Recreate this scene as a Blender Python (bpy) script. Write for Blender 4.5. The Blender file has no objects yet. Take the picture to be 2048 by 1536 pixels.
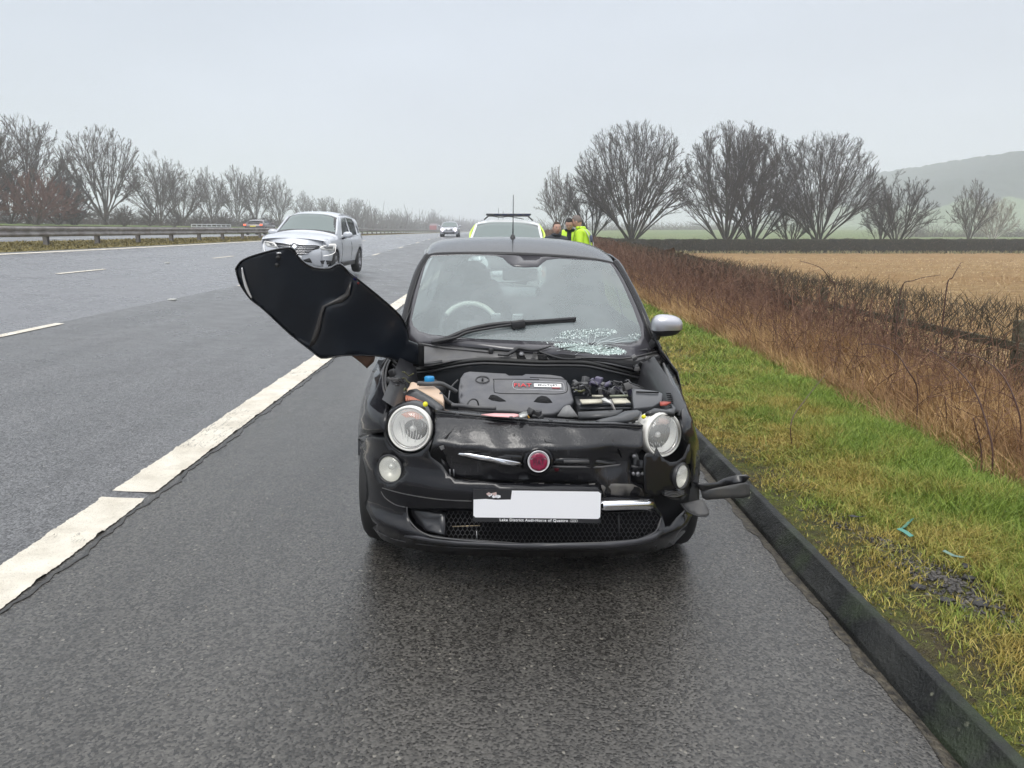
import bpy, bmesh, math, random
import numpy as np
from mathutils import Vector, Matrix, Euler
from mathutils.geometry import delaunay_2d_cdt

random.seed(7)
rng = np.random.default_rng(11)
S = bpy.context.scene
COL = S.collection
R = math.radians

# ------------------------------------------------------------------ camera
CAM_H = 1.53
F = 1539.0            # focal length in pixels of the 2048 wide photograph
PITCH = R(11.25)
YAW = R(0.82)
cam_d = bpy.data.cameras.new('camera')
cam = bpy.data.objects.new('camera', cam_d)
COL.objects.link(cam)
cam.location = (0, 0, CAM_H)
cam.rotation_euler = (R(90) - PITCH, 0, -YAW)
cam_d.sensor_width = 36
cam_d.lens = 36 * F / 2048
cam_d.clip_start = 0.05
cam_d.clip_end = 5000
S.camera = cam
CM = Euler(cam.rotation_euler).to_matrix()

def W(px, py, Y):
    """the world point at depth Y that the photograph shows at pixel px, py"""
    d = CM @ Vector((px - 1024, 768 - py, -F))
    t = Y / d.y
    return Vector((d.x * t, Y, CAM_H + d.z * t))

# ------------------------------------------------------------------ world
wd = bpy.data.worlds.new('World')
S.world = wd
wd.use_nodes = True
nt = wd.node_tree
nt.nodes.clear()
def wn(t, **k):
    n = nt.nodes.new(t)
    for a, b in k.items(): setattr(n, a, b)
    return n
out = wn('ShaderNodeOutputWorld')
bg = wn('ShaderNodeBackground')
sky = wn('ShaderNodeTexSky', sky_type='NISHITA')
sky.sun_disc = False
SUN_EL, SUN_AZ = R(55), R(20)
sky.sun_elevation = SUN_EL
sky.sun_rotation = SUN_AZ
sky.dust_density = 6
bg.inputs[1].default_value = 0.1
tc = wn('ShaderNodeTexCoord')
sep = wn('ShaderNodeSeparateXYZ')
nt.links.new(tc.outputs['Generated'], sep.inputs[0])
ramp = wn('ShaderNodeValToRGB')
nt.links.new(sep.outputs[2], ramp.inputs[0])
cr = ramp.color_ramp
cr.elements[0].position = 0.0; cr.elements[0].color = (7.1, 7.45, 8.25, 1)
cr.elements[1].position = 1.0; cr.elements[1].color = (19.0, 19.4, 20.0, 1)
e = cr.elements.new(0.10); e.color = (6.75, 7.3, 8.2, 1)
e = cr.elements.new(0.30); e.color = (6.45, 7.15, 8.15, 1)
e = cr.elements.new(0.6); e.color = (14.5, 14.9, 15.5, 1)
mp = wn('ShaderNodeMapping'); mp.inputs['Scale'].default_value = (1.2, 1.2, 4.0)
nt.links.new(tc.outputs['Generated'], mp.inputs[0])
nz = wn('ShaderNodeTexNoise'); nz.inputs['Scale'].default_value = 1.7; nz.inputs['Detail'].default_value = 4
nz.inputs['Roughness'].default_value = 0.45
nt.links.new(mp.outputs[0], nz.inputs[0])
mr = wn('ShaderNodeMapRange'); mr.inputs[1].default_value = 0.3; mr.inputs[2].default_value = 0.7
mr.inputs[3].default_value = 0.95; mr.inputs[4].default_value = 1.09
nt.links.new(nz.outputs[0], mr.inputs[0])
mu = wn('ShaderNodeVectorMath', operation='SCALE')
nt.links.new(ramp.outputs[0], mu.inputs[0]); nt.links.new(mr.outputs[0], mu.inputs[3])
mx = wn('ShaderNodeMix', data_type='RGBA'); mx.inputs[0].default_value = 0.94
nt.links.new(sky.outputs[0], mx.inputs[6]); nt.links.new(mu.outputs[0], mx.inputs[7])
nt.links.new(mx.outputs[2], bg.inputs[0])
nt.links.new(bg.outputs[0], out.inputs[0])

sun_d = bpy.data.lights.new('sun', 'SUN')
sun_d.energy = 1.5
sun_d.angle = R(25)
sun_d.color = (1.0, 0.97, 0.92)
sun = bpy.data.objects.new('sun', sun_d)
COL.objects.link(sun)
sun.rotation_euler = (R(90) - SUN_EL, 0, R(180) - SUN_AZ + R(180))

S.view_settings.view_transform = 'Standard'
S.view_settings.look = 'None'
S.view_settings.exposure = 0.04
S.view_settings.gamma = 1
S.view_settings.use_curve_mapping = False
S.render.engine = 'CYCLES'
S.cycles.use_denoising = True
S.cycles.max_bounces = 6
S.cycles.transparent_max_bounces = 16
S.cycles.volume_bounces = 2
S.cycles.sample_clamp_indirect = 4

# ------------------------------------------------------------------ materials
class M:
    """a small builder of node materials"""
    def __init__(s, name, col=(0.5, 0.5, 0.5), rough=0.5, metal=0.0, coat=0.0, spec=0.5, sub=None):
        s.m = bpy.data.materials.new(name); s.m.use_nodes = True
        s.t = s.m.node_tree; s.b = s.t.nodes['Principled BSDF']
        s.b.inputs['Base Color'].default_value = (*col, 1)
        s.b.inputs['Roughness'].default_value = rough
        s.b.inputs['Metallic'].default_value = metal
        s.b.inputs['Coat Weight'].default_value = coat
        s.b.inputs['Coat Roughness'].default_value = 0.04
        s.b.inputs['Specular IOR Level'].default_value = spec
        s.h = None; s.tc = None
    def n(s, t, **k):
        n = s.t.nodes.new(t)
        for a, b in k.items(): setattr(n, a, b)
        return n
    def l(s, a, b): s.t.links.new(a, b)
    def co(s, scale=(1, 1, 1), kind='Object'):
        if s.tc is None: s.tc = s.n('ShaderNodeTexCoord')
        m = s.n('ShaderNodeMapping'); m.inputs['Scale'].default_value = scale
        s.l(s.tc.outputs[kind], m.inputs[0]); return m.outputs[0]
    def noise(s, scale, detail=3, rough=0.55, lo=0.35, hi=0.65, stretch=(1, 1, 1), kind='Object', dist=0.0):
        n = s.n('ShaderNodeTexNoise'); n.inputs['Scale'].default_value = scale
        n.inputs['Detail'].default_value = detail; n.inputs['Roughness'].default_value = rough
        n.inputs['Distortion'].default_value = dist
        s.l(s.co(stretch, kind), n.inputs[0])
        return s.rng(n.outputs[0], lo, hi, 0, 1)
    def voro(s, scale, feature='F1', lo=0.0, hi=1.0, stretch=(1, 1, 1), out='Distance', kind='Object'):
        n = s.n('ShaderNodeTexVoronoi', feature=feature); n.inputs['Scale'].default_value = scale
        s.l(s.co(stretch, kind), n.inputs['Vector'])
        if out == 'Color': return n.outputs['Color']
        return s.rng(n.outputs[out], lo, hi, 0, 1)
    def rng(s, v, a, b, c, d):
        m = s.n('ShaderNodeMapRange')
        for i, x in enumerate((a, b, c, d)): m.inputs[i + 1].default_value = x
        s.l(v, m.inputs[0]); return m.outputs[0]
    def math(s, op, a, b=0.0):
        m = s.n('ShaderNodeMath', operation=op)
        for i, x in enumerate((a, b)):
            if isinstance(x, (int, float)): m.inputs[i].default_value = x
            else: s.l(x, m.inputs[i])
        return m.outputs[0]
    def mix(s, f, a, b, mode='MIX'):
        m = s.n('ShaderNodeMix', data_type='RGBA', blend_type=mode)
        for i, x in ((0, f), (6, a), (7, b)):
            if isinstance(x, tuple): m.inputs[i].default_value = (*x[:3], 1)
            elif isinstance(x, (int, float)): m.inputs[i].default_value = x
            else: s.l(x, m.inputs[i])
        return m.outputs[2]
    def attr(s, name):
        return s.n('ShaderNodeAttribute', attribute_name=name).outputs['Fac']
    def color(s, v): s.l(v, s.b.inputs['Base Color']); return s
    def rough(s, v): s.l(v, s.b.inputs['Roughness']); return s
    def bump(s, v, dist=0.01, strength=1.0):
        b = s.n('ShaderNodeBump'); b.inputs['Distance'].default_value = dist
        b.inputs['Strength'].default_value = strength
        s.l(v, b.inputs['Height'])
        if s.h is not None: s.l(s.h, b.inputs['Normal'])
        s.h = b.outputs[0]; s.l(s.h, s.b.inputs['Normal']); return s

MAT = {}
def simple(name, col, rough=0.5, metal=0.0, coat=0.0, spec=0.5, grime=0.0):
    if name in MAT: return MAT[name]
    m = M(name, col, rough, metal, coat, spec)
    if grime > 0:
        f = m.math('MULTIPLY', m.noise(9, 5, 0.6), grime)
        dirt = (0.16, 0.15, 0.13) if max(col) < 0.12 else (col[0] * .45, col[1] * .43, col[2] * .4)
        m.color(m.mix(f, col, dirt))
        m.rough(m.rng(m.noise(14, 4), 0, 1, rough * 0.85, min(1, rough + 0.2)))
    MAT[name] = m.m
    return m.m

# ------------------------------------------------------------------ mesh helpers
def tag(o, label=None, cat=None, group=None, kind=None):
    if label: o['label'] = label
    if cat: o['category'] = cat
    if group: o['group'] = group
    if kind: o['kind'] = kind
    return o

def parent_to(o, root):
    if root is None: return o
    o.parent = root
    off = Vector((0, 0, 0)); r = root
    M4 = Matrix.Identity(4)
    chain = []
    while r is not None:
        chain.append(r); r = r.parent
    for c in reversed(chain):
        M4 = M4 @ c.matrix_parent_inverse @ c.matrix_basis
    o.matrix_parent_inverse = M4.inverted()
    return o

def link(name, me, mat=None, parent=None, smooth=True):
    me.name = name
    o = bpy.data.objects.new(name, me); COL.objects.link(o)
    if mat is not None:
        for x in (mat if isinstance(mat, (list, tuple)) else [mat]): me.materials.append(x)
    if smooth and len(me.polygons): me.polygons.foreach_set('use_smooth', [True] * len(me.polygons))
    return parent_to(o, parent)

def empty(name, loc, rz=0.0):
    o = bpy.data.objects.new(name, None); COL.objects.link(o)
    o.location = loc; o.rotation_euler = (0, 0, rz); o.empty_display_size = 0.3
    return o

def mesh_np(name, V, Fq, Ft=None, attrs=None):
    """V (n,3), quads (m,4), tris (k,3)"""
    me = bpy.data.meshes.new(name)
    V = np.asarray(V, dtype=np.float32)
    loops = []; sizes = []
    if Fq is not None and len(Fq):
        Fq = np.asarray(Fq, dtype=np.int32); loops.append(Fq.ravel()); sizes.append(np.full(len(Fq), 4, np.int32))
    if Ft is not None and len(Ft):
        Ft = np.asarray(Ft, dtype=np.int32); loops.append(Ft.ravel()); sizes.append(np.full(len(Ft), 3, np.int32))
    L = np.concatenate(loops); Z = np.concatenate(sizes)
    me.vertices.add(len(V)); me.vertices.foreach_set('co', V.ravel())
    me.loops.add(len(L)); me.loops.foreach_set('vertex_index', L)
    me.polygons.add(len(Z))
    st = np.zeros(len(Z), np.int32); st[1:] = np.cumsum(Z)[:-1]
    me.polygons.foreach_set('loop_start', st)
    try: me.polygons.foreach_set('loop_total', Z)
    except Exception: pass
    if attrs:
        for k, v in attrs.items():
            a = me.attributes.new(k, 'FLOAT', 'POINT'); a.data.foreach_set('value', np.asarray(v, np.float32).ravel())
    me.update(calc_edges=True)
    return me

def grid_mesh(name, P, mod=None):
    """P (r,c,3)"""
    P = np.asarray(P, float); r, c = P.shape[:2]
    i = np.arange(r - 1)[:, None] * c + np.arange(c - 1)[None, :]
    Fq = np.stack([i, i + 1, i + c + 1, i + c], -1).reshape(-1, 4)
    return mesh_np(name, P.reshape(-1, 3), Fq)

def tubes(polys, rad, sides=3, tint=None):
    """polys (N,P,3), rad (N,P) -> verts, quads (, tint per vertex)"""
    N, P = polys.shape[:2]
    T = np.gradient(polys, axis=1); T /= np.linalg.norm(T, axis=2, keepdims=True) + 1e-9
    ref = np.where(np.abs(T[..., 2:3]) > 0.9, np.array([1., 0, 0]), np.array([0, 0, 1.]))
    A = np.cross(T, ref); A /= np.linalg.norm(A, axis=2, keepdims=True) + 1e-9
    B = np.cross(T, A)
    an = np.arange(sides) * 2 * np.pi / sides
    V = polys[:, :, None, :] + rad[:, :, None, None] * (A[:, :, None, :] * np.cos(an)[None, None, :, None] + B[:, :, None, :] * np.sin(an)[None, None, :, None])
    base = (np.arange(N)[:, None, None] * P + np.arange(P - 1)[None, :, None]) * sides
    k = np.arange(sides)[None, None, :]; k2 = (np.arange(sides)[None, None, :] + 1) % sides
    Fq = np.stack([base + k, base + k2, base + sides + k2, base + sides + k], -1).reshape(-1, 4)
    return V.reshape(-1, 3), Fq

def merge(parts):
    Vs, Fs, off = [], [], 0
    for V, Fq in parts:
        Vs.append(V); Fs.append(Fq + off); off += len(V)
    return np.concatenate(Vs), np.concatenate(Fs)

def catmull(pts, n=8, closed=False):
    pts = [Vector(p) for p in pts]; out = []; L = len(pts)
    rngi = range(L) if closed else range(L - 1)
    for i in rngi:
        if closed: p0, p1, p2, p3 = pts[i - 1], pts[i], pts[(i + 1) % L], pts[(i + 2) % L]
        else: p0, p1, p2, p3 = pts[max(i - 1, 0)], pts[i], pts[i + 1], pts[min(i + 2, L - 1)]
        for j in range(n):
            t = j / n
            out.append(0.5 * ((2 * p1) + (p2 - p0) * t + (2 * p0 - 5 * p1 + 4 * p2 - p3) * t * t + (3 * p1 - p0 - 3 * p2 + p3) * t ** 3))
    if not closed: out.append(pts[-1])
    return out

def tube(name, pts, r, mat, parent=None, sides=8, n=6, smooth=True, cap=True):
    P = catmull(pts, n) if n > 1 else [Vector(p) for p in pts]
    k = len(P)
    rr = np.interp(np.linspace(0, 1, k), np.linspace(0, 1, len(r)), r) if isinstance(r, (list, tuple)) else np.full(k, r)
    V, Fq = tubes(np.array([[*p] for p in P])[None], rr[None], sides)
    me = mesh_np(name, V, Fq)
    if cap:
        bm = bmesh.new(); bm.from_mesh(me)
        bmesh.ops.holes_fill(bm, edges=[e for e in bm.edges if e.is_boundary], sides=0)
        bm.to_mesh(me); bm.free()
    return link(name, me, mat, parent, smooth)

def bm_obj(name, bm, mat, parent=None, smooth=False, bevel=0.0, seg=2, sub=0):
    bmesh.ops.recalc_face_normals(bm, faces=bm.faces)
    me = bpy.data.meshes.new(name); bm.to_mesh(me); bm.free()
    o = link(name, me, mat, parent, smooth)
    if bevel > 0:
        b = o.modifiers.new('bevel', 'BEVEL'); b.width = bevel; b.segments = seg; b.limit_method = 'ANGLE'; b.angle_limit = R(35)
    if sub:
        s = o.modifiers.new('sub', 'SUBSURF'); s.levels = s.render_levels = sub
    return o

def box_bm(bm, c, s, rot=None, taper=None):
    """c centre, s full size; taper (tx,ty) scales the top"""
    vs = []
    for z in (-.5, .5):
        for x, y in ((-.5, -.5), (.5, -.5), (.5, .5), (-.5, .5)):
            tx, ty = taper if (taper and z > 0) else (1, 1)
            v = Vector((x * s[0] * tx, y * s[1] * ty, z * s[2]))
            if rot is not None: v = rot @ v
            vs.append(bm.verts.new(Vector(c) + v))
    for f in ((0, 3, 2, 1), (4, 5, 6, 7), (0, 1, 5, 4), (1, 2, 6, 5), (2, 3, 7, 6), (3, 0, 4, 7)):
        bm.faces.new([vs[i] for i in f])
    return vs

def box(name, c, s, mat, parent=None, bevel=0.0, rot=None, taper=None, seg=2, smooth=None):
    bm = bmesh.new(); box_bm(bm, c, s, rot, taper)
    return bm_obj(name, bm, mat, parent, bevel > 0 if smooth is None else smooth, bevel, seg)

def lathe(name, prof, c, axis, mat, parent=None, n=32, sx=1.0, smooth=True):
    """prof [(r, h)] around axis direction through c"""
    ax = Vector(axis).normalized(); q = Vector((0, 0, 1)).rotation_difference(ax)
    V = []; 
    for r, h in prof:
        for k in range(n):
            a = 2 * math.pi * k / n
            V.append(Vector(c) + q @ Vector((r * math.cos(a) * sx, r * math.sin(a), h)))
    Fq = [(i * n + k, i * n + (k + 1) % n, (i + 1) * n + (k + 1) % n, (i + 1) * n + k) for i in range(len(prof) - 1) for k in range(n)]
    me = bpy.data.meshes.new(name); me.from_pydata(V, [], Fq)
    bm = bmesh.new(); bm.from_mesh(me); bmesh.ops.remove_doubles(bm, verts=bm.verts, dist=1e-5)
    bmesh.ops.recalc_face_normals(bm, faces=bm.faces); bm.to_mesh(me); bm.free()
    return link(name, me, mat, parent, smooth)

def ccw(o):
    a = sum(o[i - 1][0] * o[i][1] - o[i][0] * o[i - 1][1] for i in range(len(o)))
    return list(o) if a > 0 else list(o)[::-1]
def flat_fill(outline, holes=(), res=0.05):
    """constrained triangulation of a 2D outline; returns 2D points, faces"""
    outline = ccw(outline); holes = [ccw(h) for h in holes]
    pts = [Vector((p[0], p[1])) for p in outline]
    faces = [list(range(len(pts)))]; loops = [outline]
    for h in holes:
        b = len(pts); pts += [Vector((p[0], p[1])) for p in h]; faces.append(list(range(b, len(pts)))); loops.append(h)
    O = np.array([(p[0], p[1]) for p in outline])
    xs = np.arange(O[:, 0].min() + res / 2, O[:, 0].max(), res); ys = np.arange(O[:, 1].min() + res / 2, O[:, 1].max(), res)
    if len(xs) and len(ys):
        G = np.stack(np.meshgrid(xs, ys), -1).reshape(-1, 2)
        G[:, 0] += (np.round(G[:, 1] / res) % 2) * res * 0.25
        def inside(P, poly):
            poly = np.array([(p[0], p[1]) for p in poly]); c = np.zeros(len(P), bool)
            x, y = P[:, 0], P[:, 1]; j = len(poly) - 1
            for i in range(len(poly)):
                xi, yi = poly[i]; xj, yj = poly[j]
                if yi != yj:
                    m = ((yi > y) != (yj > y)) & (x < (xj - xi) * (y - yi) / (yj - yi) + xi)
                    c ^= m
                j = i
            return c
        def near(P, poly):
            poly = np.array([(p[0], p[1]) for p in poly]); d = np.full(len(P), 1e9)
            for i in range(len(poly)):
                a, b = poly[i - 1], poly[i]; ab = b - a
                t = np.clip(((P - a) @ ab) / (ab @ ab + 1e-12), 0, 1)
                d = np.minimum(d, np.linalg.norm(P - (a + t[:, None] * ab), axis=1))
            return d
        keep = inside(G, outline)
        for h in holes: keep &= ~inside(G, h)
        for lp in loops: keep &= near(G, lp) > res * 0.4
        pts += [Vector(p) for p in G[keep]]
    r = delaunay_2d_cdt(pts, [], faces, 1, 1e-7)
    co, fo = r[0], r[2]; orig = r[5]
    res_f = []
    nh = len(holes)
    for f, og in zip(fo, orig):
        if 0 in og and not any(k in og for k in range(1, nh + 1)): res_f.append(list(f))
    return co, res_f

def panel(name, outline, mp, mat, parent=None, holes=(), res=0.05, thick=0.004, smooth=True, flip=False, curve=0, off=-1.0, bevel=0):
    """a curved sheet with thickness: a 2D outline carried onto a surface by mp(u, v)"""
    if curve: outline = [(p[0], p[1]) for p in catmull([(*p, 0) for p in outline], curve, True)]
    co, fs = flat_fill(outline, holes, res)
    if max(p[0] for p in outline) > 100: flip = not flip      # picture rows run downwards
    V = [mp(p[0], p[1]) for p in co]
    me = bpy.data.meshes.new(name); me.from_pydata(V, [], [f[::-1] if flip else f for f in fs]); me.update()
    o = link(name, me, mat, parent, smooth)
    if thick:
        s = o.modifiers.new('solid', 'SOLIDIFY'); s.thickness = thick; s.offset = off
    return o

def copy_tree(o, parent=None):
    c = o.copy(); COL.objects.link(c); c.parent = parent
    for ch in list(o.children): copy_tree(ch, c)
    return c
def text(name, s, size, M4, mat, parent, extrude=0.0005, align='CENTER', sx=1.0, bold=0.0):
    cu = bpy.data.curves.new(name, 'FONT'); cu.body = s; cu.size = size; cu.space_character = 1.12; cu.extrude = extrude
    cu.align_x = align; cu.align_y = 'CENTER'; cu.offset = bold
    t_ = bpy.data.objects.new(name, cu); COL.objects.link(t_)
    me = bpy.data.meshes.new_from_object(t_); bpy.data.objects.remove(t_); me.materials.clear(); me.materials.append(mat)
    o = bpy.data.objects.new(name, me); COL.objects.link(o); o.matrix_basis = M4 @ Matrix.Scale(sx, 4, (1, 0, 0))
    return parent_to(o, parent)
# ------------------------------------------------------------------ the lie of the land
def sstep(x, a, b):
    t = np.clip((np.asarray(x, float) - a) / (b - a), 0, 1); return t * t * (3 - 2 * t)
PX = [-400, -60, -45, -30, -28, -16.5, -13.4, -13.06, -9.41, -5.76, -2.14, 1.37]
PZ = [3.0, 2.6, 2.2, 1.25, 1.22, 1.22, .96, .926, .634, .340, .056, -.036]
FX = [-400, -60, -45, -30, -28, -16.5, -13.4, -13.06, -9.41, -5.76, -2.14, 1.37]
FZ = [3.0, 2.6, 2.2, 1.25, 1.2, 1.2, 1.1, 1.1, 1.06, 1.03, 1.0, 1.0]
def road_z(x, y):
    s = sstep(y, 18, 85)
    return np.interp(x, PX, PZ) * (1 - s) + np.interp(x, FX, FZ) * s
def land_z(x, y):
    """everything right of the kerb"""
    x = np.asarray(x, float); y = np.asarray(y, float)
    s = sstep(y, 15, 75)
    near = np.interp(x, [1.3, 1.47, 2.95, 3.5, 5.5, 8, 12], [.045, .045, .0, -.13, -.5, -.78, -.87])
    far = np.interp(x, [1.3, 1.5, 5.5, 9, 14], [1.0, 1.0, .35, -.5, -.87])
    z = near * (1 - s) + far * s
    z = z + np.where(x > 6, sstep(y, 110, 420) * 3.0, 0)
    bump = 0.02 * np.sin(x * 3.1 + 1.3 * np.sin(y * 1.7)) * np.sin(y * 2.3 + x) * np.clip((x - 1.5) * 2, 0, 1)
    return z + bump
def gz(x, y):
    x = np.asarray(x, float)
    return np.where(x > 1.37, land_z(x, y), road_z(x, y))

def strip(name, xs, ys, zf, mat, dz=0.0, label=None, parent=None, kind='structure', cat=None):
    X, Y = np.meshgrid(xs, ys); Z = zf(X, Y) + dz
    o = link(name, grid_mesh(name, np.stack([X, Y, Z], -1)), mat, parent)
    if kind: o['kind'] = kind
    if label: o['label'] = label
    if cat: o['category'] = cat
    return o
def yy(a, b, n=60, p=2.2): return a + (b - a) * np.linspace(0, 1, n) ** p

# asphalt
def asphalt(name, c1, c2, rlo, rhi, bumpd, stone=95, wet=0.0):
    m = M(name, c1, 0.5)
    v = m.voro(stone, 'F1', 0, 0.75)
    v2 = m.voro(stone * 2.3, 'F1', 0, 0.8)
    big = m.noise(0.9, 4, 0.6, 0.3, 0.7)
    med = m.noise(6, 4, 0.6, 0.3, 0.7)
    streak = m.noise(1.6, 4, 0.6, 0.35, 0.65, stretch=(1.6, 0.07, 1))
    fac = m.math('ADD', m.math('MULTIPLY', big, 0.40), m.math('ADD', m.math('MULTIPLY', med, 0.2), m.math('MULTIPLY', streak, 0.55)))
    col = m.mix(fac, c1, c2)
    st = m.voro(stone, 'F1', out='Color')
    bw = m.n('ShaderNodeRGBToBW'); m.l(st, bw.inputs[0])
    light = m.rng(bw.outputs[0], 0.2, 0.85, 0.4, 1.7)
    sc = m.n('ShaderNodeVectorMath', operation='SCALE'); m.l(col, sc.inputs[0]); m.l(light, sc.inputs[3])
    chips = m.math('GREATER_THAN', bw.outputs[0], 0.93)
    warm = m.mix(m.math('MULTIPLY', chips, 0.45), sc.outputs[0], (0.26, 0.24, 0.20))
    m.color(warm)
    m.rough(m.rng(m.math('ADD', m.math('MULTIPLY', big, 0.5), m.math('MULTIPLY', m.noise(3, 4, 0.6, 0.3, 0.7), 0.5)), 0.2, 0.8, rlo, rhi))
    h = m.math('ADD', m.math('MULTIPLY', v, -1.0), m.math('MULTIPLY', v2, -0.35))
    m.bump(h, bumpd, 1.0)
    return m.m
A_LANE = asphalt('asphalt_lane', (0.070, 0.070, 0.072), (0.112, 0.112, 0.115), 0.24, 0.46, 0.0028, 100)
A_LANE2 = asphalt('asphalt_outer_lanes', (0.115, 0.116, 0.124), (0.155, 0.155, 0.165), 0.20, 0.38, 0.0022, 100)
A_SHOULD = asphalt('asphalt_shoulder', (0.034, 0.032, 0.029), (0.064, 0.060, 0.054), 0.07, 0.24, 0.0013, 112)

# terrain sheet
mg = M('meadow_ground', (0.08, 0.1, 0.03), 0.95, spec=0.1)
mg.color(mg.mix(mg.noise(0.05, 5), (0.10, 0.15, 0.05), (0.15, 0.17, 0.07)))
xs = np.concatenate([-yy(0, 700, 40, 2.4)[::-1] - 13.4, np.linspace(-12.5, 1.2, 10), np.linspace(1.36, 14, 26), 14 + yy(1, 900, 36, 2.2)])
ys = np.concatenate([np.linspace(-900, -40, 10), np.linspace(-30, 2, 12), 2 + yy(.5, 1400, 110, 2.2)])
def ground_z(x, y):
    z = np.where(x > 1.37, land_z(x, y) - 0.04, road_z(x, y) - 0.10)
    return z
ground = strip('ground', xs, ys, ground_z, mg.m, label='dull green ground under and beyond the fields and road')

ysr = np.concatenate([[-300, -120, -50, -25], np.linspace(-12, 12, 60), 12 + yy(.3, 520, 70, 2.0)])
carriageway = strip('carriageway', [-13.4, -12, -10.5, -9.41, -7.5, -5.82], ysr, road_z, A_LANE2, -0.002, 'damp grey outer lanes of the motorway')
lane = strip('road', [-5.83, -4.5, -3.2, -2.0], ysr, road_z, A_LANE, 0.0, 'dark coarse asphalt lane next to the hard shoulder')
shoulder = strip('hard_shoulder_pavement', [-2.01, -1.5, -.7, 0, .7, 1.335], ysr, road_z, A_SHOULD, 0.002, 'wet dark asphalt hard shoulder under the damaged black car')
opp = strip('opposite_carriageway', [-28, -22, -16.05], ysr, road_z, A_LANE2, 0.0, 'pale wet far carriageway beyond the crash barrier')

# gutter joint with dirt
mgt = M('gutter_dirt', (0.03, 0.026, 0.02), 0.5)
mgt.color(mgt.mix(mgt.noise(30, 5), (0.012, 0.010, 0.008), (0.10, 0.085, 0.06)))
mgt.bump(mgt.noise(60, 4), 0.006)
ysg = np.concatenate([[-200, -40, -10], np.linspace(-2, 14, 220), 14 + yy(.3, 500, 50, 2)])
def gutter_edge(y): return 1.322 + 0.010 * np.sin(y * 9.1) + 0.008 * np.sin(y * 23.7 + 1) + 0.006 * np.sin(y * 57)
X = np.stack([gutter_edge(ysg), np.full_like(ysg, 1.355), np.full_like(ysg, 1.380)], 1); Y = np.repeat(ysg[:, None], 3, 1)
Z = road_z(X, Y) + np.array([0.0045, 0.0, -0.002])
o = link('gutter_path', grid_mesh('gutter', np.stack([X, Y, Z], -1)), mgt.m); tag(o, 'dark dirt filled joint along the foot of the kerb', kind='structure')

# kerb
mk = M('kerb_concrete', (0.05, 0.05, 0.047), 0.45, spec=0.22)
kc = mk.mix(mk.noise(3, 5, 0.6), (0.011, 0.012, 0.012), (0.030, 0.031, 0.029))
kc = mk.mix(mk.math('MULTIPLY', mk.noise(2.2, 4, 0.6, 0.52, 0.7), 0.5), kc, (0.05, 0.075, 0.03))
sp = mk.voro(11, 'F1', 0.12, 0.06); sp2 = mk.noise(3.5, 2, 0.5, 0.44, 0.50)
kc = mk.mix(mk.math('MULTIPLY', mk.math('MULTIPLY', sp, sp2), 0.6), kc, (0.38, 0.38, 0.28))
mk.color(kc); mk.rough(mk.rng(mk.noise(5, 4), 0, 1, 0.35, 0.65)); mk.bump(mk.noise(90, 4), 0.0025); mk.bump(mk.noise(7, 3), 0.006)
kp = [(1.368, -.05), (1.371, -.016), (1.372, -.013), (1.376, -.008), (1.379, -.004), (1.434, .062), (1.436, .0645), (1.440, .066), (1.444, .0665), (1.472, .067), (1.475, .066), (1.477, .063), (1.482, .02)]
P = np.zeros((len(ysg), len(kp), 3))
for j, (x, z) in enumerate(kp):
    P[:, j, 0] = x + 0.0012 * np.sin(ysg * 5 + j) + 0.0012 * np.sin(ysg * 37 + 2 * j); P[:, j, 1] = ysg
    P[:, j, 2] = z + (road_z(1.37, ysg) + .036) + 0.0008 * np.sin(ysg * 11 + j * 2)
kerb = tag(link('kerb', grid_mesh('kerb', P), mk.m), 'dark wet asphalt kerb running between hard shoulder and grass', kind='structure')

# verge soil
mv = M('verge_soil', (0.05, 0.045, 0.03), 0.9, spec=0.25)
vc = mv.mix(mv.noise(2.6, 5, 0.6, 0.38, 0.62), (0.10, 0.082, 0.042), (0.13, 0.15, 0.03))
vc = mv.mix(mv.noise(14, 5, 0.65, 0.45, 0.7), vc, (0.06, 0.045, 0.03))
vc = mv.mix(mv.math('MULTIPLY', mv.noise(38, 3, 0.6, 0.58, 0.7), 0.7), vc, (0.19, 0.24, 0.03))
mv.color(vc); mv.bump(mv.noise(25, 5, 0.65), 0.025); mv.bump(mv.noise(120, 3), 0.006)
ysv = np.concatenate([[-200, -40, -10], np.linspace(-2, 14, 170), 14 + yy(.3, 300, 60, 2)])
verge = strip('grass_verge_path', np.linspace(1.475, 5.6, 60), ysv, lambda x, y: land_z(x, y) + 0.008 * np.sin(x * 31 + 3 * np.sin(y * 7)) * np.sin(y * 27 + x * 5) * (x > 1.5), mv.m, 0.0, 'mossy soil bank sloping away behind the kerb')

# stubble field
mf = M('stubble', (0.35, 0.22, 0.1), 0.95, spec=0.1)
fc = mf.mix(mf.noise(3.0, 6, 0.75, 0.35, 0.65, stretch=(0.35, 1.2, 1)), (0.28, 0.165, 0.07), (0.52, 0.35, 0.165))
fc = mf.mix(mf.math('MULTIPLY', mf.noise(9, 4, 0.75, 0.55, 0.72, stretch=(0.3, 1, 1)), 0.8), fc, (0.72, 0.58, 0.37))
fc = mf.mix(mf.math('MULTIPLY', mf.noise(0.12, 3, 0.5, 0.4, 0.7), 0.5), fc, (0.36, 0.20, 0.08))
mf.color(fc); mf.bump(mf.noise(12, 5, 0.7), 0.08)
xf = np.concatenate([np.linspace(6.2, 14, 24), 14 + yy(.5, 260, 40, 1.6)])
yf = np.concatenate([[-200, -40, -10], np.linspace(0, 84, 130)])
field = strip('stubble_field', xf, yf, lambda x, y: land_z(x, y) + 0.03 * np.sin(x * 2.2 + 2 * np.sin(y * .7)) * np.sin(y * 3.1), mf.m, 0.02, 'orange brown stubble field beyond the roadside hedge')
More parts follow.
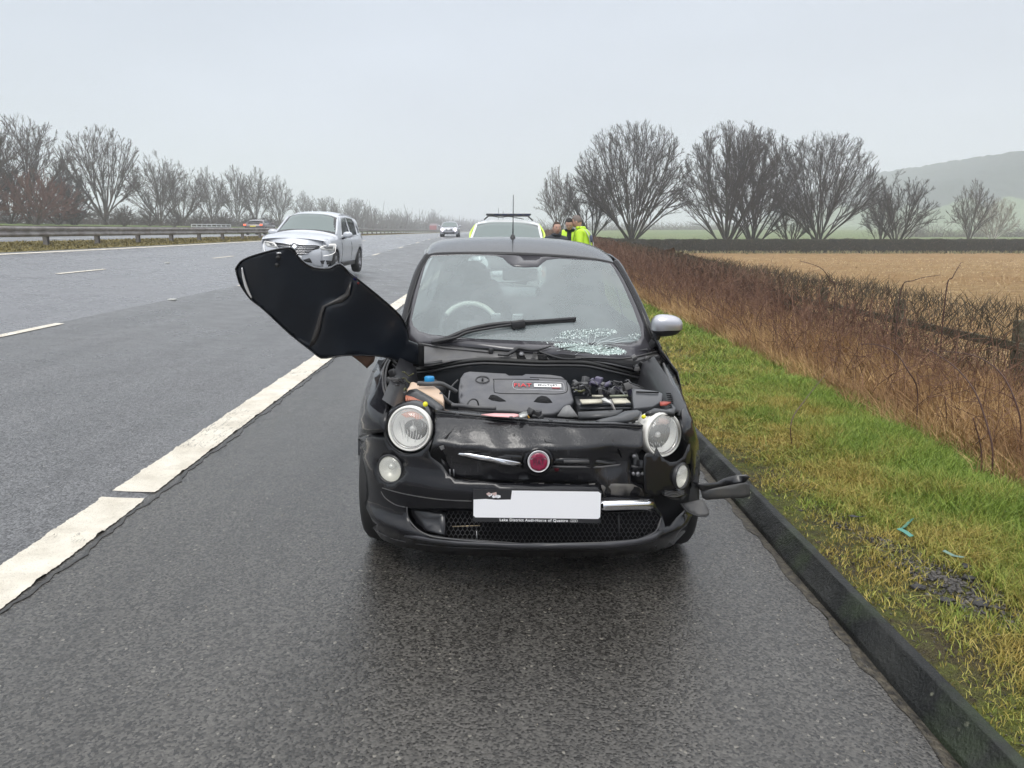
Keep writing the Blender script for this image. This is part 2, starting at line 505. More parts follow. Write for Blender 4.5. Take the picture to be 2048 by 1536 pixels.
# loose straw standing on the field
def blades(n, x, y, z, h, w, lean, curl, tint, segs=2, lean_dir=None):
    a = rng.uniform(0, 2 * np.pi, n) if lean_dir is None else lean_dir
    th = rng.uniform(0, 2 * np.pi, n)
    dx, dy = np.cos(a), np.sin(a); wx, wy = np.cos(th) * w * .5, np.sin(th) * w * .5
    V = []; 
    for k in range(segs + 1):
        t = k / segs
        cx = x + dx * lean * h * (t ** curl); cy = y + dy * lean * h * (t ** curl); cz = z + h * t * (1 - 0.25 * lean * t)
        ww = (1 - t ** 2)
        if k < segs:
            V.append(np.stack([cx - wx * ww, cy - wy * ww, cz], 1)); V.append(np.stack([cx + wx * ww, cy + wy * ww, cz], 1))
        else: V.append(np.stack([cx, cy, cz], 1))
    V = np.stack(V, 1); k = V.shape[1]
    b = np.arange(n)[:, None] * k
    quads = np.concatenate([b + np.array([[2 * i, 2 * i + 1, 2 * i + 3, 2 * i + 2]]) for i in range(segs - 1)]) if segs > 1 else None
    tris = b + np.array([[k - 3, k - 2, k - 1]])
    return V.reshape(-1, 3), quads, tris, np.repeat(tint, k)
def grass_obj(name, mat, *a, **k):
    V, q, t, ti = blades(*a, **k)
    me = mesh_np(name, V, q, t, {'tint': ti})
    return link(name, me, mat, smooth=False)
mst = M('straw', (0.4, 0.3, 0.15), 0.8, spec=0.2)
mst.color(mst.mix(mst.attr('tint'), (0.34, 0.21, 0.09), (0.72, 0.56, 0.33)))
n = 26000
y = 8 + 60 * rng.random(n) ** 1.1; x = 6.5 + (y * 0.8 + 3) * rng.random(n)
o = grass_obj('stubble_straw', mst.m, n, x, y, land_z(x, y), rng.uniform(.05, .16, n), .012 + .0009 * y, rng.uniform(.2, 1.6, n), 1.0, rng.random(n), segs=1)
tag(o, 'pale cut straw lying over the stubble field', 'straw', kind='stuff')

# far rise of green field and hill
mh = M('hill_field', (0.1, 0.14, 0.06), 0.95, spec=0.1)
hs = mh.n('ShaderNodeSeparateXYZ'); mh.l(mh.co(), hs.inputs[0])
hz_ = mh.math('ADD', hs.outputs[2], mh.math('MULTIPLY', mh.noise(0.03, 3, 0.6, 0.3, 0.7), 14))
mh.color(mh.mix(mh.rng(hz_, 25, 27, 0, 1), (0.13, 0.17, 0.09), mh.mix(mh.noise(.25, 4, .7), (0.020, 0.028, 0.034), (0.042, 0.054, 0.058))))
xh = np.linspace(170, 900, 260); yh = np.linspace(430, 900, 90)
X, Y = np.meshgrid(xh, yh)
ridge = np.interp(X, [170, 290, 304, 316, 340, 381, 450, 600, 900], [0, 2, 17, 33, 40, 54, 60, 60, 60])
Z = 2.0 + ridge * sstep(Y, 430, 560) + (2.0 * np.sin(X * .07) + rng.uniform(0, 2.2, X.shape)) * sstep(Y, 430, 520)
hill = tag(link('hill', grid_mesh('hill', np.stack([X, Y, Z], -1)), mh.m), 'misty wooded hill rising on the far right', kind='structure')

# ------------------------------------------------------------------ road markings
mp_ = M('road_paint', (0.62, 0.58, 0.49), 0.6)
pc = mp_.mix(mp_.noise(5, 5, 0.65), (0.76, 0.71, 0.61), (0.58, 0.53, 0.44))
pc = mp_.mix(mp_.math('MULTIPLY', mp_.noise(45, 4, 0.7, 0.55, 0.75), 0.5), pc, (0.3, 0.27, 0.22))
ck = mp_.noise(7, 4, 0.7, 0.492, 0.498, stretch=(2.2, .35, 1))
ck = mp_.math('MULTIPLY', ck, mp_.rng(mp_.noise(7, 4, 0.7, 0.0, 1.0, stretch=(2.2, .35, 1)), 0.51, 0.503, 0, 1))
pc = mp_.mix(mp_.math('MULTIPLY', ck, mp_.noise(1.1, 2, 0.5, 0.52, 0.55)), pc, (0.03, 0.028, 0.025))
mp_.color(pc); mp_.bump(mp_.noise(120, 4), 0.003)
PAINT = mp_.m
mtar = M('tar_seam', (0.02, 0.02, 0.02), 0.45)
mtar.color(mtar.mix(mtar.noise(30, 4), (0.010, 0.010, 0.010), (0.04, 0.037, 0.033)))
def xw(y, s): return 0.002 * np.sin(y * 13 + s) + 0.0022 * np.sin(y * 61 + s * 2) + 0.002 * np.sin(y * 173 + s)
def edge_piece(y0, y1, xl, xr, parent, n):
    ys_ = np.linspace(y0, y1, n)
    X = np.stack([xl + xw(ys_, 0), np.full_like(ys_, xl * .7 + xr * .3), np.full_like(ys_, xl * .3 + xr * .7), xr + xw(ys_, 2)], 1)
    Yg = np.repeat(ys_[:, None], 4, 1)
    per = ((ys_ + 0.13) % 0.50) / 0.50
    rib = np.where(np.abs(per - .5) < .07, 0.006, 0.0) + np.where((per > .58) & (per < .62), -.0015, 0)
    Zg = road_z(X, Yg) + 0.008 + rib[:, None]
    o = link('edge_line', grid_mesh('edge_line', np.stack([X, Yg, Zg], -1)), PAINT, parent); o['kind'] = 'structure'
    return o
edge_piece(-1.5, 4.12, -2.23, -1.99, shoulder, 420)
edge_piece(4.24, 60, -2.23, -1.99, shoulder, 2600)
strip('edge_line', [-2.23, -1.99], 60 + yy(0, 400, 20, 2), road_z, PAINT, 0.012, parent=shoulder)
strip('edge_line', [-13.12, -12.93], ysr, road_z, PAINT, 0.010, parent=carriageway)
strip('edge_line', [-18.2, -17.95], ysr, road_z, PAINT, 0.010, parent=opp)
# ragged crack and tar seam beside the edge line
ysx = np.linspace(-1, 30, 900)
cx = -1.955 + 0.012 * np.sin(ysx * 6.1) + 0.009 * np.sin(ysx * 17.3) + 0.006 * np.sin(ysx * 47)
P = np.stack([np.stack([cx - .012, ysx, road_z(cx, ysx) + .0055], 1), np.stack([cx + .006 + .003 * np.sin(ysx * 71), ysx, road_z(cx, ysx) + .0055], 1)], 1)
o = link('seam_line', grid_mesh('seam', P), mtar.m, shoulder); o['kind'] = 'structure'
def seg_of(x, phase, period=9.0, length=2.0):
    k = 0
    for i in range(48):
        y0 = phase + i * period
        if y0 + length < 2: continue
        L = min(length, 999)
        o = strip('lane_dash', [x - .055, x, x + .055], np.linspace(y0, y0 + L, 12), road_z, PAINT, 0.008, parent=carriageway)
        if o['kind']: pass
        st = box('road_stud', (x, y0 + L + (period - L) / 2, float(road_z(x, y0 + L + (period - L) / 2)) + .012), (.13, .10, .022), simple('stud_rubber', (0.5, 0.5, 0.46), 0.5), carriageway, bevel=.006)
seg_of(-5.76, 8.1, 9.0, 2.0)
seg_of(-9.41, 16.6, 9.0, 2.0)

# ------------------------------------------------------------------ bare trees
def bark(name, c1, c2):
    m = M(name, c1, 0.9, spec=0.2); m.color(m.mix(m.noise(1.2, 4), c1, c2)); return m.m
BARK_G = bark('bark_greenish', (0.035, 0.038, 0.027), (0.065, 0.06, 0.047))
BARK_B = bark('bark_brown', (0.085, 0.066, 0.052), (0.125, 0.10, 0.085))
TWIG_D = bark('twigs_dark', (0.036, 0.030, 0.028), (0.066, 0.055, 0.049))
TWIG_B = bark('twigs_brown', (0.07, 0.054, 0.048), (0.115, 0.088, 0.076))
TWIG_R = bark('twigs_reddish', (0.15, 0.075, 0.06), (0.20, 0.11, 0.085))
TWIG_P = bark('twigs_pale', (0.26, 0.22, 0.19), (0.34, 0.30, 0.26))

def to_env(b, d, c, r):
    """distance from b along d to the crown envelope"""
    p = (b - c) / r; q = d / r
    A = (q * q).sum(1); B = 2 * (p * q).sum(1); C = (p * p).sum(1) - 1
    disc = B * B - 4 * A * C
    t = (-B + np.sqrt(np.maximum(disc, 0))) / (2 * A)
    return np.where((disc > 0) & (t > 0), t, 0.05)
def grow(P, Rr, k, ratio, ang, up, m2, tmin, env, g, wob=0.12, rfac=0.55, tw=0.35):
    N, m = P.shape[:2]
    idx = np.repeat(np.arange(N), k); n = len(idx)
    t = tmin + (1 - tmin) * (np.tile(np.arange(k), N) + g.random(n)) / k
    t = np.minimum(t, 0.995)
    f = t * (m - 1); i0 = f.astype(int); fr = (f - i0)[:, None]
    b = P[idx, i0] * (1 - fr) + P[idx, i0 + 1] * fr
    tan = P[idx, i0 + 1] - P[idx, i0]; tan /= np.linalg.norm(tan, axis=1, keepdims=True) + 1e-9
    rb = Rr[idx, i0] * (1 - fr[:, 0]) + Rr[idx, i0 + 1] * fr[:, 0]
    rv = g.normal(size=(n, 3)); perp = rv - (rv * tan).sum(1, keepdims=True) * tan; perp /= np.linalg.norm(perp, axis=1, keepdims=True) + 1e-9
    a = np.radians(g.uniform(ang[0], ang[1], n))[:, None]
    d = tan * np.cos(a) + perp * np.sin(a); d[:, 2] += up; d /= np.linalg.norm(d, axis=1, keepdims=True)
    Lp = np.linalg.norm(np.diff(P, axis=1), axis=2).sum(1)[idx]
    L = Lp * ratio * (1.15 - 0.55 * t) * g.uniform(.6, 1.15, n)
    c, r = env
    lim = to_env(b, d, c, r) * g.uniform(.85, 1.08, n)
    L = np.minimum(L, lim)
    Q = np.zeros((n, m2, 3)); Q[:, 0] = b; cur = b.copy(); dd = d.copy()
    for j in range(1, m2):
        dd = dd + g.normal(size=(n, 3)) * wob; dd[:, 2] += up * 0.35; dd /= np.linalg.norm(dd, axis=1, keepdims=True)
        cur = cur + dd * (L / (m2 - 1))[:, None]; Q[:, j] = cur
    r0 = np.minimum(rb * 0.9, rb * rfac + 0.002)
    RR = r0[:, None] * np.linspace(1, tw, m2)[None]
    ok = L > 0.12
    return Q[ok], RR[ok]
def fib_dirs(n, g, lo=-.12):
    k = np.arange(n) + .5; z = lo + (1 - lo) * (1 - k / n); ph = k * 2.39996 + g.uniform(0, 6.28)
    z = np.clip(z + g.normal(0, .03, n), lo, 1); r = np.sqrt(np.maximum(0, 1 - z * z)); return np.stack([r * np.cos(ph), r * np.sin(ph), z], 1)
def make_tree(seed, H, Wd, n1=12, r0=0.24, n2=40, n3=130, ks=(8, 5), twig=0.014, ragged=.10, cz=.42, fork=.07):
    """a bole, limbs fanning from it to an even dome, side branches and twigs"""
    g = np.random.default_rng(seed); m = 10; tt = np.linspace(0, 1, m)[None, :, None]
    c = np.array([0, 0, H * cz]); r = np.array([Wd / 2, Wd / 2, H * (1 - cz)])
    B0 = np.array([0, 0, H * fork])
    def targets(n, lo): return c + r * fib_dirs(n, g, lo) * g.uniform(1 - ragged * 1.6, 1 + ragged * .3, (n, 1))
    def paths(A, A_t, T, bend, wob):
        n = len(T); d = T - A; L = np.linalg.norm(d, axis=1)[:, None]
        C = A + A_t * L * bend[0] + d * bend[1] + g.normal(0, .05, (n, 3)) * L
        P = (1 - tt) ** 2 * A[:, None] + 2 * tt * (1 - tt) * C[:, None] + tt ** 2 * T[:, None]
        w = np.cumsum(g.normal(0, 1, (n, m, 3)), axis=1) * wob; w -= w[:, :1]; w *= L[:, None] * np.sin(np.pi * np.clip(tt, 0, 1) * .9)
        return P + w
    T1 = targets(n1, -.05); h0 = np.stack([g.normal(0, .12, n1), g.normal(0, .12, n1), H * fork * g.uniform(.2, 1.5, n1)], 1)
    P1 = paths(h0, np.tile([0, 0, 1.], (n1, 1)), T1, (.12, .42), .012)
    R1 = r0 * g.uniform(.40, .62, (n1, 1)) * (1 - .93 * np.linspace(0, 1, m)[None]) ** .8
    def attach(Ps, Rs, T, t0, t1, wob, rf):
        n = len(T); tips = Ps[:, -1]; dd = ((T[:, None] - tips[None]) ** 2).sum(2) * g.uniform(.7, 1.3, (n, len(tips))); i = dd.argmin(1)
        t = g.uniform(t0, t1, n) * (m - 1); k = t.astype(int); f = (t - k)[:, None]
        A = Ps[i, k] * (1 - f) + Ps[i, k + 1] * f; ta = Ps[i, k + 1] - Ps[i, k]; ta /= np.linalg.norm(ta, axis=1, keepdims=True)
        rr = Rs[i, k]; P = paths(A, ta, T, (.22, .40), wob)
        return P, (rr * rf)[:, None] * (1 - .88 * np.linspace(0, 1, m)[None]) ** .9
    P2, R2 = attach(P1, R1, targets(n2, -.12), .10, .45, .012, .72)
    Pa, Ra = np.concatenate([P1, P2]), np.concatenate([R1, R2])
    P3, R3 = attach(Pa, Ra, targets(n3, -.15), .25, .72, .012, .66)
    Pb, Rb = np.concatenate([Pa, P3]), np.concatenate([Ra, R3])
    env = (c, r)
    P4, R4 = grow(Pb, Rb, ks[0], .26, (18, 46), .16, 5, .30, env, g, .10, .6)
    P5, R5 = grow(P4, R4, ks[1], .55, (18, 50), .18, 4, .12, env, g, .13, .7)
    fine = []
    if len(ks) > 2:
        P6, R6 = grow(P5, R5, ks[2], .55, (18, 50), .18, 3, .1, env, g, .12, .7); fine = [tubes(P6, np.maximum(R6, twig * .72) * np.array([[1, .8, .45]]), 3)]
    bole = np.stack([np.linspace([0, 0, -0.8], [0.02, 0.02, H * fork * 1.5], 5)]); Rl = np.linspace(r0 * 1.35, r0 * .75, 5)[None]
    trunk = mesh_np('trunk', *merge([tubes(bole, Rl, 9), tubes(P1, np.maximum(R1, twig * 2.2), 6)]))
    crown = mesh_np('crown', *merge([tubes(P2, np.maximum(R2, twig * 1.9), 5), tubes(P3, np.maximum(R3, twig * 1.5), 4), tubes(P4, np.maximum(R4, twig * 1.05), 3), tubes(P5, np.maximum(R5, twig) * np.linspace(1, .5, P5.shape[1])[None], 3)] + fine))
    return trunk, crown
def put_tree(kind, tm, cm, x, y, z, s, rz, bm_, tm_, label, cat='tree', group=None, sz=None):
    r = empty(kind, (x, y, z), rz); r.scale = (s, s, sz or s)
    for nm, me, mt in (('trunk', tm, bm_), ('crown', cm, tm_)):
        o = bpy.data.objects.new(nm, me); COL.objects.link(o); o.parent = r
        if not me.materials: me.materials.append(None)
        o.material_slots[0].link = 'OBJECT'; o.material_slots[0].material = mt
    tag(r, label, cat, group)
    return r
T_A = make_tree(1, 14.0, 13.6, 13, .23, 46, 150, (8, 5, 3), .0138)
T_B = make_tree(2, 14.2, 11.6, 12, .23, 44, 140, (8, 5, 3), .0138)
T_C = make_tree(5, 11.5, 11.4, 9, .21, 26, 60, (8, 5, 3), .0135, ragged=.22)
T_D = make_tree(9, 12.0, 11.5, 9, .21, 30, 80, (8, 5, 2), .0155, ragged=.18)
T_E = make_tree(12, 11.0, 7.8, 7, .16, 20, 50, (8, 5, 3), .0155, ragged=.24)
T_F = make_tree(15, 5.0, 6.0, 14, .07, 30, 60, (7, 5), .017, ragged=.3, cz=.25, fork=.02)
def at(px, d, base=462):
    """x, y on the ground for picture column px at camera depth d"""
    p = W(px, base, d); return p.x, p.y
def rt(px, d, T, s, z, rz, mt, label, bk=BARK_G, kind='bare_tree', sz=None):
    x, y = at(px, d); return put_tree(kind, T[0], T[1], x, y, z, s, rz, bk, mt, label, group='bare trees along the far field hedge', sz=sz)
rt(1262, 89, T_A, 1.04, -0.7, 0.3, TWIG_D, 'large rounded bare tree nearest the police officers, widest crown of the field row')
rt(1186, 93, T_C, .82, -0.2, 2.0, TWIG_D, 'dark leaning bare tree just left of the large rounded tree', sz=.86)
rt(1455, 89, T_B, 1.04, -1.0, 1.2, TWIG_D, 'tall bare tree with a greenish trunk, second big crown of the field row')
rt(1506, 92, T_B, 1.01, -1.0, 3.9, TWIG_D, 'dense bare tree merging into the right side of the greenish trunked tree')
rt(1640, 90, T_A, .99, -1.0, 2.2, TWIG_D, 'domed bare tree in the middle of the hedge beyond the stubble field')
rt(1583, 93, T_C, .62, -1.0, 4.0, TWIG_D, 'small bare tree squeezed between the two largest domed crowns')
rt(1795, 88, T_C, .80, -1.0, 0.6, TWIG_D, 'lower spreading bare tree at the right end of the big crowns')
rt(1762, 96, T_E, .72, -1.0, 0.6, TWIG_D, 'slender forked bare tree beside the lower spreading tree')
rt(1940, 118, T_E, .92, -1.0, 1.6, TWIG_B, 'small isolated bare tree standing before the misty hill')
rt(1988, 124, T_D, .66, -1.0, 1.0, TWIG_P, 'pale birch like tree at the far right behind the hedge', simple('birch_bark', (.6, .58, .54), .8))
rt(1118, 118, T_E, .98, 0.2, 0.2, TWIG_B, 'thin hazy bare tree directly behind the standing people')

def lt(px, T, s, mt, rz, label, X=-54, z=1.8, kind='bare_tree', sz=None):
    d = abs(X) * F / (1001.5 - px) / math.cos(0) ; d = max(d, 30)
    y = d
    return put_tree(kind, T[0], T[1], W(px, 462, y).x, y, z, s, rz, BARK_B, mt, label, group='bare trees beyond the opposite carriageway', sz=sz)
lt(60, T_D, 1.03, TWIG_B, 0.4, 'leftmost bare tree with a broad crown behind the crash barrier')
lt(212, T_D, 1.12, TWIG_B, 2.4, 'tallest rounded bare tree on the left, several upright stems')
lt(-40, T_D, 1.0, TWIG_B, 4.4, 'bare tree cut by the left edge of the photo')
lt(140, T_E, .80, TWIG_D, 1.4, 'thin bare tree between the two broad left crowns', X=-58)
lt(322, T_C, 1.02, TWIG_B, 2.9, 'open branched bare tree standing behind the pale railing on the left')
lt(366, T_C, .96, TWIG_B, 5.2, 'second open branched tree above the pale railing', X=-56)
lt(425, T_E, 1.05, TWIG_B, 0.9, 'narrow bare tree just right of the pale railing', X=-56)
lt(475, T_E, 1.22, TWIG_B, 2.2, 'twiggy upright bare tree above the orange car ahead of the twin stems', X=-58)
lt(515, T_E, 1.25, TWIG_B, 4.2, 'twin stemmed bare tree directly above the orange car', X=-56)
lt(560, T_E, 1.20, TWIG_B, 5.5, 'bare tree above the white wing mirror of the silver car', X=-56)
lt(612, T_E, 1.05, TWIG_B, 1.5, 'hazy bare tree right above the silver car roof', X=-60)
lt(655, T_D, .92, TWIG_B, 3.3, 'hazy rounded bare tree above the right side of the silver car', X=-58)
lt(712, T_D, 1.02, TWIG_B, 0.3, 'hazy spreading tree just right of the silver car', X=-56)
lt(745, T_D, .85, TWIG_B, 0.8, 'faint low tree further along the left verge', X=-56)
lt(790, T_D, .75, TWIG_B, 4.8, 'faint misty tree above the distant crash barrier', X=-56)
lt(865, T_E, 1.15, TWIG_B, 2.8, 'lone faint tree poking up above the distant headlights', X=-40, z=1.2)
for i, (px, s, d) in enumerate([(-30, 1.1, 80), (25, 1.25, 84), (75, 1.15, 80), (118, 1.1, 88), (150, .95, 90), (250, .55, 96), (300, .6, 105), (350, .6, 110), (400, .6, 120), (450, .6, 130), (500, .6, 140), (540, .6, 150)]):
    lab = ['reddish bush cut by the left photo edge', 'tall reddish bush below the leftmost tree', 'reddish thicket bush right of the leftmost tree', 'brown bush under the gap between the two left crowns',
           'low brown bush at the foot of the tallest left tree', 'scrub bush right of the tallest left tree', 'scrub bush left of the pale railing', 'scrub bush at the left end of the pale railing',
           'scrub bush behind the middle of the pale railing', 'scrub bush right of the pale railing', 'scrub bush beside the orange car roof', 'scrub bush just before the silver car mirror'][i]
    p = W(px, 462, d)
    put_tree('roadside_bush', T_F[0], T_F[1], p.x, d, 2.0, s, i * 1.3, BARK_B, TWIG_R if i < 4 else TWIG_B, lab, 'bush', 'scrub along the far verge on the left')
# misty woods too far to tell trees apart
def wood(name, x0, y0, x1, y1, h, n, label, z=1.6, mat=TWIG_B, r=.10, jit=5):
    g = rng; t = g.random(n)
    bx = x0 + (x1 - x0) * t + g.normal(0, jit, n); by = y0 + (y1 - y0) * t + g.normal(0, jit, n)
    hh = h * (0.65 + 0.3 * np.sin(t * 37) * np.sin(t * 11 + 1)) * g.uniform(.35, 1.0, n)
    P0 = np.stack([bx, by, np.full(n, z - .5)], 1)
    P = np.stack([P0 + np.stack([g.normal(0, .5, n) * 0, 0 * t, hh * 0], 1), P0 + np.stack([g.normal(0, .7, n), g.normal(0, .7, n), hh * .55], 1), P0 + np.stack([g.normal(0, 1.8, n), g.normal(0, 1.8, n), hh], 1)], 1)
    V, Fq = tubes(P, np.full((n, 3), r) * np.array([1, .7, .35]), 3)
    return tag(link(name, mesh_np(name, V, Fq), mat), label, 'woodland', kind='stuff')
wood('distant_woodland', -54, 250, -20, 620, 12, 2600, 'faint misty woodland closing the far end of the motorway', r=.14)
wood('distant_woodland', 10, 330, 120, 420, 8, 1500, 'faint tree belt seen through gaps behind the field trees', z=1.0, r=.14)
wood('distant_woodland', 110, 215, 260, 225, 6.5, 3200, 'brown grey tree belt below the misty hill', z=-0.8, r=.07, jit=4)
wood('distant_woodland', -62, 70, -62, 260, 4.5, 4500, 'low brown undergrowth beneath the left row of trees', z=2.2, r=.05, jit=3)
for nm in ():
    pass
# dark core of undergrowth on the left bank
def core(name, x0, x1, ys_, zb, ht, mat, label, kind=None, cat='hedge', wdt=None, parent=None, seed=0, nx=14):
    g = np.random.default_rng(seed)
    ys_ = np.asarray(ys_, float); m = len(ys_); a = np.linspace(0, np.pi, nx)
    P = np.zeros((m, nx, 3))
    for i, y in enumerate(ys_):
        cx = (x0(y) + x1(y)) / 2; hw = (x1(y) - x0(y)) / 2
        ca = np.sign(np.cos(a)) * np.abs(np.cos(a)) ** .5; sa = np.abs(np.sin(a)) ** .5
        nse = 1 + g.normal(0, .05, nx)
        P[i, :, 0] = cx + hw * ca * nse; P[i, :, 1] = y + g.normal(0, .04, nx); P[i, :, 2] = zb(cx, y) - .1 + (ht(y) + .1) * sa * nse
    return tag(link(name, grid_mesh(name, P), mat, parent, smooth=False), label, cat, kind=kind)
# ------------------------------------------------------------------ hedges
mhd = M('hedge_twigs', (0.05, 0.05, 0.03), 0.95, spec=0.1)
mhd.color(mhd.mix(mhd.noise(6, 5, 0.7), (0.022, 0.020, 0.014), (0.060, 0.058, 0.034))); mhd.bump(mhd.noise(14, 5, 0.75), 0.15)
mhr = M('hedge_inner', (0.08, 0.05, 0.03), 0.95, spec=0.1)
mhr.color(mhr.mix(mhr.noise(7, 5, 0.7), (0.035, 0.022, 0.014), (0.12, 0.075, 0.045))); mhr.bump(mhr.noise(18, 5, 0.75), 0.12)
def attr_mat(name, a, b, rough=.85, c=None):
    m = M(name, a, rough, spec=0.2)
    col = m.mix(m.attr('tint'), a, b)
    if c: col = m.mix(m.noise(1.1, 4, 0.6, 0.45, 0.6), col, c)
    m.color(col); return m.m
HTW = attr_mat('hedge_stems', (0.050, 0.040, 0.028), (0.150, 0.118, 0.078))
HTR = attr_mat('hedge_stems_red', (0.11, 0.065, 0.045), (0.28, 0.175, 0.12))

def twig_mass(name, n, fx, fy, z0, h, r, mat, spread=.5, parent=None, lab=None, cat=None, kind=None, up=1.0, P=3, sway=.3):
    """n short crooked stems rising from z0 by h"""
    x = fx; y = fy; L = h
    d = rng.normal(0, spread, (n, 2))
    pts = [np.stack([x, y, z0], 1)]
    for k in range(1, P):
        t = k / (P - 1)
        pts.append(np.stack([x + d[:, 0] * L * t + rng.normal(0, sway * .12, n) * L, y + d[:, 1] * L * t + rng.normal(0, sway * .12, n) * L, z0 + L * t * up], 1))
    Pp = np.stack(pts, 1); rr = r[:, None] * np.linspace(1, .35, P)[None]
    V, Fq = tubes(Pp, rr, 3)
    me = mesh_np(name, V, Fq, None, {'tint': np.repeat(rng.random(n), P * 3)})
    o = link(name, me, mat, parent, smooth=False)
    return tag(o, lab, cat, kind=kind)

# far hedge across the field
yh0 = 85.5
far_hedge = empty('clipped_hedge', (60, yh0, -.9))
tag(far_hedge, 'dark clipped hedge across the far side of the stubble field', 'hedge')
xs_ = np.linspace(11, 170, 330); nx = 10; a = np.linspace(0, np.pi, nx); P = np.zeros((len(xs_), nx, 3))
for i, x in enumerate(xs_):
    ca = np.sign(np.cos(a)) * np.abs(np.cos(a)) ** .5; sa = np.abs(np.sin(a)) ** .5
    P[i, :, 0] = x + rng.normal(0, .08, nx); P[i, :, 1] = yh0 + .7 * ca * (1 + rng.normal(0, .07, nx)); P[i, :, 2] = float(land_z(x, yh0)) - .1 + 1.62 * sa * (1 + rng.normal(0, .025, nx))
link('core', grid_mesh('core', P), mhd.m, far_hedge, smooth=False)
n = 9000; x = rng.uniform(11, 170, n); y = yh0 + rng.uniform(-.8, .8, n)
h0 = rng.uniform(0, 1.3, n)
twig_mass('twigs', n, x, y, land_z(x, y) + h0, rng.uniform(.15, .5, n), np.full(n, .022), HTW, 1.0, far_hedge)
n = 3500; x = rng.uniform(10, 130, n); y = 83.6 + rng.normal(0, .7, n)
o = grass_obj('field_margin_grass', attr_mat('margin_grass', (0.14, 0.15, 0.06), (0.34, 0.28, 0.15)), n, x, y, land_z(x, y), rng.uniform(.15, .5, n), np.full(n, .12), rng.uniform(.2, .8, n), 1.5, rng.random(n))
tag(o, 'ragged pale grass along the foot of the far clipped hedge', 'grass', kind='stuff')

# roadside hedge, thin near the camera and dense further off
rh = empty('roadside_hedge', (5.6, 20, -.4)); tag(rh, 'long brown hawthorn hedge bordering the motorway verge, thin and gappy near the camera', 'hedge')
def hh(y): return 1.27 + .02 * np.sin(y * 1.7) + .0 * y
ysh = np.concatenate([np.linspace(11, 30, 90), np.linspace(30.5, 95, 110)])
core('core', lambda y: 5.6 - min(.38, .08 + .03 * (y - 11)), lambda y: 5.6 + min(.4, .08 + .03 * (y - 11)), ysh, lambda x, y: float(land_z(x, y)), lambda y: min(1.2, .25 + (y - 11) * .11) , mhr.m, None, cat=None, parent=rh, seed=3)
# upright stems
y = np.concatenate([np.arange(3.5, 22, .15), np.arange(22, 60, .35)]); y = y + rng.normal(0, .03, len(y)); n = len(y); x = 5.6 + rng.normal(0, .09, n)
twig_mass('stems', n, x, y, land_z(x, y) - .05, hh(y) * rng.uniform(.85, 1.0, n), rng.uniform(.010, .020, n), HTW, .05, rh, P=6, sway=.35)
# twig clusters in the upper half
n = 12500; y = 3.5 + 32 * rng.random(n) ** 1.2; x = 5.6 + rng.normal(0, .17, n); hz = hh(y)
z = land_z(x, y) + hz * (1 - .62 * rng.random(n) ** 1.5) - .10
twig_mass('twigs', n, x, y, z, rng.uniform(.07, .22, n) * np.minimum(1, (hz + land_z(x, y) - z + .08) / .16), .0028 + .00018 * y, HTW, .55, rh, up=1.0)
n = 9000; y = 15 + 75 * rng.random(n) ** 1.4; x = 5.35 + rng.normal(0, .28, n); z = land_z(x, y) + rng.uniform(.05, 1.1, n)
twig_mass('twigs', n, x, y, z, rng.uniform(.12, .3, n), .003 + .0002 * y, HTR, .7, rh)

# post and rail fence behind the hedge
fence = empty('wooden_fence', (6.0, 9, -.5)); tag(fence, 'weathered post and rail fence behind the gappy end of the roadside hedge', 'fence')
mw = M('old_timber', (0.09, 0.085, 0.05), 0.9); mw.color(mw.mix(mw.noise(14, 4, .6, stretch=(1, .2, 1)), (0.055, 0.055, 0.032), (0.15, 0.13, 0.085))); mw.bump(mw.noise(60, 4, stretch=(1, .1, 1)), .004)
py = [5.9 + 2.75 * i for i in range(12)]
for i, y in enumerate(py):
    zb = float(land_z(5.95, y)); box('post', (5.95, y, zb + .5), (.13, .13, 1.15), mw.m, fence, bevel=.012, rot=Euler((random.uniform(-.03, .03), random.uniform(-.04, .04), .1)).to_matrix())
    if i < len(py) - 1:
        for hz in (.42, .78):
            z2 = float(land_z(5.95, py[i + 1]))
            v = Vector((0, 2.75, z2 - zb)); q = Vector((0, 1, 0)).rotation_difference(v).to_matrix()
            box('rail', (5.86, y + 1.375, (zb + z2) / 2 + hz), (.045, 2.72, .10), mw.m, fence, bevel=.008, rot=q)

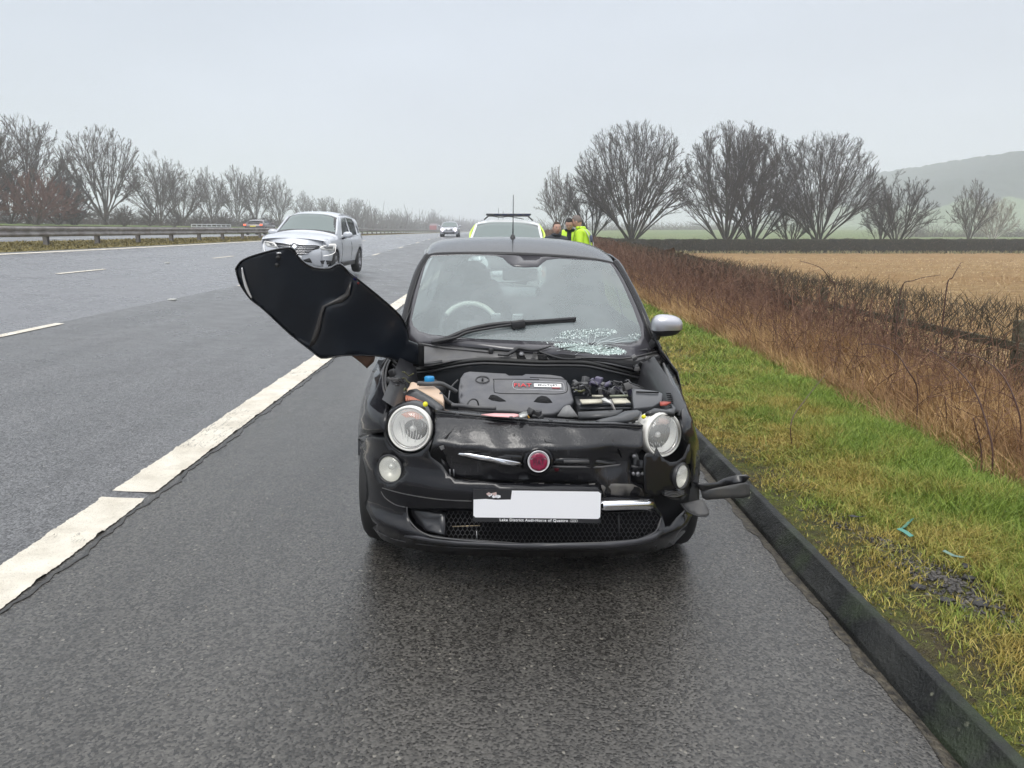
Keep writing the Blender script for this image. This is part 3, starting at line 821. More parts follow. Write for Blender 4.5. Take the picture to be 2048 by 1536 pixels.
# ------------------------------------------------------------------ grasses of the verge
GR = M('grass_blades', (0.08, 0.12, 0.03), 0.6, spec=0.3)
g1 = GR.mix(GR.attr('tint'), (0.085, 0.15, 0.018), (0.27, 0.36, 0.06))
g2 = GR.mix(GR.attr('tint'), (0.22, 0.165, 0.035), (0.52, 0.40, 0.12))
GR.color(GR.mix(GR.attr('dry'), g1, g2))
GRm = GR.m
def fbm(x, y, s, seed=0):
    g = np.random.default_rng(seed); v = 0
    for k in range(5):
        a = g.uniform(0, 6.28, 4); f = s * 1.7 ** k
        v = v + (np.sin(x * f + a[0] + 1.7 * np.sin(y * f * .8 + a[1])) * np.sin(y * f * 1.1 + a[2] + 1.3 * np.sin(x * f * .6 + a[3]))) / 1.45 ** k
    return v / 2.0
def verge_grass(n, y0, y1, pw, wscale):
    y = y0 + (y1 - y0) * rng.random(n) ** pw; x = 1.485 + 2.05 * rng.random(n)
    u = (x - 1.485) / 1.9
    patch = fbm(x, y, 2.6, 4)
    dens = np.clip(.28 + 1.5 * u + .55 * patch, .08, 1) * (x > 1.485 + .03 * rng.random(n))
    # the bare gravelly patch
    dens *= 1 - .95 * np.exp(-(((x - 1.93 + .22 * (y - 3.12)) / .13) ** 2 + ((y - 3.12) / .40) ** 2))
    k = rng.random(n) < dens; x, y, u, patch = x[k], y[k], u[k], patch[k]; n = len(x)
    h = (.022 + .10 * np.clip(u + .25 * patch, 0, 1.1)) * rng.uniform(.5, 1.5, n)
    dry = np.clip(.85 - 1.15 * u + .75 * fbm(x, y, 3.4, 9) + rng.normal(0, .22, n), 0, 1)
    dry = np.where(u > .9, dry + .25, dry)
    V, q, t, ti = blades(n, x, y, land_z(x, y) - .004, h, (.0019 + .00085 * y) * wscale, rng.uniform(.2, 1.2, n), 1.5, rng.random(n), segs=2)
    me = mesh_np('grass', V, q, t, {'tint': ti, 'dry': np.repeat(dry, 5)})
    o = link('grass', me, GRm, smooth=False); return o
tag(verge_grass(230000, 1.3, 7.5, 1.15, 1.0), 'short green and straw coloured grass on the near part of the verge', 'grass', kind='stuff')
tag(verge_grass(65000, 7.5, 48, 1.9, 1.0), 'green grass on the verge further along beside the parked cars', 'grass', kind='stuff')
def tufts(n):
    y = 1.5 + 10 * rng.random(n) ** 1.3; x = 1.6 + 1.8 * rng.random(n)
    k = (fbm(x, y, 4.2, 21) > .12) & ~((np.abs(x - 1.93) < .14) & (np.abs(y - 3.12) < .42)); x, y = x[k], y[k]; n = len(x); u = (x - 1.48) / 1.9
    V, q, t, ti = blades(n, x, y, land_z(x, y) - .003, rng.uniform(.06, .17, n) * (.6 + .5 * u), .0012 + .0007 * y, rng.uniform(.7, 2.2, n), 1.4, rng.random(n), segs=3, lean_dir=rng.normal(-1.9, 1.3, n))
    me = mesh_np('g', V, q, t, {'tint': ti, 'dry': np.repeat(np.clip(rng.normal(.65 - .3 * u, .35, n), 0, 1), 7)}); return link('grass', me, GRm, smooth=False)
tag(tufts(30000), 'longer bent tufts of half dead grass over the near verge', 'grass', kind='stuff')
# tall dead grass
def dead_grass(n, y0, y1, pw):
    y = y0 + (y1 - y0) * rng.random(n) ** pw; x = 3.12 + 2.4 * rng.random(n) ** 1.05 + .14 * fbm(y * 0 + 1, y, 1.7, 2)
    u = np.clip((x - 3.0) / 1.2, 0, 1)
    h = (.20 + .34 * u) * rng.uniform(.55, 1.35, n) * (1 + .25 * fbm(x, y, 2, 5))
    V, q, t, ti = blades(n, x, y, land_z(x, y) - .01, h, .0034 + .0007 * y, rng.uniform(.1, .95, n), 1.7, rng.random(n), segs=2, lean_dir=rng.normal(-2.6, 1.1, n))
    return link('dead_grass', mesh_np('dead_grass', V, q, t, {'tint': ti}), attr_mat('dead_grass', (0.25, 0.145, 0.062), (0.74, 0.51, 0.26), c=(0.32, 0.19, 0.10)), smooth=False)
tag(dead_grass(70000, 3.2, 34, 1.6), 'tall straw coloured dead grass below the hedge', 'grass', kind='stuff')

# bramble thicket
n = 7000
y = 3.8 + 36 * rng.random(n) ** 1.0; x = 3.3 + 2.3 * rng.random(n) ** .75
z0 = land_z(x, y); h = rng.uniform(.3, .95, n) * (.55 + .45 * np.clip((x - 3.2) / 1.0, 0, 1)) * np.clip(.62 + .055 * y, .7, 1.22)
P_ = 6; tt = np.linspace(0, 1, P_)
az = rng.uniform(0, 6.28, n); bend = rng.uniform(.1, .9, n)
pts = np.zeros((n, P_, 3))
for k, t in enumerate(tt):
    pts[:, k, 0] = x + np.cos(az) * bend * h * t ** 1.8 + rng.normal(0, .012, n)
    pts[:, k, 1] = y + np.sin(az) * bend * h * t ** 1.8 + rng.normal(0, .012, n)
    pts[:, k, 2] = z0 + h * (t * (1.25 - .35 * bend * t * 1.6))
V, Fq = tubes(pts, (.0026 + .00022 * y)[:, None] * np.linspace(1.2, .5, P_)[None], 3)
tnt = np.repeat(rng.random(n), P_ * 3)
# side shoots
kk = np.repeat(np.arange(n), 2); i0 = rng.integers(2, P_, len(kk)); b = pts[kk, i0]; dd = rng.normal(0, 1, (len(kk), 3)); dd[:, 2] = np.abs(dd[:, 2]) * .6
dd *= (rng.uniform(.03, .13, len(kk)))[:, None]
Q = np.stack([b, b + dd * .5 + rng.normal(0, .006, dd.shape), b + dd], 1)
V2, F2 = tubes(Q, (.0017 + .00017 * y[kk])[:, None] * np.array([1, .8, .4])[None], 3)
me = mesh_np('bramble_thicket', *merge([(V, Fq), (V2, F2)]), None, {'tint': np.concatenate([tnt, np.repeat(rng.random(len(kk)), 9)])})
BR = attr_mat('bramble_stems', (0.082, 0.040, 0.028), (0.26, 0.15, 0.10))
tag(link('bramble_thicket', me, BR, smooth=False), 'tangle of reddish bramble stems between the grass verge and the hedge', 'brambles', kind='stuff')
def gpt(px, py):
    """the point of the ground seen at px, py"""
    a, b = 1.0, 60.0
    for _ in range(40):
        m = (a + b) / 2; p = W(px, py, m)
        if p.z < float(land_z(p.x, p.y)): b = m
        else: a = m
    return W(px, py, a)
# single long canes one can follow
def cane(pxs, lab, r=.006):
    pts = [W(a, b, c) for a, b, c in pxs]; g0 = pts[0].copy(); g0.z = float(land_z(g0.x, g0.y)) - .02
    if pts[0].z - g0.z > .03: g0.x += .02; pts.insert(0, g0)
    o = tube('bramble_cane', pts, [r, r * .9, r * .45], simple('cane_bark', (0.075, 0.034, 0.026), 0.6), None, 5, 8)
    g = np.random.default_rng(len(lab)); C = catmull(pts, 8); Q = []
    for p in C[2::2]:
        d = Vector(g.normal(0, 1, 3)).normalized() * g.uniform(.012, .05); Q.append([[*p], [*(p + d * .6)], [*(p + d)]])
    V, Fq = tubes(np.array(Q), np.full((len(Q), 3), r * .35) * np.array([1, .8, .3]), 3)
    t = link('side_shoot', mesh_np('side_shoot', V, Fq), simple('cane_bark', (0.075, 0.034, 0.026), 0.6), o); t['kind'] = 'stuff'
    return tag(o, lab, 'bramble', 'long arching bramble canes')
cane([(1835, 782, 6.0), (1815, 740, 6.0), (1790, 705, 6.1), (1755, 690, 6.2), (1720, 688, 6.3)], 'arching bramble cane curling over in the middle of the dead grass')
cane([(2042, 860, 5.1), (2030, 800, 5.15), (2000, 745, 5.3), (1950, 712, 5.5), (1880, 702, 5.8)], 'thick arching bramble cane nearest the right edge of the photo')
cane([(1985, 900, 4.6), (1968, 830, 4.7), (1945, 775, 4.8), (1905, 730, 5.0), (1850, 695, 5.2)], 'forked looking bramble cane rising from a clump left of the thickest cane')
cane([(1583, 843, 5.2), (1610, 800, 5.7), (1650, 750, 6.2)], 'thin bare cane lying out over the green grass', .004)
cane([(1892, 585, 9.0), (1905, 555, 9.0), (1922, 525, 9.0)], 'straight cane sticking up over the stubble field at the right', .008)
cane([(1670, 585, 9.2), (1660, 560, 9.2), (1640, 535, 9.2), (1600, 522, 9.4)], 'curved cane reaching up over the left part of the stubble field', .006)
cane([(1800, 590, 8.8), (1830, 560, 8.8), (1880, 550, 8.9)], 'low curved cane over the middle of the stubble field', .006)
for i, (px, py_, d) in enumerate([(1880, 880, 5.0), (1590, 690, 7.6), (1640, 720, 6.9), (1545, 680, 8.4), (1960, 955, 4.3)]):
    p = gpt(px, py_ + 12); q = p + Vector((random.uniform(-.08, .1), random.uniform(-.1, .1), .42))
    lab = ['upright dark stem in front of the arching canes', 'slim dark stem at the edge of the green grass behind the mirror', 'forked dark stem left of the flattened dark clump', 'leaning stem where the verge narrows', 'dark stem at the foot of the right hand bramble clump'][i]
    o = tube('bramble_cane', [p, (p + q) / 2 + Vector((.03, 0, 0)), q], [.007, .005, .003], simple('cane_bark', (0.075, 0.034, 0.026), 0.6), None, 5, 6)
    for s in (.35, .6, .8):
        b = p.lerp(q, s); tube('side_shoot', [b, b + Vector((random.uniform(-.07, .07), random.uniform(-.05, .05), .07))], [.003, .0015], simple('cane_bark', (0.075, 0.034, 0.026), 0.6), o, 4, 1)
    tag(o, lab, 'bramble', 'long arching bramble canes')

# stones and litter on the verge
ms = M('stone_grey', (0.08, 0.075, 0.07), 0.5); ms.color(ms.mix(ms.attr('tint'), (0.018, 0.016, 0.015), (0.085, 0.075, 0.065)))
def stone_mesh(n, x, y, s):
    base = np.array([[1, 0, 0], [-1, 0, 0], [0, 1, 0], [0, -1, 0], [0, 0, 1], [0, 0, -1.]]); f = np.array([[0, 2, 4], [2, 1, 4], [1, 3, 4], [3, 0, 4], [2, 0, 5], [1, 2, 5], [3, 1, 5], [0, 3, 5]])
    sc = s[:, None] * rng.uniform(.45, 1.2, (n, 3)) * np.array([1, 1, .5]); a = rng.uniform(0, 6.28, n)
    V = base[None] * sc[:, None, :] * rng.uniform(.8, 1.2, (n, 6, 3)); c, s_ = np.cos(a)[:, None], np.sin(a)[:, None]
    X = V[..., 0] * c - V[..., 1] * s_; Y = V[..., 0] * s_ + V[..., 1] * c
    V = np.stack([X + x[:, None], Y + y[:, None], V[..., 2] + land_z(x, y)[:, None] + .003], -1)
    return V.reshape(-1, 3), (f[None] + np.arange(n)[:, None, None] * 6).reshape(-1, 3), np.repeat(rng.random(n), 6)
n = 900; y = 3.12 + rng.normal(0, .26, n); x = 1.93 - .22 * (y - 3.12) + rng.normal(0, .075, n)
n2 = 700; y2 = 1.5 + 7 * rng.random(n2) ** 1.5; x2 = 1.48 + np.abs(rng.normal(0, .18, n2))
x = np.concatenate([x, x2]); y = np.concatenate([y, y2]); n += n2
V, Ft, ti = stone_mesh(n, x, y, np.concatenate([rng.uniform(.004, .020, n - n2), rng.uniform(.003, .008, n2)]))
tag(link('loose_stones', mesh_np('loose_stones', V, None, Ft, {'tint': ti}), ms.m, smooth=False), 'dark loose stones and bark chips in the bare patch of the verge', 'stones', kind='stuff')
n = 420; x = np.concatenate([rng.uniform(-1.9, 1.25, 260), 1.27 - np.abs(rng.normal(0, .08, 160))]); y = 1.3 + 6 * rng.random(n) ** 1.3
def road_grit(n, x, y, s):
    V, F_, ti = stone_mesh(n, x, y, s); V[:, 2] += np.repeat(road_z(x, y) - land_z(x, y), 6); return V, F_, ti
V, Ft, ti = road_grit(n, x, y, rng.uniform(.0015, .0042, n))
mgr = M('grit', (.2, .18, .15), .7); mgr.color(mgr.mix(mgr.attr('tint'), (.05, .045, .04), (.42, .36, .27)))
tag(link('road_grit', mesh_np('road_grit', V, None, Ft, {'tint': ti}), mgr.m, smooth=False), 'small grit and seeds scattered over the wet hard shoulder', 'grit', kind='stuff')
# green plastic strip
def shard(name, pts, w, mat, lab, cat):
    P = [gpt(a, b) + Vector((0, 0, .03)) for a, b, c in pts]
    V = []; 
    for p in P: V += [p + Vector((-w, 0, 0)), p + Vector((w, 0, .006))]
    me = bpy.data.meshes.new(name); me.from_pydata(V, [], [(2 * i, 2 * i + 1, 2 * i + 3, 2 * i + 2) for i in range(len(P) - 1)])
    o = link(name, me, mat, smooth=False); s = o.modifiers.new('s', 'SOLIDIFY'); s.thickness = .003
    return tag(o, lab, cat)
shard('plastic_strip', [(1823, 1050, 2.86), (1806, 1068, 2.80), (1798, 1071, 2.79)], .011, simple('green_plastic', (0.05, 0.22, 0.17), 0.35), 'torn green plastic strip lying in the grass, pointed end up', 'litter')
shard('plastic_strip', [(1796, 1070, 2.79), (1810, 1077, 2.77), (1822, 1086, 2.74)], .010, simple('green_plastic', (0.05, 0.22, 0.17), 0.35), 'second green plastic strip lying below the first, pointing towards the kerb', 'litter')
shard('plastic_strip', [(1886, 1115, 2.66), (1905, 1125, 2.63), (1925, 1128, 2.62)], .006, simple('pale_plastic', (0.14, 0.24, 0.20), 0.35), 'pale green plastic strip further right in the grass', 'litter')
shard('plastic_fragment', [(1700, 1043, 2.86), (1712, 1046, 2.85), (1726, 1044, 2.855)], .013, simple('black_trim', (0.02, 0.02, 0.022), 0.45), 'black broken plastic fragment among the verge stones', 'debris')
shard('plastic_fragment', [(2039, 964, 3.4), (2047, 966, 3.4)], .010, simple('white_plastic', (0.7, 0.7, 0.7), 0.4), 'white plastic fragment at the right edge of the grass', 'debris')
for i, (px, py_, s) in enumerate([(1836, 1178, .026), (1938, 1160, .022), (1930, 1135, .020), (1890, 1205, .022), (1960, 1213, .024)]):
    q = gpt(px, py_)
    bm = bmesh.new(); bmesh.ops.create_icosphere(bm, subdivisions=2, radius=s)
    for v in bm.verts: v.co = Vector((v.co.x * 1.3, v.co.y, v.co.z * .55)) * random.uniform(.85, 1.15)
    for v in bm.verts: v.co += q + Vector((0, 0, .008))
    o = bm_obj('stone', bm, ms.m); tag(o, ['flat dark stone at the left side of the bare patch', 'pale round stone near the top right of the bare patch', 'dark stone just above the pale round stone', 'blocky stone at the bottom middle of the bare patch', 'blocky stone at the bottom right of the bare patch'][i], 'stone', 'larger stones in the bare patch')

# ------------------------------------------------------------------ central reservation
mc = attr_mat('reservation_grass', (0.12, 0.105, 0.04), (0.27, 0.22, 0.09))
n = 22000; y = 14 + 110 * rng.random(n) ** 1.8; x = -13.45 - 2.5 * rng.random(n)
tag(grass_obj('reservation_grass', mc, n, x, y, road_z(x, y), rng.uniform(.02, .08, n), .014 + .0013 * y, rng.uniform(.3, 1, n), 1.4, rng.random(n)), 'yellowed short grass of the central reservation', 'grass', kind='stuff')
mres = M('reservation_soil', (0.12, 0.11, 0.05), 0.95, spec=.1); mres.color(mres.mix(mres.noise(3, 5, .6), (0.10, 0.085, 0.035), (0.20, 0.17, 0.075)))
strip('central_reservation_ground', np.linspace(-16.05, -13.4, 8), ysr, road_z, mres.m, 0.004, 'strip of yellowed grass between the two carriageways')
rail = empty('crash_barrier', (-14.5, 24, 1.1)); tag(rail, 'long weathered steel crash barrier along the central reservation', 'barrier')
mg_ = M('weathered_steel', (0.22, 0.2, 0.19), 0.55, metal=0.35)
mg_.color(mg_.mix(mg_.noise(2.2, 5, .65, stretch=(1, .25, 2)), (0.16, 0.145, 0.135), (0.30, 0.28, 0.27)))
mg_.color(mg_.mix(mg_.math('MULTIPLY', mg_.noise(5, 4, .6, .5, .7, stretch=(1, .3, 1)), .5), mg_.mix(mg_.noise(2.2, 5, .65), (0.17, 0.155, 0.145), (0.31, 0.29, 0.28)), (0.10, 0.065, 0.045)))
ysb = np.concatenate([np.arange(12, 130, 3.2), 130 + yy(3, 300, 14, 1.6)])
prof = [(-.035, .31), (.0, .315), (.035, .36), (.035, .40), (-.01, .435), (-.01, .485), (.035, .52), (.035, .57), (.0, .605), (-.035, .61)]
def rail_strip(x0, sgn, nm):
    P = np.zeros((len(ysb), len(prof), 3))
    for j, (dx, z) in enumerate(prof):
        P[:, j, 0] = x0 + sgn * dx; P[:, j, 1] = ysb; P[:, j, 2] = road_z(x0, ysb) + z
    o = link(nm, grid_mesh(nm, P), mg_.m, rail); s = o.modifiers.new('s', 'SOLIDIFY'); s.thickness = .006
rail_strip(-14.42, 1, 'rail')
rail_strip(-14.85, -1, 'rail')
pm = None
for i, y in enumerate(np.arange(22.2 - 6.4, 200, 3.2)):
    z = float(road_z(-14.6, y))
    if pm is None:
        bm = bmesh.new(); box_bm(bm, (0, 0, .26), (.035, .15, .62)); box_bm(bm, (0, .0725, .26), (.13, .012, .62)); box_bm(bm, (0, -.0725, .26), (.13, .012, .62))
        o = bm_obj('post', bm, mg_.m, rail); pm = o.data
    else:
        o = bpy.data.objects.new('post', pm); COL.objects.link(o); parent_to(o, rail)
    o.location = (-14.63, y, z - .04)
    if y < 70:
        o = box('spacer', (-14.63, y, z + .46), (.36, .10, .10), mg_.m, rail)
# pale railing on the far side
pr = empty('pale_railing', (-31, 74, 1.4)); tag(pr, 'short pale metal railing beyond the far carriageway', 'railing')
wm = simple('galvanised_pale', (0.55, 0.56, 0.56), 0.5)
pa, pb = W(383, 450, 73), W(461, 450, 78)
for i in range(9):
    p = pa.lerp(pb, i / 8); gzv = float(road_z(p.x, p.y)); topz = 2.15
    box('post', (p.x, p.y, (gzv + topz) / 2 - .1), (.07, .07, topz - gzv + .2), wm, pr)
for zz in (2.13, 1.90, 1.68):
    tube('rail', [Vector((pa.x, pa.y, zz)), Vector((pb.x, pb.y, zz))], .035, wm, pr, 5, 1)

# ------------------------------------------------------------------ haze
bm = bmesh.new(); box_bm(bm, (120, 500, 30), (2100, 1100, 76))
me = bpy.data.meshes.new('haze'); bm.to_mesh(me); bm.free()
hz = bpy.data.objects.new('haze', me); COL.objects.link(hz)
hm = bpy.data.materials.new('haze'); hm.use_nodes = True; t_ = hm.node_tree; t_.nodes.clear()
o_ = t_.nodes.new('ShaderNodeOutputMaterial'); v_ = t_.nodes.new('ShaderNodeVolumePrincipled')
v_.inputs['Color'].default_value = (0.95, 0.97, 1.0, 1); v_.inputs['Density'].default_value = 0.00125; v_.inputs['Anisotropy'].default_value = 0.25
t_.links.new(v_.outputs[0], o_.inputs[1])
me.materials.append(hm); hm.cycles.homogeneous_volume = True if hasattr(hm.cycles, 'homogeneous_volume') else False
tag(hz, 'pale winter haze over the fields and motorway', 'haze', kind='stuff')
# ================================================================== the damaged black hatchback
CF = Matrix.Translation((0.125, 3.0, 0.0)) @ Matrix.Rotation(R(1.5), 4, 'Y')
CFI = CF.inverted()
fiat = empty('damaged_hatchback', (0.125, 3.0, 0.0)); fiat.matrix_basis = CF.copy()
tag(fiat, 'small black hatchback with bonnet torn open sideways and smashed bumper on the hard shoulder', 'car')

def pl(y, s=1.0):
    """half width factor along the length"""
    y = np.asarray(y, float)
    a = np.clip(1 - (1 - np.clip(y / .62, 0, 1)) ** 2, 0, 1) ** (1 / 2.7)
    b = np.clip(1 - (np.clip((y - 2.7) / .95, 0, 1)) ** 2.6 * .42, 0, 1)
    return np.where(y < .62, a, b)
VZ = [.18, .25, .35, .45, .55, .65, .75, .82, .88, .93, 1.0, 1.36, 1.42, 1.5]
VV = [.90, .935, .97, .99, 1.0, 1.0, .985, .955, .92, .89, .865, .725, .68, .62]
def hw(y, z): return float(.8135 * pl(y) * np.interp(z, VZ, VV))
def plan(x):
    a = min(abs(x) / .8135, 1.0)
    return .62 * (1 - math.sqrt(max(0.0, 1 - a ** 2.7)))
BZ = [.18, .215, .235, .262, .285, .30, .34, .42, .46, .49, .52, .56, .62, .70, .80]
BY = [.07, .02, .0, -.012, .030, .036, .04, .03, .022, .034, .05, .055, .055, .07, .11]
def Fbump(x, z): return plan(x) + float(np.interp(z, BZ, BY))
def Ffasc(x, z):
    d = .045 * max(0, math.exp(-((x - .33) / .09) ** 2 - ((z - .60) / .07) ** 2)) + .02 * math.exp(-((x + .30) / .07) ** 2 - ((z - .57) / .05) ** 2)
    w = .0014 * math.sin(x * 21 + 1) * math.sin(z * 34 + x * 7) + .003 * math.sin(x * 47 + z * 20)
    fold = .010 * math.exp(-((z - .655 - .012 * math.sin(x * 9)) / .012) ** 2)
    return plan(x) * .75 + float(np.interp(z, [.48, .56, .62, .645, .665, .70, .74, .775, .80], [.075, .06, .05, .045, .056, .085, .125, .175, .24])) + d + w - fold
LZ = [.5, .70, .74, .80, .85, .90, .93, 1.0]; LY = [0, 0, .03, .2, .42, .78, 1.0, 1.3]
def Ffend(x, z): return plan(min(abs(x) / float(np.interp(z, VZ, VV)), .8135)) + float(np.interp(z, LZ, LY))
def Fwind(x, z):
    h = z - .915
    return .97 + 1.2 * h + .45 * h * h + .26 * (abs(x) / .68) ** 2.2 * (1 - .45 * max(0, min(1, h / .485)))

def hit(px, py, g, y0=2.5, y1=8.0):
    """first point along the photograph's ray where g(local point) turns positive"""
    lo = y0; best = (1e9, y0); Y = y0
    n = 60
    for i in range(1, n + 1):
        Y = y0 + (y1 - y0) * (i / n) ** 1.5
        p = CFI @ W(px, py, Y); v = g(p)
        if abs(v) < best[0]: best = (abs(v), Y)
        if v > 0:
            hi = Y
            for _ in range(18):
                m = (lo + hi) / 2
                if g(CFI @ W(px, py, m)) > 0: hi = m
                else: lo = m
            return W(px, py, hi)
        lo = Y
    return W(px, py, best[1])
def hit2(px, py, g, inv, y0, y1):
    a, b = y0, y1
    for _ in range(40):
        m = (a + b) / 2
        if g(inv @ W(px, py, m)) > 0: b = m
        else: a = m
    return W(px, py, (a + b) / 2)
def on(F, off=0.0): return lambda px, py: hit(px, py, lambda p: p.y - F(p.x, p.z) - off)
def plane(z0, y0, sl, sx=0.0): return lambda px, py: hit(px, py, lambda p: (z0 + sl * (p.y - y0) + sx * p.x) - p.z)
def depth(y, sz=0.0, sx=0.0): return lambda px, py: hit(px, py, lambda p: p.y - (y + sz * (p.z - .6) + sx * p.x))
def cr(ox, oy, sc, pts): return [(ox + a / sc, oy + b / sc) for a, b in pts]
c3 = lambda p: cr(740, 700, 6.0235, p)
c4 = lambda p: cr(1060, 700, 6.0235, p)
c5 = lambda p: cr(700, 790, 4.6556, p)
c6 = lambda p: cr(1040, 790, 4.2667, p)
c8 = lambda p: cr(760, 640, 6.0235, p)
cb = lambda p: cr(450, 400, 4.2675, p)
c2 = lambda p: cr(760, 460, 3.2, p)
L = lambda x, y, z: CF @ Vector((x, y, z))

# paints
mb = M('black_paint', (0.006, 0.006, 0.008), 0.08, 0.0, 0.4, 0.22)
dz = mb.noise(7, 5, 0.65, 0.4, 0.7); d2 = mb.noise(60, 4, 0.7, 0.5, 0.75)
dirt = mb.math('MULTIPLY', mb.math('ADD', mb.math('MULTIPLY', dz, 0.55), mb.math('MULTIPLY', d2, 0.35)), 0.10)
mb.color(mb.mix(dirt, (0.006, 0.006, 0.008), (0.06, 0.058, 0.055))); mb.rough(mb.rng(dirt, 0, .3, 0.09, 0.34)); mb.bump(mb.noise(420, 2, 0.5, .5, .8), 0.0002)
BLK = mb.m
mu_ = M('dusty_scuffed_paint', (0.02, 0.02, 0.022), 0.3, 0.0, 0.3, 0.45)
dz = mu_.noise(5, 6, 0.7, 0.38, 0.68, dist=.6); st = mu_.noise(60, 4, 0.6, .45, .75, stretch=(1, 1, .12))
dd = mu_.math('ADD', mu_.math('MULTIPLY', dz, 0.13), mu_.math('MULTIPLY', st, 0.34))
mu_.color(mu_.mix(dd, (0.010, 0.010, 0.012), (0.038, 0.037, 0.040))); mu_.rough(mu_.rng(dd, 0, .8, 0.20, 0.38)); mu_.bump(mu_.noise(150, 3, 0.5, .45, .75, stretch=(1, 1, .3)), 0.0006)
DUST = mu_.m
TRIM = simple('black_trim', (0.02, 0.02, 0.022), 0.45)
TRIMG = simple('grey_plastic', (0.075, 0.075, 0.08), 0.42, grime=.35)
MATTE = simple('matte_black', (0.008, 0.008, 0.009), 0.75, spec=0.2)
RUB = simple('rubber', (0.018, 0.018, 0.018), 0.6)
CHR = simple('chrome', (0.85, 0.85, 0.87), 0.08, 1.0)
def wet(name, col, r=.3): return simple(name, col, r, coat=.3)
# glass
def glass(name, tint, film, ffac, rough=0.02, stain=0.0):
    m = bpy.data.materials.new(name); m.use_nodes = True; t = m.node_tree; t.nodes.clear()
    o = t.nodes.new('ShaderNodeOutputMaterial'); tr = t.nodes.new('ShaderNodeBsdfTransparent'); tr.inputs[0].default_value = (*tint, 1)
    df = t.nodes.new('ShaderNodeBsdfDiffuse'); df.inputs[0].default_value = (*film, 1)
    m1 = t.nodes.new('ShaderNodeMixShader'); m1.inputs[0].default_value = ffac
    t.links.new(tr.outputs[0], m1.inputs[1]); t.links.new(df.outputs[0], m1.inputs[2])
    if stain > 0:
        n = t.nodes.new('ShaderNodeTexNoise'); n.inputs['Scale'].default_value = 6; n.inputs['Detail'].default_value = 6; tc_ = t.nodes.new('ShaderNodeTexCoord'); t.links.new(tc_.outputs['Object'], n.inputs[0])
        r = t.nodes.new('ShaderNodeMapRange'); r.inputs[1].default_value = .35; r.inputs[2].default_value = .7; r.inputs[3].default_value = ffac - stain; r.inputs[4].default_value = ffac + stain
        t.links.new(n.outputs[0], r.inputs[0]); t.links.new(r.outputs[0], m1.inputs[0])
    gl = t.nodes.new('ShaderNodeBsdfGlossy'); gl.inputs['Roughness'].default_value = rough
    fr = t.nodes.new('ShaderNodeLayerWeight'); fr.inputs[0].default_value = .5
    pw = t.nodes.new('ShaderNodeMath'); pw.operation = 'POWER'; pw.inputs[1].default_value = 5; t.links.new(fr.outputs['Facing'], pw.inputs[0])
    ma = t.nodes.new('ShaderNodeMath'); ma.operation = 'MULTIPLY_ADD'; ma.inputs[1].default_value = .94; ma.inputs[2].default_value = .05; t.links.new(pw.outputs[0], ma.inputs[0])
    m2 = t.nodes.new('ShaderNodeMixShader'); t.links.new(ma.outputs[0], m2.inputs[0]); t.links.new(m1.outputs[0], m2.inputs[1]); t.links.new(gl.outputs[0], m2.inputs[2])
    t.links.new(m2.outputs[0], o.inputs[0]); return m
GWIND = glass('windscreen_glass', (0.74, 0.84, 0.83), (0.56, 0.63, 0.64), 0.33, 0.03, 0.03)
GSIDE = glass('side_glass', (0.55, 0.62, 0.60), (0.3, 0.35, 0.35), 0.08)
GLENS = glass('lamp_lens', (0.98, 0.98, 0.97), (0.95, 0.95, 0.91), 0.23, 0.02)

# ---- black sheet added behind the front panels to keep the gaps dark
inner = lambda px, py: hit(px, py, lambda p: p.y - (plan(p.x) * .7 + .17 + max(0, p.z - .70) * 1.2))
panel('gap_backing', [(735, 800), (760, 815), (868, 826), (1286, 856), (1310, 840), (1372, 850), (1388, 900), (1385, 985), (1378, 1050), (1330, 1088), (1200, 1098), (900, 1098), (790, 1080), (745, 1040), (735, 900)], inner, MATTE, fiat, res=22, thick=.01)

# ---- bumper
grille_hole = [(814, 1014), (826, 1020), (880, 1022), (952, 1024), (1060, 1028), (1198, 1030), (1310, 1022), (1322, 1036), (1311, 1062), (1276, 1078), (1204, 1084), (1040, 1087), (891, 1076), (851, 1068), (829, 1053), (816, 1034)]
bump_out = [(716, 877), (742, 868), (771, 865), (774, 880), (783, 895), (797, 906), (814, 910), (832, 908), (848, 899), (859, 884), (865, 878), (857, 900), (862, 914), (884, 930), (897, 948), (910, 957), (950, 961), (1000, 966), (1100, 968), (1196, 970), (1202, 996), (1306, 994), (1313, 1014), (1324, 1030), (1330, 1053), (1337, 1050), (1352, 1036), (1372, 1018), (1391, 996),
            (1388, 1026), (1376, 1058), (1346, 1090), (1310, 1103), (1230, 1112), (1060, 1115), (900, 1110), (797, 1093), (764, 1079), (745, 1055), (732, 1016), (724, 984), (719, 950), (716, 910)]
fogL = (780, 938)
ring = lambda cx, cy, rx, ry, n=28, rot=0.0: [(cx + rx * math.cos(a) * math.cos(rot) - ry * math.sin(a) * math.sin(rot), cy + rx * math.cos(a) * math.sin(rot) + ry * math.sin(a) * math.cos(rot)) for a in [2 * math.pi * i / n for i in range(n)]]
panel('bumper', bump_out, on(Fbump), BLK, fiat, holes=[grille_hole, ring(fogL[0], fogL[1], 27, 29.5, 24, .35)], res=11, thick=.006)
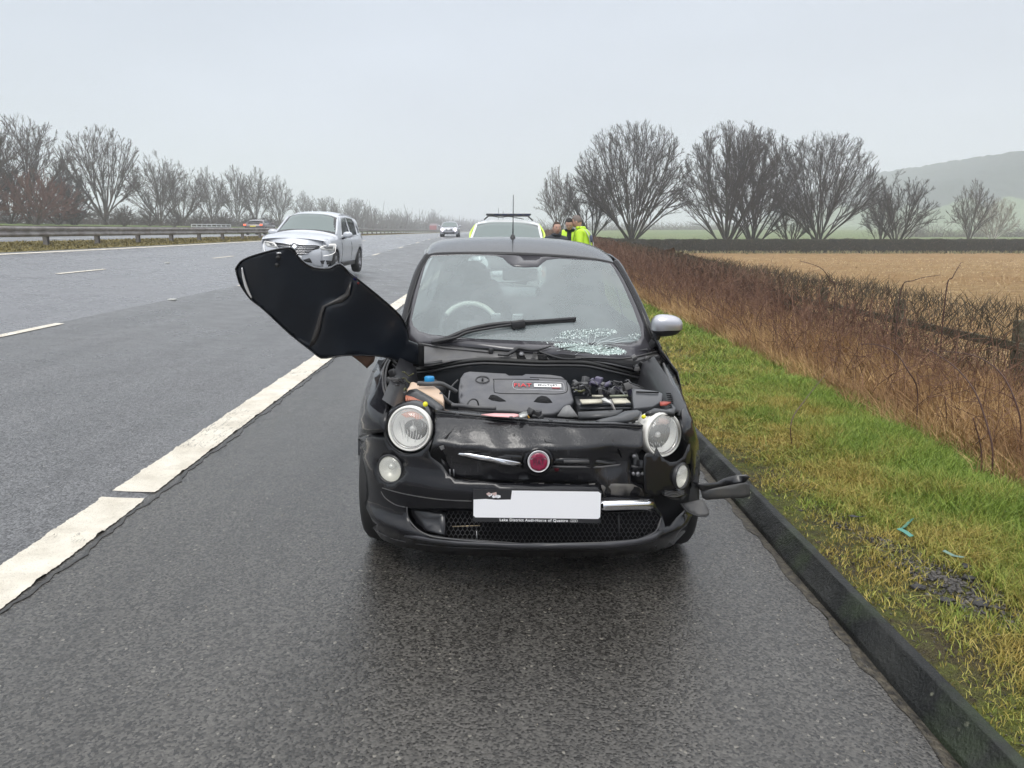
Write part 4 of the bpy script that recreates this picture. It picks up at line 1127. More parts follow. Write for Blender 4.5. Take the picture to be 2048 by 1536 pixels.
# moulded seams: thin proud lines of the plate band
def seam(pts, F, r=.0022, mat=None, nm='trim_line', off=-.003):
    return tube(nm, [on(F, off)(a, b) for a, b in pts], r, mat or TRIMG, fiat, 5, 5)
seam(c5([(300, 865), (480, 915), (700, 955), (900, 978), (1130, 988)]), Fbump)
seam(c5([(290, 900), (330, 960), (420, 1020), (515, 1045)]), Fbump)
seam([(814, 1014), (816, 1034), (829, 1053), (851, 1068), (891, 1077), (1040, 1088), (1204, 1085), (1276, 1079), (1311, 1063), (1322, 1036)], Fbump, .003, TRIMG)
seam(c5([(250, 1270), (420, 1345), (700, 1395), (1100, 1425), (1676, 1440)]), Fbump, .0018)
# ledge of the lip, its highlight put into a paler grey
panel('bumper_lip', c5([(500, 1318), (620, 1325), (760, 1350), (1000, 1375), (1400, 1392), (1676, 1400)]) + c6([(300, 1270), (700, 1265), (950, 1245), (1100, 1205), (1190, 1150), (1230, 1160), (1160, 1240), (1000, 1290), (700, 1320), (0, 1325)]) + c5([(1400, 1425), (1000, 1408), (760, 1385), (580, 1350)]),
      lambda px, py: on(Fbump, -.012 + .0)(px, py), simple('highlight_plastic', (0.045, 0.045, 0.05), 0.3), fiat, res=9, thick=.01)
# grille: blanking piece and honeycomb
panel('grille_blank', c5([(570, 1062), (840, 1090), (880, 1100), (885, 1300), (830, 1290), (700, 1255), (620, 1190), (580, 1120)]), on(Fbump, .02), wet('blank_plastic', (0.014, 0.014, 0.016), .3), fiat, res=12, thick=.01, curve=0)
panel('blank_highlight', c5([(565, 1056), (640, 1090), (720, 1098), (850, 1090), (850, 1105), (810, 1134), (620, 1115)]), lambda a, b: hit(a, b, lambda p: p.y - Fbump(p.x, p.z) - .022 - (p.z - .30) * 1.2), simple('highlight_plastic', (0.045, 0.045, 0.05), 0.3), fiat, res=12, thick=.004)  # paler panel paints the highlight on the blanking piece
Fg = lambda x, z: plan(x) * .8 + .075
rows = []
for r_ in range(9):
    yv = 1020 + r_ * 8.2
    pts = []
    x = 893
    k = 0
    while x < 1318:
        pts.append((x, yv + (2.6 if (k + r_) % 2 else -2.6) + (x - 893) * .010)); x += 4.6; k += 1
    rows.append(pts)
nmin = min(len(r_) for r_ in rows)
og = on(Fg)
P = np.array([[[*og(*q)] for q in r_[:nmin]] for r_ in rows])
vb = []
for r_ in range(8):
    for k in range(nmin):
        if (k + r_) % 2: vb.append([P[r_, k], P[r_ + 1, k]])
me = mesh_np('grille_mesh', *merge([tubes(P, np.full(P.shape[:2], .0022), 4), tubes(np.array(vb), np.full((len(vb), 2), .0022), 4)]))
o = link('grille_mesh', me, simple('mesh_plastic', (0.035, 0.035, 0.038), 0.35), fiat); o['kind'] = 'stuff'
tube('grille_pipe', [og(905, 1053), og(960, 1051)], .0025, simple('brass', (.5, .4, .25), .4, .6), fiat, 5, 1)
tube('grille_bracket', [on(Fg, -.01)(953, 1062), on(Fg, -.01)(954, 1078)], .002, simple('pale_metal', (.5, .5, .5), .4), fiat, 5, 1)
tube('grille_bracket', [on(Fg, -.01)(1237, 1032), on(Fg, -.01)(1238, 1082)], .005, TRIM, fiat, 5, 1)

# ---- upper fascia
f_out = c5([(795, 172), (1100, 205), (1400, 235), (1676, 262)]) + c6([(300, 258), (700, 270), (1045, 284), (1050, 440), (1015, 500), (965, 500), (950, 545), (945, 640), (950, 740), (1040, 770), (1070, 830), (1135, 872), (900, 890), (690, 884), (680, 775), (640, 752), (300, 752)]) + c5([(1500, 805), (1200, 795), (1000, 775), (955, 735), (915, 660), (885, 560), (850, 490), (800, 520), (742, 550), (765, 460), (795, 350), (790, 250)])
panel('upper_fascia', f_out, on(Ffasc), DUST, fiat, res=9, thick=.003)
# slam panel behind its top edge
sp_f = [(c5([(795, 172)])[0]), c5([(1100, 205)])[0], c5([(1400, 235)])[0], (1060, 846), (1110, 849), (1170, 852), (1230, 853), (1286, 856)]
fr_ = [on(Ffasc, .0)(*p) for p in sp_f]
rows = []
for t, dz_ in ((0, .001), (.15, .010), (.5, .008), (1, .0)):
    rows.append([[*(p + Vector((0, .11 * t, dz_ + .002 * math.sin(i * 2.3))))] for i, p in enumerate(fr_)])
o = link('slam_panel', grid_mesh('slam_panel', np.array(rows)[:, ::1]), DUST, fiat); s = o.modifiers.new('s', 'SOLIDIFY'); s.thickness = .012
tube('slam_edge', [p + Vector((0, .006, .008)) for p in fr_], .005, BLK, fiat, 6, 4)
for px, py in ((915, 829), (1022, 836), (1102, 842), (1135, 842), (1260, 848)):
    p = plane(.795, .2, 0.1)(px, py); lathe('slam_bolt', [(.001, .006), (.007, .006), (.008, 0)], p, (0, 0, 1), TRIM, fiat, 8)
# crack and tears in the fascia
def spl(pts, F, w, mat, nm, off=-.0015):
    return panel(nm, pts, on(F, off), mat, fiat, res=20, thick=.002, smooth=False)
spl(c5([(735, 552), (800, 490), (880, 400), (965, 310), (905, 400), (840, 470), (790, 520)]), Ffasc, 0, MATTE, 'crack')
spl(c5([(830, 480), (870, 470), (880, 500), (850, 515)]), Ffasc, 0, simple('bare_metal', (.35, .35, .36), .35, .6), 'torn_edge')
spl(c6([(205, 372), (222, 398), (290, 410), (235, 405), (210, 400)]), Ffasc, 0, MATTE, 'crack')
spl(c6([(800, 430), (850, 470), (870, 540), (850, 520), (835, 480)]), Ffasc, 0, MATTE, 'crack')
spl(c6([(650, 740), (676, 745), (684, 790), (690, 880), (676, 880), (672, 800)]), Ffasc, 0, MATTE, 'crack')
# long dark groove either side of the badge
panel('trim_groove', c6([(262, 545), (380, 540), (560, 545), (800, 560), (862, 590), (840, 605), (700, 615), (400, 612), (270, 612)]), on(Ffasc, -.002), wet('groove_black', (.008, .008, .009), .2), fiat, res=14, thick=.003)
panel('trim_clip', c6([(375, 558), (592, 560), (592, 585), (375, 582)]), on(Ffasc, -.006), TRIMG, fiat, res=14, thick=.004)
panel('groove_lip', c6([(262, 604), (400, 608), (700, 606), (820, 590), (862, 588), (845, 606), (700, 624), (400, 624), (262, 618)]), on(Ffasc, -.007), TRIMG, fiat, res=14, thick=.004)
panel('trim_groove', c5([(1090, 540), (1300, 545), (1615, 565), (1620, 700), (1580, 640), (1300, 580)]), on(Ffasc, -.002), wet('groove_black', (.008, .008, .009), .2), fiat, res=14, thick=.003)
panel('trim_clip', c5([(1400, 570), (1500, 575), (1505, 610), (1480, 608), (1330, 590)]), on(Ffasc, -.005), TRIM, fiat, res=14, thick=.003)
panel('chrome_trim_bar', c5([(995, 556), (1020, 545), (1100, 548), (1300, 580), (1605, 632), (1600, 652), (1580, 674), (1400, 645), (1200, 612), (1050, 582)]), on(Ffasc, -.012), CHR, fiat, res=8, thick=.008)
panel('scuff_mark', c6([(285, 620), (335, 620), (330, 650), (300, 655)]), on(Ffasc, -.001), simple('dark_red_scuff', (.12, .01, .02), .4), fiat, res=20, thick=.001)
panel('fascia_dust', c6([(690, 770), (800, 755), (960, 760), (1040, 800), (1060, 860), (900, 868), (720, 870)]), on(Ffasc, -.001), simple('dry_dust', (.055, .052, .055), .6, grime=.8), fiat, res=14, thick=.001)
# broken edge below the fascia
g_ = np.random.default_rng(4)
for i in range(16):
    x = 912 + i * 18 + g_.uniform(-5, 5); y = 966 + .012 * (x - 912) + g_.uniform(-2, 2); w_ = g_.uniform(6, 20)
    panel('torn_edge', [(x, y), (x + w_, y + g_.uniform(-2, 2)), (x + w_ * .8, y + 3), (x + w_ * .2, y + 5 + g_.uniform(-1, 3))], on(Ffasc, -.02 + g_.uniform(-.006, .02)), simple('torn_plastic', (.22, .21, .20), .45) if i % 3 == 0 else TRIM, fiat, res=30, thick=.004, smooth=False)
# dark cavity right of the fascia with fixings
cav = on(Ffasc, .05)
for (a, b, r_) in ((965, 668, .007), (1005, 672, .010), (1042, 668, .006), (972, 520, .008)):
    p = hit(*c6([(a, b)])[0], lambda p: p.y - Ffasc(p.x, p.z) + .002); lathe('fixing', [(.001, .012), (r_, .012), (r_, 0)], p, (0, -1, 0), simple('steel_dull', (.2, .2, .21), .45, .6), fiat, 10)
panel('bracket_and_void', c6([(950, 600), (1055, 620), (1055, 640), (950, 625)]), on(Ffasc, .0), TRIM, fiat, res=20, thick=.006)
panel('bracket_and_void', c6([(955, 505), (1000, 500), (1020, 560), (1050, 560), (1050, 760), (955, 745)]), on(Ffasc, .035), wet('cavity_shade', (.012, .012, .014), .35), fiat, res=20, thick=.01)  # dark set-back panel stands for the shade in the open void
panel('bracket_and_void', c5([(850, 600), (900, 640), (920, 700), (900, 740), (860, 660)]), on(Ffasc, .03), TRIM, fiat, res=20, thick=.01)
for a in (930, 965):
    tube('bracket_and_void', [on(Ffasc, .0)(*c5([(a, 690)])[0]), on(Ffasc, .0)(*c5([(a + 4, 755)])[0])], .003, simple('steel_dull', (.2, .2, .21), .45, .6), fiat, 5, 1)

# ---- badge
bp = on(Ffasc, -.012)(1077, 922); bd = Vector((0, -1, .12)).normalized()
lathe('badge_base', [(.0, -.004), (.062, -.004), (.062, .004), (.052, .008)], bp, bd, BLK, fiat, 32)
badge = lathe('badge', [(.0, .007), (.044, .007), (.0455, .012), (.0435, .015), (.0415, .012), (.0405, .010), (.0, .010)], bp, bd, simple('badge_white', (.82, .80, .82), .2, .3), fiat, 36)
q = Vector((0, 0, 1)).rotation_difference(bd).to_matrix().to_4x4()
BM = Matrix.Translation(bp + bd * .0125) @ Matrix(((1, 0, 0, 0), (0, 0, -1, 0), (0, 1, 0, 0), (0, 0, 0, 1)))
BM = Matrix.Translation(bp + bd * .0125) @ Matrix.Rotation(R(83), 4, 'X')
sh = [(-.031, .018), (-.036, .0), (-.030, -.024), (-.014, -.035), (0, -.038), (.014, -.035), (.030, -.024), (.036, .0), (.031, .018), (.018, .031), (0, .036), (-.018, .031)]
panel('badge_field', sh, lambda a, b: BM @ Vector((a, b, 0)), simple('badge_crimson', (.22, .005, .04), .15, 0, .5), badge, res=.01, thick=.002, curve=4, off=1)
text('badge_lettering', 'FIAT', .021, BM @ Matrix.Translation((0, -.003, .0028)) @ Matrix.Diagonal((1, 1.75, 1, 1)), simple('badge_letters', (.10, .02, .04), .3, .4), badge, .0008, bold=.0005)
for s in (-1, 1):
    panel('badge_glint', [(s * .020, .016), (s * .032, .013), (s * .032, .007), (s * .026, .010)], lambda a, b: BM @ Vector((a, b, .002)), simple('badge_white', (.82, .80, .82), .2, .3), badge, res=.02, thick=.001)
tube('badge_line', [BM @ Vector((x, .014 + .004 * math.cos(x * 60), .002)) for x in (-.030, -.015, 0, .015, .030)], .0012, simple('badge_letters', (.10, .02, .04), .3, .4), badge, 5, 4)

# ---- number plate
pc_ = on(Fbump, -.030)(1074, 1008); PM = Matrix.Translation(pc_) @ Matrix.Rotation(R(-1.1), 4, 'Y').inverted() @ Matrix.Rotation(R(86), 4, 'X')
PM = Matrix.Translation(pc_) @ Matrix.Rotation(R(1.1), 4, 'Y') @ Matrix.Rotation(R(86), 4, 'X')
def onpl(z): return lambda a, b: PM @ Vector((a, b, z))
panel('plate_holder', [(-.262, .060), (.262, .060), (.262, -.076), (-.262, -.076)], onpl(0), TRIM, fiat, res=.1, thick=.006, smooth=False, off=1)
plate = panel('number_plate', [(-.260, .017), (-.21, .020), (-.17, .017), (-.108, .019), (-.104, .057), (.250, .057), (.260, .050), (.260, -.049), (.252, -.057), (-.252, -.057), (-.260, -.049)], onpl(.0065), simple('plate_white', (.84, .84, .86), .35), fiat, res=.1, thick=.003, smooth=False, off=1)
g_ = np.random.default_rng(8)
for i in range(9):
    x = -.20 + .055 * g_.random() + (.03 if i > 6 else 0); y = .022 + .020 * g_.random(); s = g_.uniform(.005, .012)
    panel('plate_scrap', [(x + s * math.cos(k * 1.25 + i) * g_.uniform(.6, 1.2), y + s * math.sin(k * 1.25 + i) * g_.uniform(.5, 1)) for k in range(5)], onpl(.007), simple('plate_white', (.84, .84, .86), .35) if i % 3 else simple('scrap_pink', (.6, .45, .42), .5), plate, res=.1, thick=.001, smooth=False, off=1)
text('dealer_lettering', 'Lake District Audi-Home of Quattro', .0158, PM @ Matrix.Translation((-.012, -.0672, .0068)), simple('letter_white', (.8, .8, .8), .5), plate, .0004, sx=1.05, bold=.0004)
for i in range(4):
    c = PM @ Vector((.142 + i * .0072, -.0672, .0072))
    V, Fq = tubes(np.array([[[*(c + PM.to_3x3() @ Vector((.0048 * math.cos(a), .0048 * math.sin(a), 0)))] for a in np.linspace(0, 2 * math.pi, 15)]]), np.full((1, 15), .0007), 4)
    link('ring_mark', mesh_np('ring_mark', V, Fq), simple('letter_white', (.8, .8, .8), .5), plate)
# chrome strip right of the plate
rowsP = []
for k, t in enumerate(np.linspace(0, 1, 9)):
    b = math.sin(math.pi * t)
    rowsP.append([[*on(Fbump, -.006 - .022 * b)(1202 + u * 104, (1001 - 3 * u) + t * (27 - 2 * u))] for u in np.linspace(0, 1, 10)])
o = link('chrome_strip', grid_mesh('chrome_strip', rowsP), CHR, fiat); s = o.modifiers.new('s', 'SOLIDIFY'); s.thickness = .003

# ---- lamps
def headlamp(px, py, y, ax, r, amber):
    c = depth(y)(px, py); ax = Vector(ax).normalized()
    b = lathe('headlight', [(.80 * r, -.11), (.97 * r, -.07), (1.0 * r, -.02), (1.0 * r, .0), (.97 * r, .012), (.91 * r, .012), (.885 * r, .003)], c, ax, simple('lamp_bezel', (.86, .84, .79), .28), fiat, 48)
    lathe('inner_ring', [(.90 * r, .002), (.86 * r, .008), (.82 * r, .002), (.80 * r, -.004)], c, ax, simple('lamp_ring', (.72, .71, .70), .12, .7), b, 48)
    lathe('reflector', [(.82 * r, -.004), (.78 * r, -.018), (.66 * r, -.040), (.45 * r, -.058), (.2 * r, -.066), (0, -.068)], c, ax, simple('reflector', (.95, .95, .93), .45, .1), b, 48)
    q = Vector((0, 0, 1)).rotation_difference(ax); X = Vector((0, 0, 1)).cross(ax).normalized() ; U = ax.cross(X).normalized()
    def lp(u, v, h): return c + X * (u * r) + U * (v * r) + ax * h
    lathe('bulb_cap', [(.0, .02), (.010, .018), (.013, .010), (.013, -.02)], lp(.0, -.05, -.042), ax, simple('bulb_cap', (.62, .62, .62), .25, .3), b, 16)
    g = np.random.default_rng(int(px))
    for i in range(9):
        u = -.55 + i * .14; tube('reflector_flute', [lp(u, .05 + .25 * math.sin(i * 1.9), -.035), lp(u * .95, -.25, -.046), lp(u * .8, -.55 + .1 * math.sin(i * 2.2), -.032)], [.0012, .0030, .0012], simple('flute', (.62, .62, .62), .2, .35), b, 5, 4)
    ar = [(math.cos(a) * .74, math.sin(a) * .74) for a in np.linspace(R(38), R(amber), 14)] + [(math.cos(a) * .40 - .02, math.sin(a) * .34 + .14) for a in np.linspace(R(amber - 8), R(46), 10)]
    panel('indicator', ar, lambda a, q_: lp(a, q_, -.012), simple('amber_lens', (.80, .22, .10), .25, 0, .3) if amber > 105 else simple('amber_pale', (.72, .50, .44), .3, 0, .3), b, res=.2, thick=.003)
    for k in range(6):
        a0 = (.22 - k * .13) if amber > 105 else (.25 - k * .12)
        tube('indicator_rib', [lp(-a0 * .9, .43, -.008), lp(-a0 * .95, .66, -.008)], .0013, simple('amber_rib', (.86, .50, .38), .3), b, 4, 1)
    lathe('lens', [(.885 * r, .004), (.84 * r, .018), (.6 * r, .031), (.3 * r, .037), (0, .039)], c, ax, GLENS, b, 40)
    return b
headlamp(820, 857, .20, (-.22, -1, .12), .0985, 128)
headlamp(1325, 869, .22, (.52, -1, .10), .0985, 100)
# pale housing visible behind the knocked right lamp
panel('lamp_housing', c6([(1045, 300), (1060, 230), (1110, 170), (1190, 150), (1260, 165), (1200, 185), (1130, 240), (1100, 320), (1090, 420), (1110, 500), (1075, 450), (1050, 380)]), lambda a, b: hit(a, b, lambda p: p.y - .215), simple('lamp_bezel', (.86, .84, .79), .28), fiat, res=14, thick=.02)
# black socket round the left lamp
sk = depth(.235)(820, 859)
lathe('lamp_surround', [(.099, .0), (.102, .022), (.112, .020), (.122, .0), (.124, -.05)], sk, Vector((-.22, -1, .10)), wet('socket_black', (.011, .011, .013), .25), fiat, 40)
def foglamp(px, py, F, ax, r):
    c = F(px, py); ax = Vector(ax).normalized()
    b = lathe('fog_light', [(1.12 * r, -.03), (1.14 * r, .0), (1.08 * r, .008), (1.0 * r, .006), (.97 * r, -.002)], c, ax, wet('fog_ring', (.02, .02, .022), .3), fiat, 32)
    lathe('reflector', [(.98 * r, -.002), (.8 * r, -.022), (.5 * r, -.034), (.2 * r, -.040), (0, -.041)], c, ax, simple('fog_reflector', (.72, .71, .64), .3, .2), b, 32)
    lathe('bulb_cap', [(0, .0), (.012, -.004), (.015, -.014), (.012, -.03)], c + ax * -.004 + Vector((-.002, 0, .008)), ax, simple('fog_bulb', (.60, .60, .55), .25, .4), b, 14)
    lathe('lens', [(.98 * r, .0), (.8 * r, .010), (.4 * r, .015), (0, .017)], c, ax, GLENS, b, 28)
    return b
foglamp(780, 938, on(Fbump, -.002), (-.42, -1, .10), .0575)

# ---- right hand cheek, knocked loose
Fch = lambda x, z: plan(min(x, .80)) * .92 + .015 + (z - .6) * .12
cheek = c6([(1058, 530), (1080, 495), (1112, 494), (1146, 522), (1165, 445), (1196, 505), (1235, 550), (1285, 575), (1340, 568), (1395, 530), (1425, 470), (1438, 402), (1456, 400), (1462, 500), (1450, 585), (1425, 590), (1452, 640), (1460, 700), (1440, 790), (1395, 812), (1330, 800), (1215, 815), (1195, 845), (1160, 862), (1110, 850), (1068, 820), (1058, 700)])
panel('bumper_cheek', cheek, on(Fch), simple('cheek_black', (.008, .008, .009), .25, 0, .1, .35), fiat, holes=[ring(1363, 952, 14, 25, 22, .12)], res=9, thick=.005)
foglamp(1363, 952, on(Fch, -.004), (1.05, -1, .05), .052)
panel('fog_housing', c6([(1210, 815), (1330, 800), (1400, 812), (1430, 850), (1380, 900), (1290, 890), (1230, 860)]), on(Fch, .03), wet('groove_black', (.008, .008, .009), .2), fiat, res=10, thick=.02)
for k in range(4):
    tube('housing_rib', [on(Fch, .01)(*c6([(a, b + k * 13)])[0]) for a, b in ((1235, 815), (1320, 830), (1400, 805))], .0022, TRIMG, fiat, 5, 4)
lF = lambda x, z: .42 + (x - .75) * .25
liner = simple('liner_plastic', (.045, .045, .048), .42, grime=.4)
panel('torn_liner', c6([(1462, 738), (1560, 756), (1680, 746), (1750, 712), (1850, 686), (1930, 680), (1962, 702), (1922, 745), (1760, 775), (1545, 820), (1500, 775)]), lambda a, b: hit(a, b, lambda p: p.y - .42 - (p.x - .75) * .25 + .03 * math.sin((a - 1380) / 18)), wet('liner_black', (.014, .014, .016), .35), fiat, res=9, thick=.004)
panel('torn_liner', c6([(1545, 822), (1760, 778), (1925, 748), (1960, 765), (1957, 800), (1966, 830), (1960, 862), (1900, 880), (1800, 878), (1700, 888), (1590, 896), (1560, 880)]), lambda a, b: hit(a, b, lambda p: p.y - .405 - (p.x - .75) * .25), liner, fiat, res=9, thick=.004)
panel('torn_flap', c6([(1368, 925), (1450, 912), (1542, 890), (1565, 900), (1590, 935), (1614, 985), (1612, 1015), (1590, 1032), (1540, 1034), (1480, 1018), (1420, 985)]), lambda a, b: hit(a, b, lambda p: p.y - .38 - (p.z - .4) * .8), liner, fiat, res=8, thick=.004)
tube('flap_edge', [hit(a, b, lambda p: p.y - .375 - (p.z - .4) * .8) for a, b in c6([(1368, 925), (1420, 987), (1480, 1020), (1540, 1036), (1592, 1033), (1614, 1012)])], .003, wet('liner_black', (.014, .014, .016), .35), fiat, 5, 5)
panel('liner_strap', c6([(1440, 740), (1470, 735), (1500, 775), (1520, 860), (1505, 880), (1470, 850)]), lambda a, b: hit(a, b, lambda p: p.y - .42), wet('liner_black', (.014, .014, .016), .35), fiat, res=12, thick=.004)

# ---- front wings
panel('front_wing', [(758, 708), (775, 717), (768, 740), (765, 763), (768, 783), (780, 806), (774, 825), (771, 864), (743, 867), (716, 876), (716.5, 850), (721, 815), (731, 778), (744, 742)], on(Ffend), BLK, fiat, res=9, thick=.005)
panel('front_wing', c4([(1570, 50), (1690, 205), (1800, 430), (1880, 640), (1965, 850), (2030, 1100)]) + [(1400, 915), (1400, 945), (1396, 972), (1391, 998), (1384, 1000), (1383, 960), (1382, 931), (1379, 900), (1372, 884), (1367, 870), (1364, 852), (1358, 832)] + c4([(1815, 720), (1810, 620), (1740, 490), (1650, 330), (1600, 200)]), on(Ffend), BLK, fiat, res=9, thick=.005)
for pts in (c3([(215, 110), (165, 220), (150, 380), (170, 510), (240, 640)]), c3([(235, 130), (195, 230), (180, 380), (200, 500), (255, 620)])):
    tube('wing_flange', [on(Ffend, -.002)(a, b) + Vector((0, .01, 0)) for a, b in pts], .005, TRIMG, fiat, 6, 5)
tube('wing_flange', [on(Ffend, .0)(a, b) for a, b in c4([(1610, 165), (1670, 330), (1745, 490), (1810, 640), (1790, 780)])], .006, TRIMG, fiat, 6, 5)
for k in range(8):
    a, b = c4([(1700 + k * 5, 545 + k * 24)])[0]; p = on(Ffend, .01)(a, b)
    box('wing_slot', p + Vector((-.012, 0, .008)), (.02, .010, .004), MATTE, fiat)

# ---- sides, roof and greenhouse
def side_map(s): return lambda y, z: L(s * (hw(y, z) - .010), y, z)
arcp = lambda cy, r, a0, a1, n=14: [(cy + r * math.cos(R(a)), .30 + r * math.sin(R(a))) for a in np.linspace(a0, a1, n)]
def roofz(y): return float(np.interp(y, [1.66, 1.8, 2.0, 2.2, 2.5, 2.8, 3.05, 3.22], [1.405, 1.44, 1.472, 1.487, 1.485, 1.46, 1.415, 1.375]))
s_out = [(.84, .845), (.82, .64)] + arcp(.69, .355, 64, 2) + [(1.06, .19), (2.62, .19)] + arcp(2.99, .355, 178, 2) + [(3.42, .28), (3.50, .40), (3.53, .6), (3.50, .9), (3.42, 1.02), (3.25, 1.30), (3.05, 1.355), (2.5, 1.40), (2.1, 1.395), (1.85, 1.365), (1.72, 1.33), (1.45, 1.13), (1.28, 1.0), (1.10, .925), (1.0, .895), (.92, .865)]
win_f = [(1.36, .985), (1.50, 1.11), (1.80, 1.315), (1.95, 1.34), (2.28, 1.355), (2.32, .975)]
win_r = [(2.37, .975), (2.33, 1.352), (2.6, 1.345), (2.85, 1.30), (3.0, 1.06), (2.96, .99)]
for s in (-1, 1):
    panel('side_body', s_out, side_map(s), BLK, fiat, holes=[win_f, win_r], res=.09, thick=.006, flip=s < 0)
    for w_ in (win_f, win_r): panel('side_window', w_, lambda y, z, s=s: L(s * (hw(y, z) - .012), y, z), GSIDE, fiat, res=.15, thick=0)
    for (ya, yb) in (((1.06), .2), (2.34, .2)):
        tube('door_gap', [L(s * (hw(ya, z) - .001), ya, z) for z in (.22, .4, .6, .8, .92)], .0025, MATTE, fiat, 4, 2)
    box('door_handle', L(s * (hw(2.15, .80) + .012), 2.15, .80), (.02, .16, .022), CHR, fiat, bevel=.006)
    box('sill', L(s * .74, 1.85, .21), (.06, 1.5, .07), TRIM, fiat, bevel=.02)
# pillars
pil_r = c2([(1508, 207), (1560, 290), (1648, 460), (1712, 610), (1784, 770)]); pil_l = c2([(305, 165), (248, 260), (200, 400), (160, 560), (140, 680)])
for pts in (pil_l, pil_r):
    P = [on(Fwind, .015)(a, b) for a, b in pts]
    tube('windscreen_pillar', P, .022, BLK, fiat, 8, 6)
    tube('pillar_seal', [p + Vector((0.012 if pts is pil_l else -.012, -.016, .004)) for p in P], .005, RUB, fiat, 5, 6)
# roof
front_px = [(849, 515), (857, 510), (868, 507), (905, 506.5), (950, 506.2), (1000, 507), (1050, 508.5), (1100, 511), (1150, 514.5), (1195, 519), (1222, 524), (1229, 526), (1233, 530)]
crest_px = [(853, 500), (861, 488), (873, 481), (900, 476.8), (950, 474), (1000, 473), (1050, 473.6), (1100, 476), (1145, 480.5), (1180, 488), (1204, 499), (1220, 512), (1230, 524)]
Pf_ = [on(Fwind, -.001)(*p) for p in front_px]; Pc_ = [depth(2.30)(*p) for p in crest_px]
rows = []
for t in np.linspace(0, 1, 9):
    row = []
    for a_, b_ in zip(Pf_, Pc_):
        zq = a_.z + (b_.z - a_.z) * (1 - (1 - t) ** 2); row.append([a_.x + (b_.x - a_.x) * t, a_.y + (b_.y - a_.y) * t, zq])
    rows.append(row)
for dy, dz_, sc_ in ((.25, -.006, 1.0), (.5, -.03, .995), (.75, -.07, .98), (.95, -.12, .95)):
    rows.append([[L(0, 0, 0).x + (b_.x - L(0, 0, 0).x) * sc_, b_.y + dy, b_.z + dz_] for b_ in Pc_])
roof = link('roof', grid_mesh('roof', rows), BLK, fiat); s_ = roof.modifiers.new('sub', 'SUBSURF'); s_.levels = s_.render_levels = 1
s_ = roof.modifiers.new('s', 'SOLIDIFY'); s_.thickness = .02; s_.offset = -1
tube('roof_seam', [p + Vector((0, -.003, -.003)) for p in Pf_], .0035, RUB, fiat, 5, 2)
for j in (0, -1): tube('roof_rail', [Vector(r_[j]) + Vector((0, 0, -.004)) for r_ in rows], .012, BLK, fiat, 6, 2)
# rear screen and hatch
def rear(x, z): return 3.24 + (1.375 - z) * .55 if z > .95 else 3.47 + (.95 - z) * .12
rg = [(-.46, 1.0), (.46, 1.0), (.47, 1.06), (.42, 1.30), (.38, 1.335), (-.38, 1.335), (-.42, 1.30), (-.47, 1.06)]
panel('hatch', [(-.62, .30), (.62, .30), (.64, .95), (.54, 1.37), (-.54, 1.37), (-.64, .95)], lambda x, z: L(x, rear(x, z), z), BLK, fiat, holes=[rg], res=.12, thick=.006, flip=True)
panel('rear_window', rg, lambda x, z: L(x, rear(x, z) + .002, z), GSIDE, fiat, res=.2, thick=0)
tube('aerial', [L(-.085, 2.15, 1.487), L(-.086, 2.17, 1.63), L(-.088, 2.19, 1.76)], [.005, .003, .0025], TRIM, fiat, 6, 2)
lathe('aerial_base', [(0, .03), (.010, .02), (.02, 0)], L(-.085, 2.15, 1.482), (0, 0, 1), TRIM, fiat, 12)

# ---- windscreen
clear = [(827, 622), (841, 565), (850, 532), (856, 518), (865, 512), (930, 509), (991, 511), (1006, 516), (1016, 526), (1026, 533), (1050, 535), (1076, 534), (1085, 526), (1094, 520), (1119, 517), (1197, 522), (1219, 527), (1229, 538), (1246, 570), (1266, 616), (1280, 654), (1283, 670), (1276, 681), (1260, 685), (1166, 685), (1041, 681), (947, 677), (863, 669), (838, 662), (827, 652), (823, 640)]
wind = [(856, 510), (866, 507), (979, 506), (1072, 510), (1166, 516), (1229, 526), (1247, 551), (1272, 601), (1291, 647), (1314, 702), (1272, 716), (1197, 717), (1104, 709), (979, 697), (832, 687), (818, 680), (815, 660), (816, 635), (827, 585), (841, 538)]
panel('windscreen_border', wind, on(Fwind), wet('screen_border', (.05, .048, .055), .18), fiat, holes=[clear], res=14, thick=.003)
panel('windscreen', clear, on(Fwind, .001), GWIND, fiat, res=14, thick=0)
# crazed glass
g_ = np.random.default_rng(21); Vv = []; Ff = []
def shards(cx, cy, rx, ry, n, s0, s1, rot=0):
    for _ in range(n):
        r_ = math.sqrt(g_.random()); a = g_.uniform(0, 6.28); u, v = r_ * rx * math.cos(a), r_ * ry * math.sin(a)
        px, py = cx + u * math.cos(rot) - v * math.sin(rot), cy + u * math.sin(rot) + v * math.cos(rot)
        p = on(Fwind, -.003 - .004 * g_.random())(px, py); s = g_.uniform(s0, s1); b = len(Vv)
        for k in range(3): Vv.append(p + Vector(g_.normal(0, 1, 3)) * s)
        Ff.append((b, b + 1, b + 2))
shards(1175, 667, 62, 9, 800, .001, .0038, -.06); shards(1182, 697, 74, 9, 1300, .001, .0048, .10); shards(1270, 674, 13, 7, 60, .001, .005); shards(1120, 680, 40, 8, 60, .001, .004); shards(1215, 703, 35, 8, 300, .001, .005)
me = bpy.data.meshes.new('crazed_glass'); me.from_pydata(Vv, [], Ff)
o = link('crazed_glass', me, simple('crazed_glass', (.80, .90, .87), .25, 0, .3), fiat, smooth=False); o['kind'] = 'stuff'
panel('glass_fracture', ring(1182, 699, 62, 7.5, 26, .1), on(Fwind, -.001), glass('fracture_film', (.6, .75, .7), (.70, .84, .80), .62, .2), fiat, res=10, thick=0)
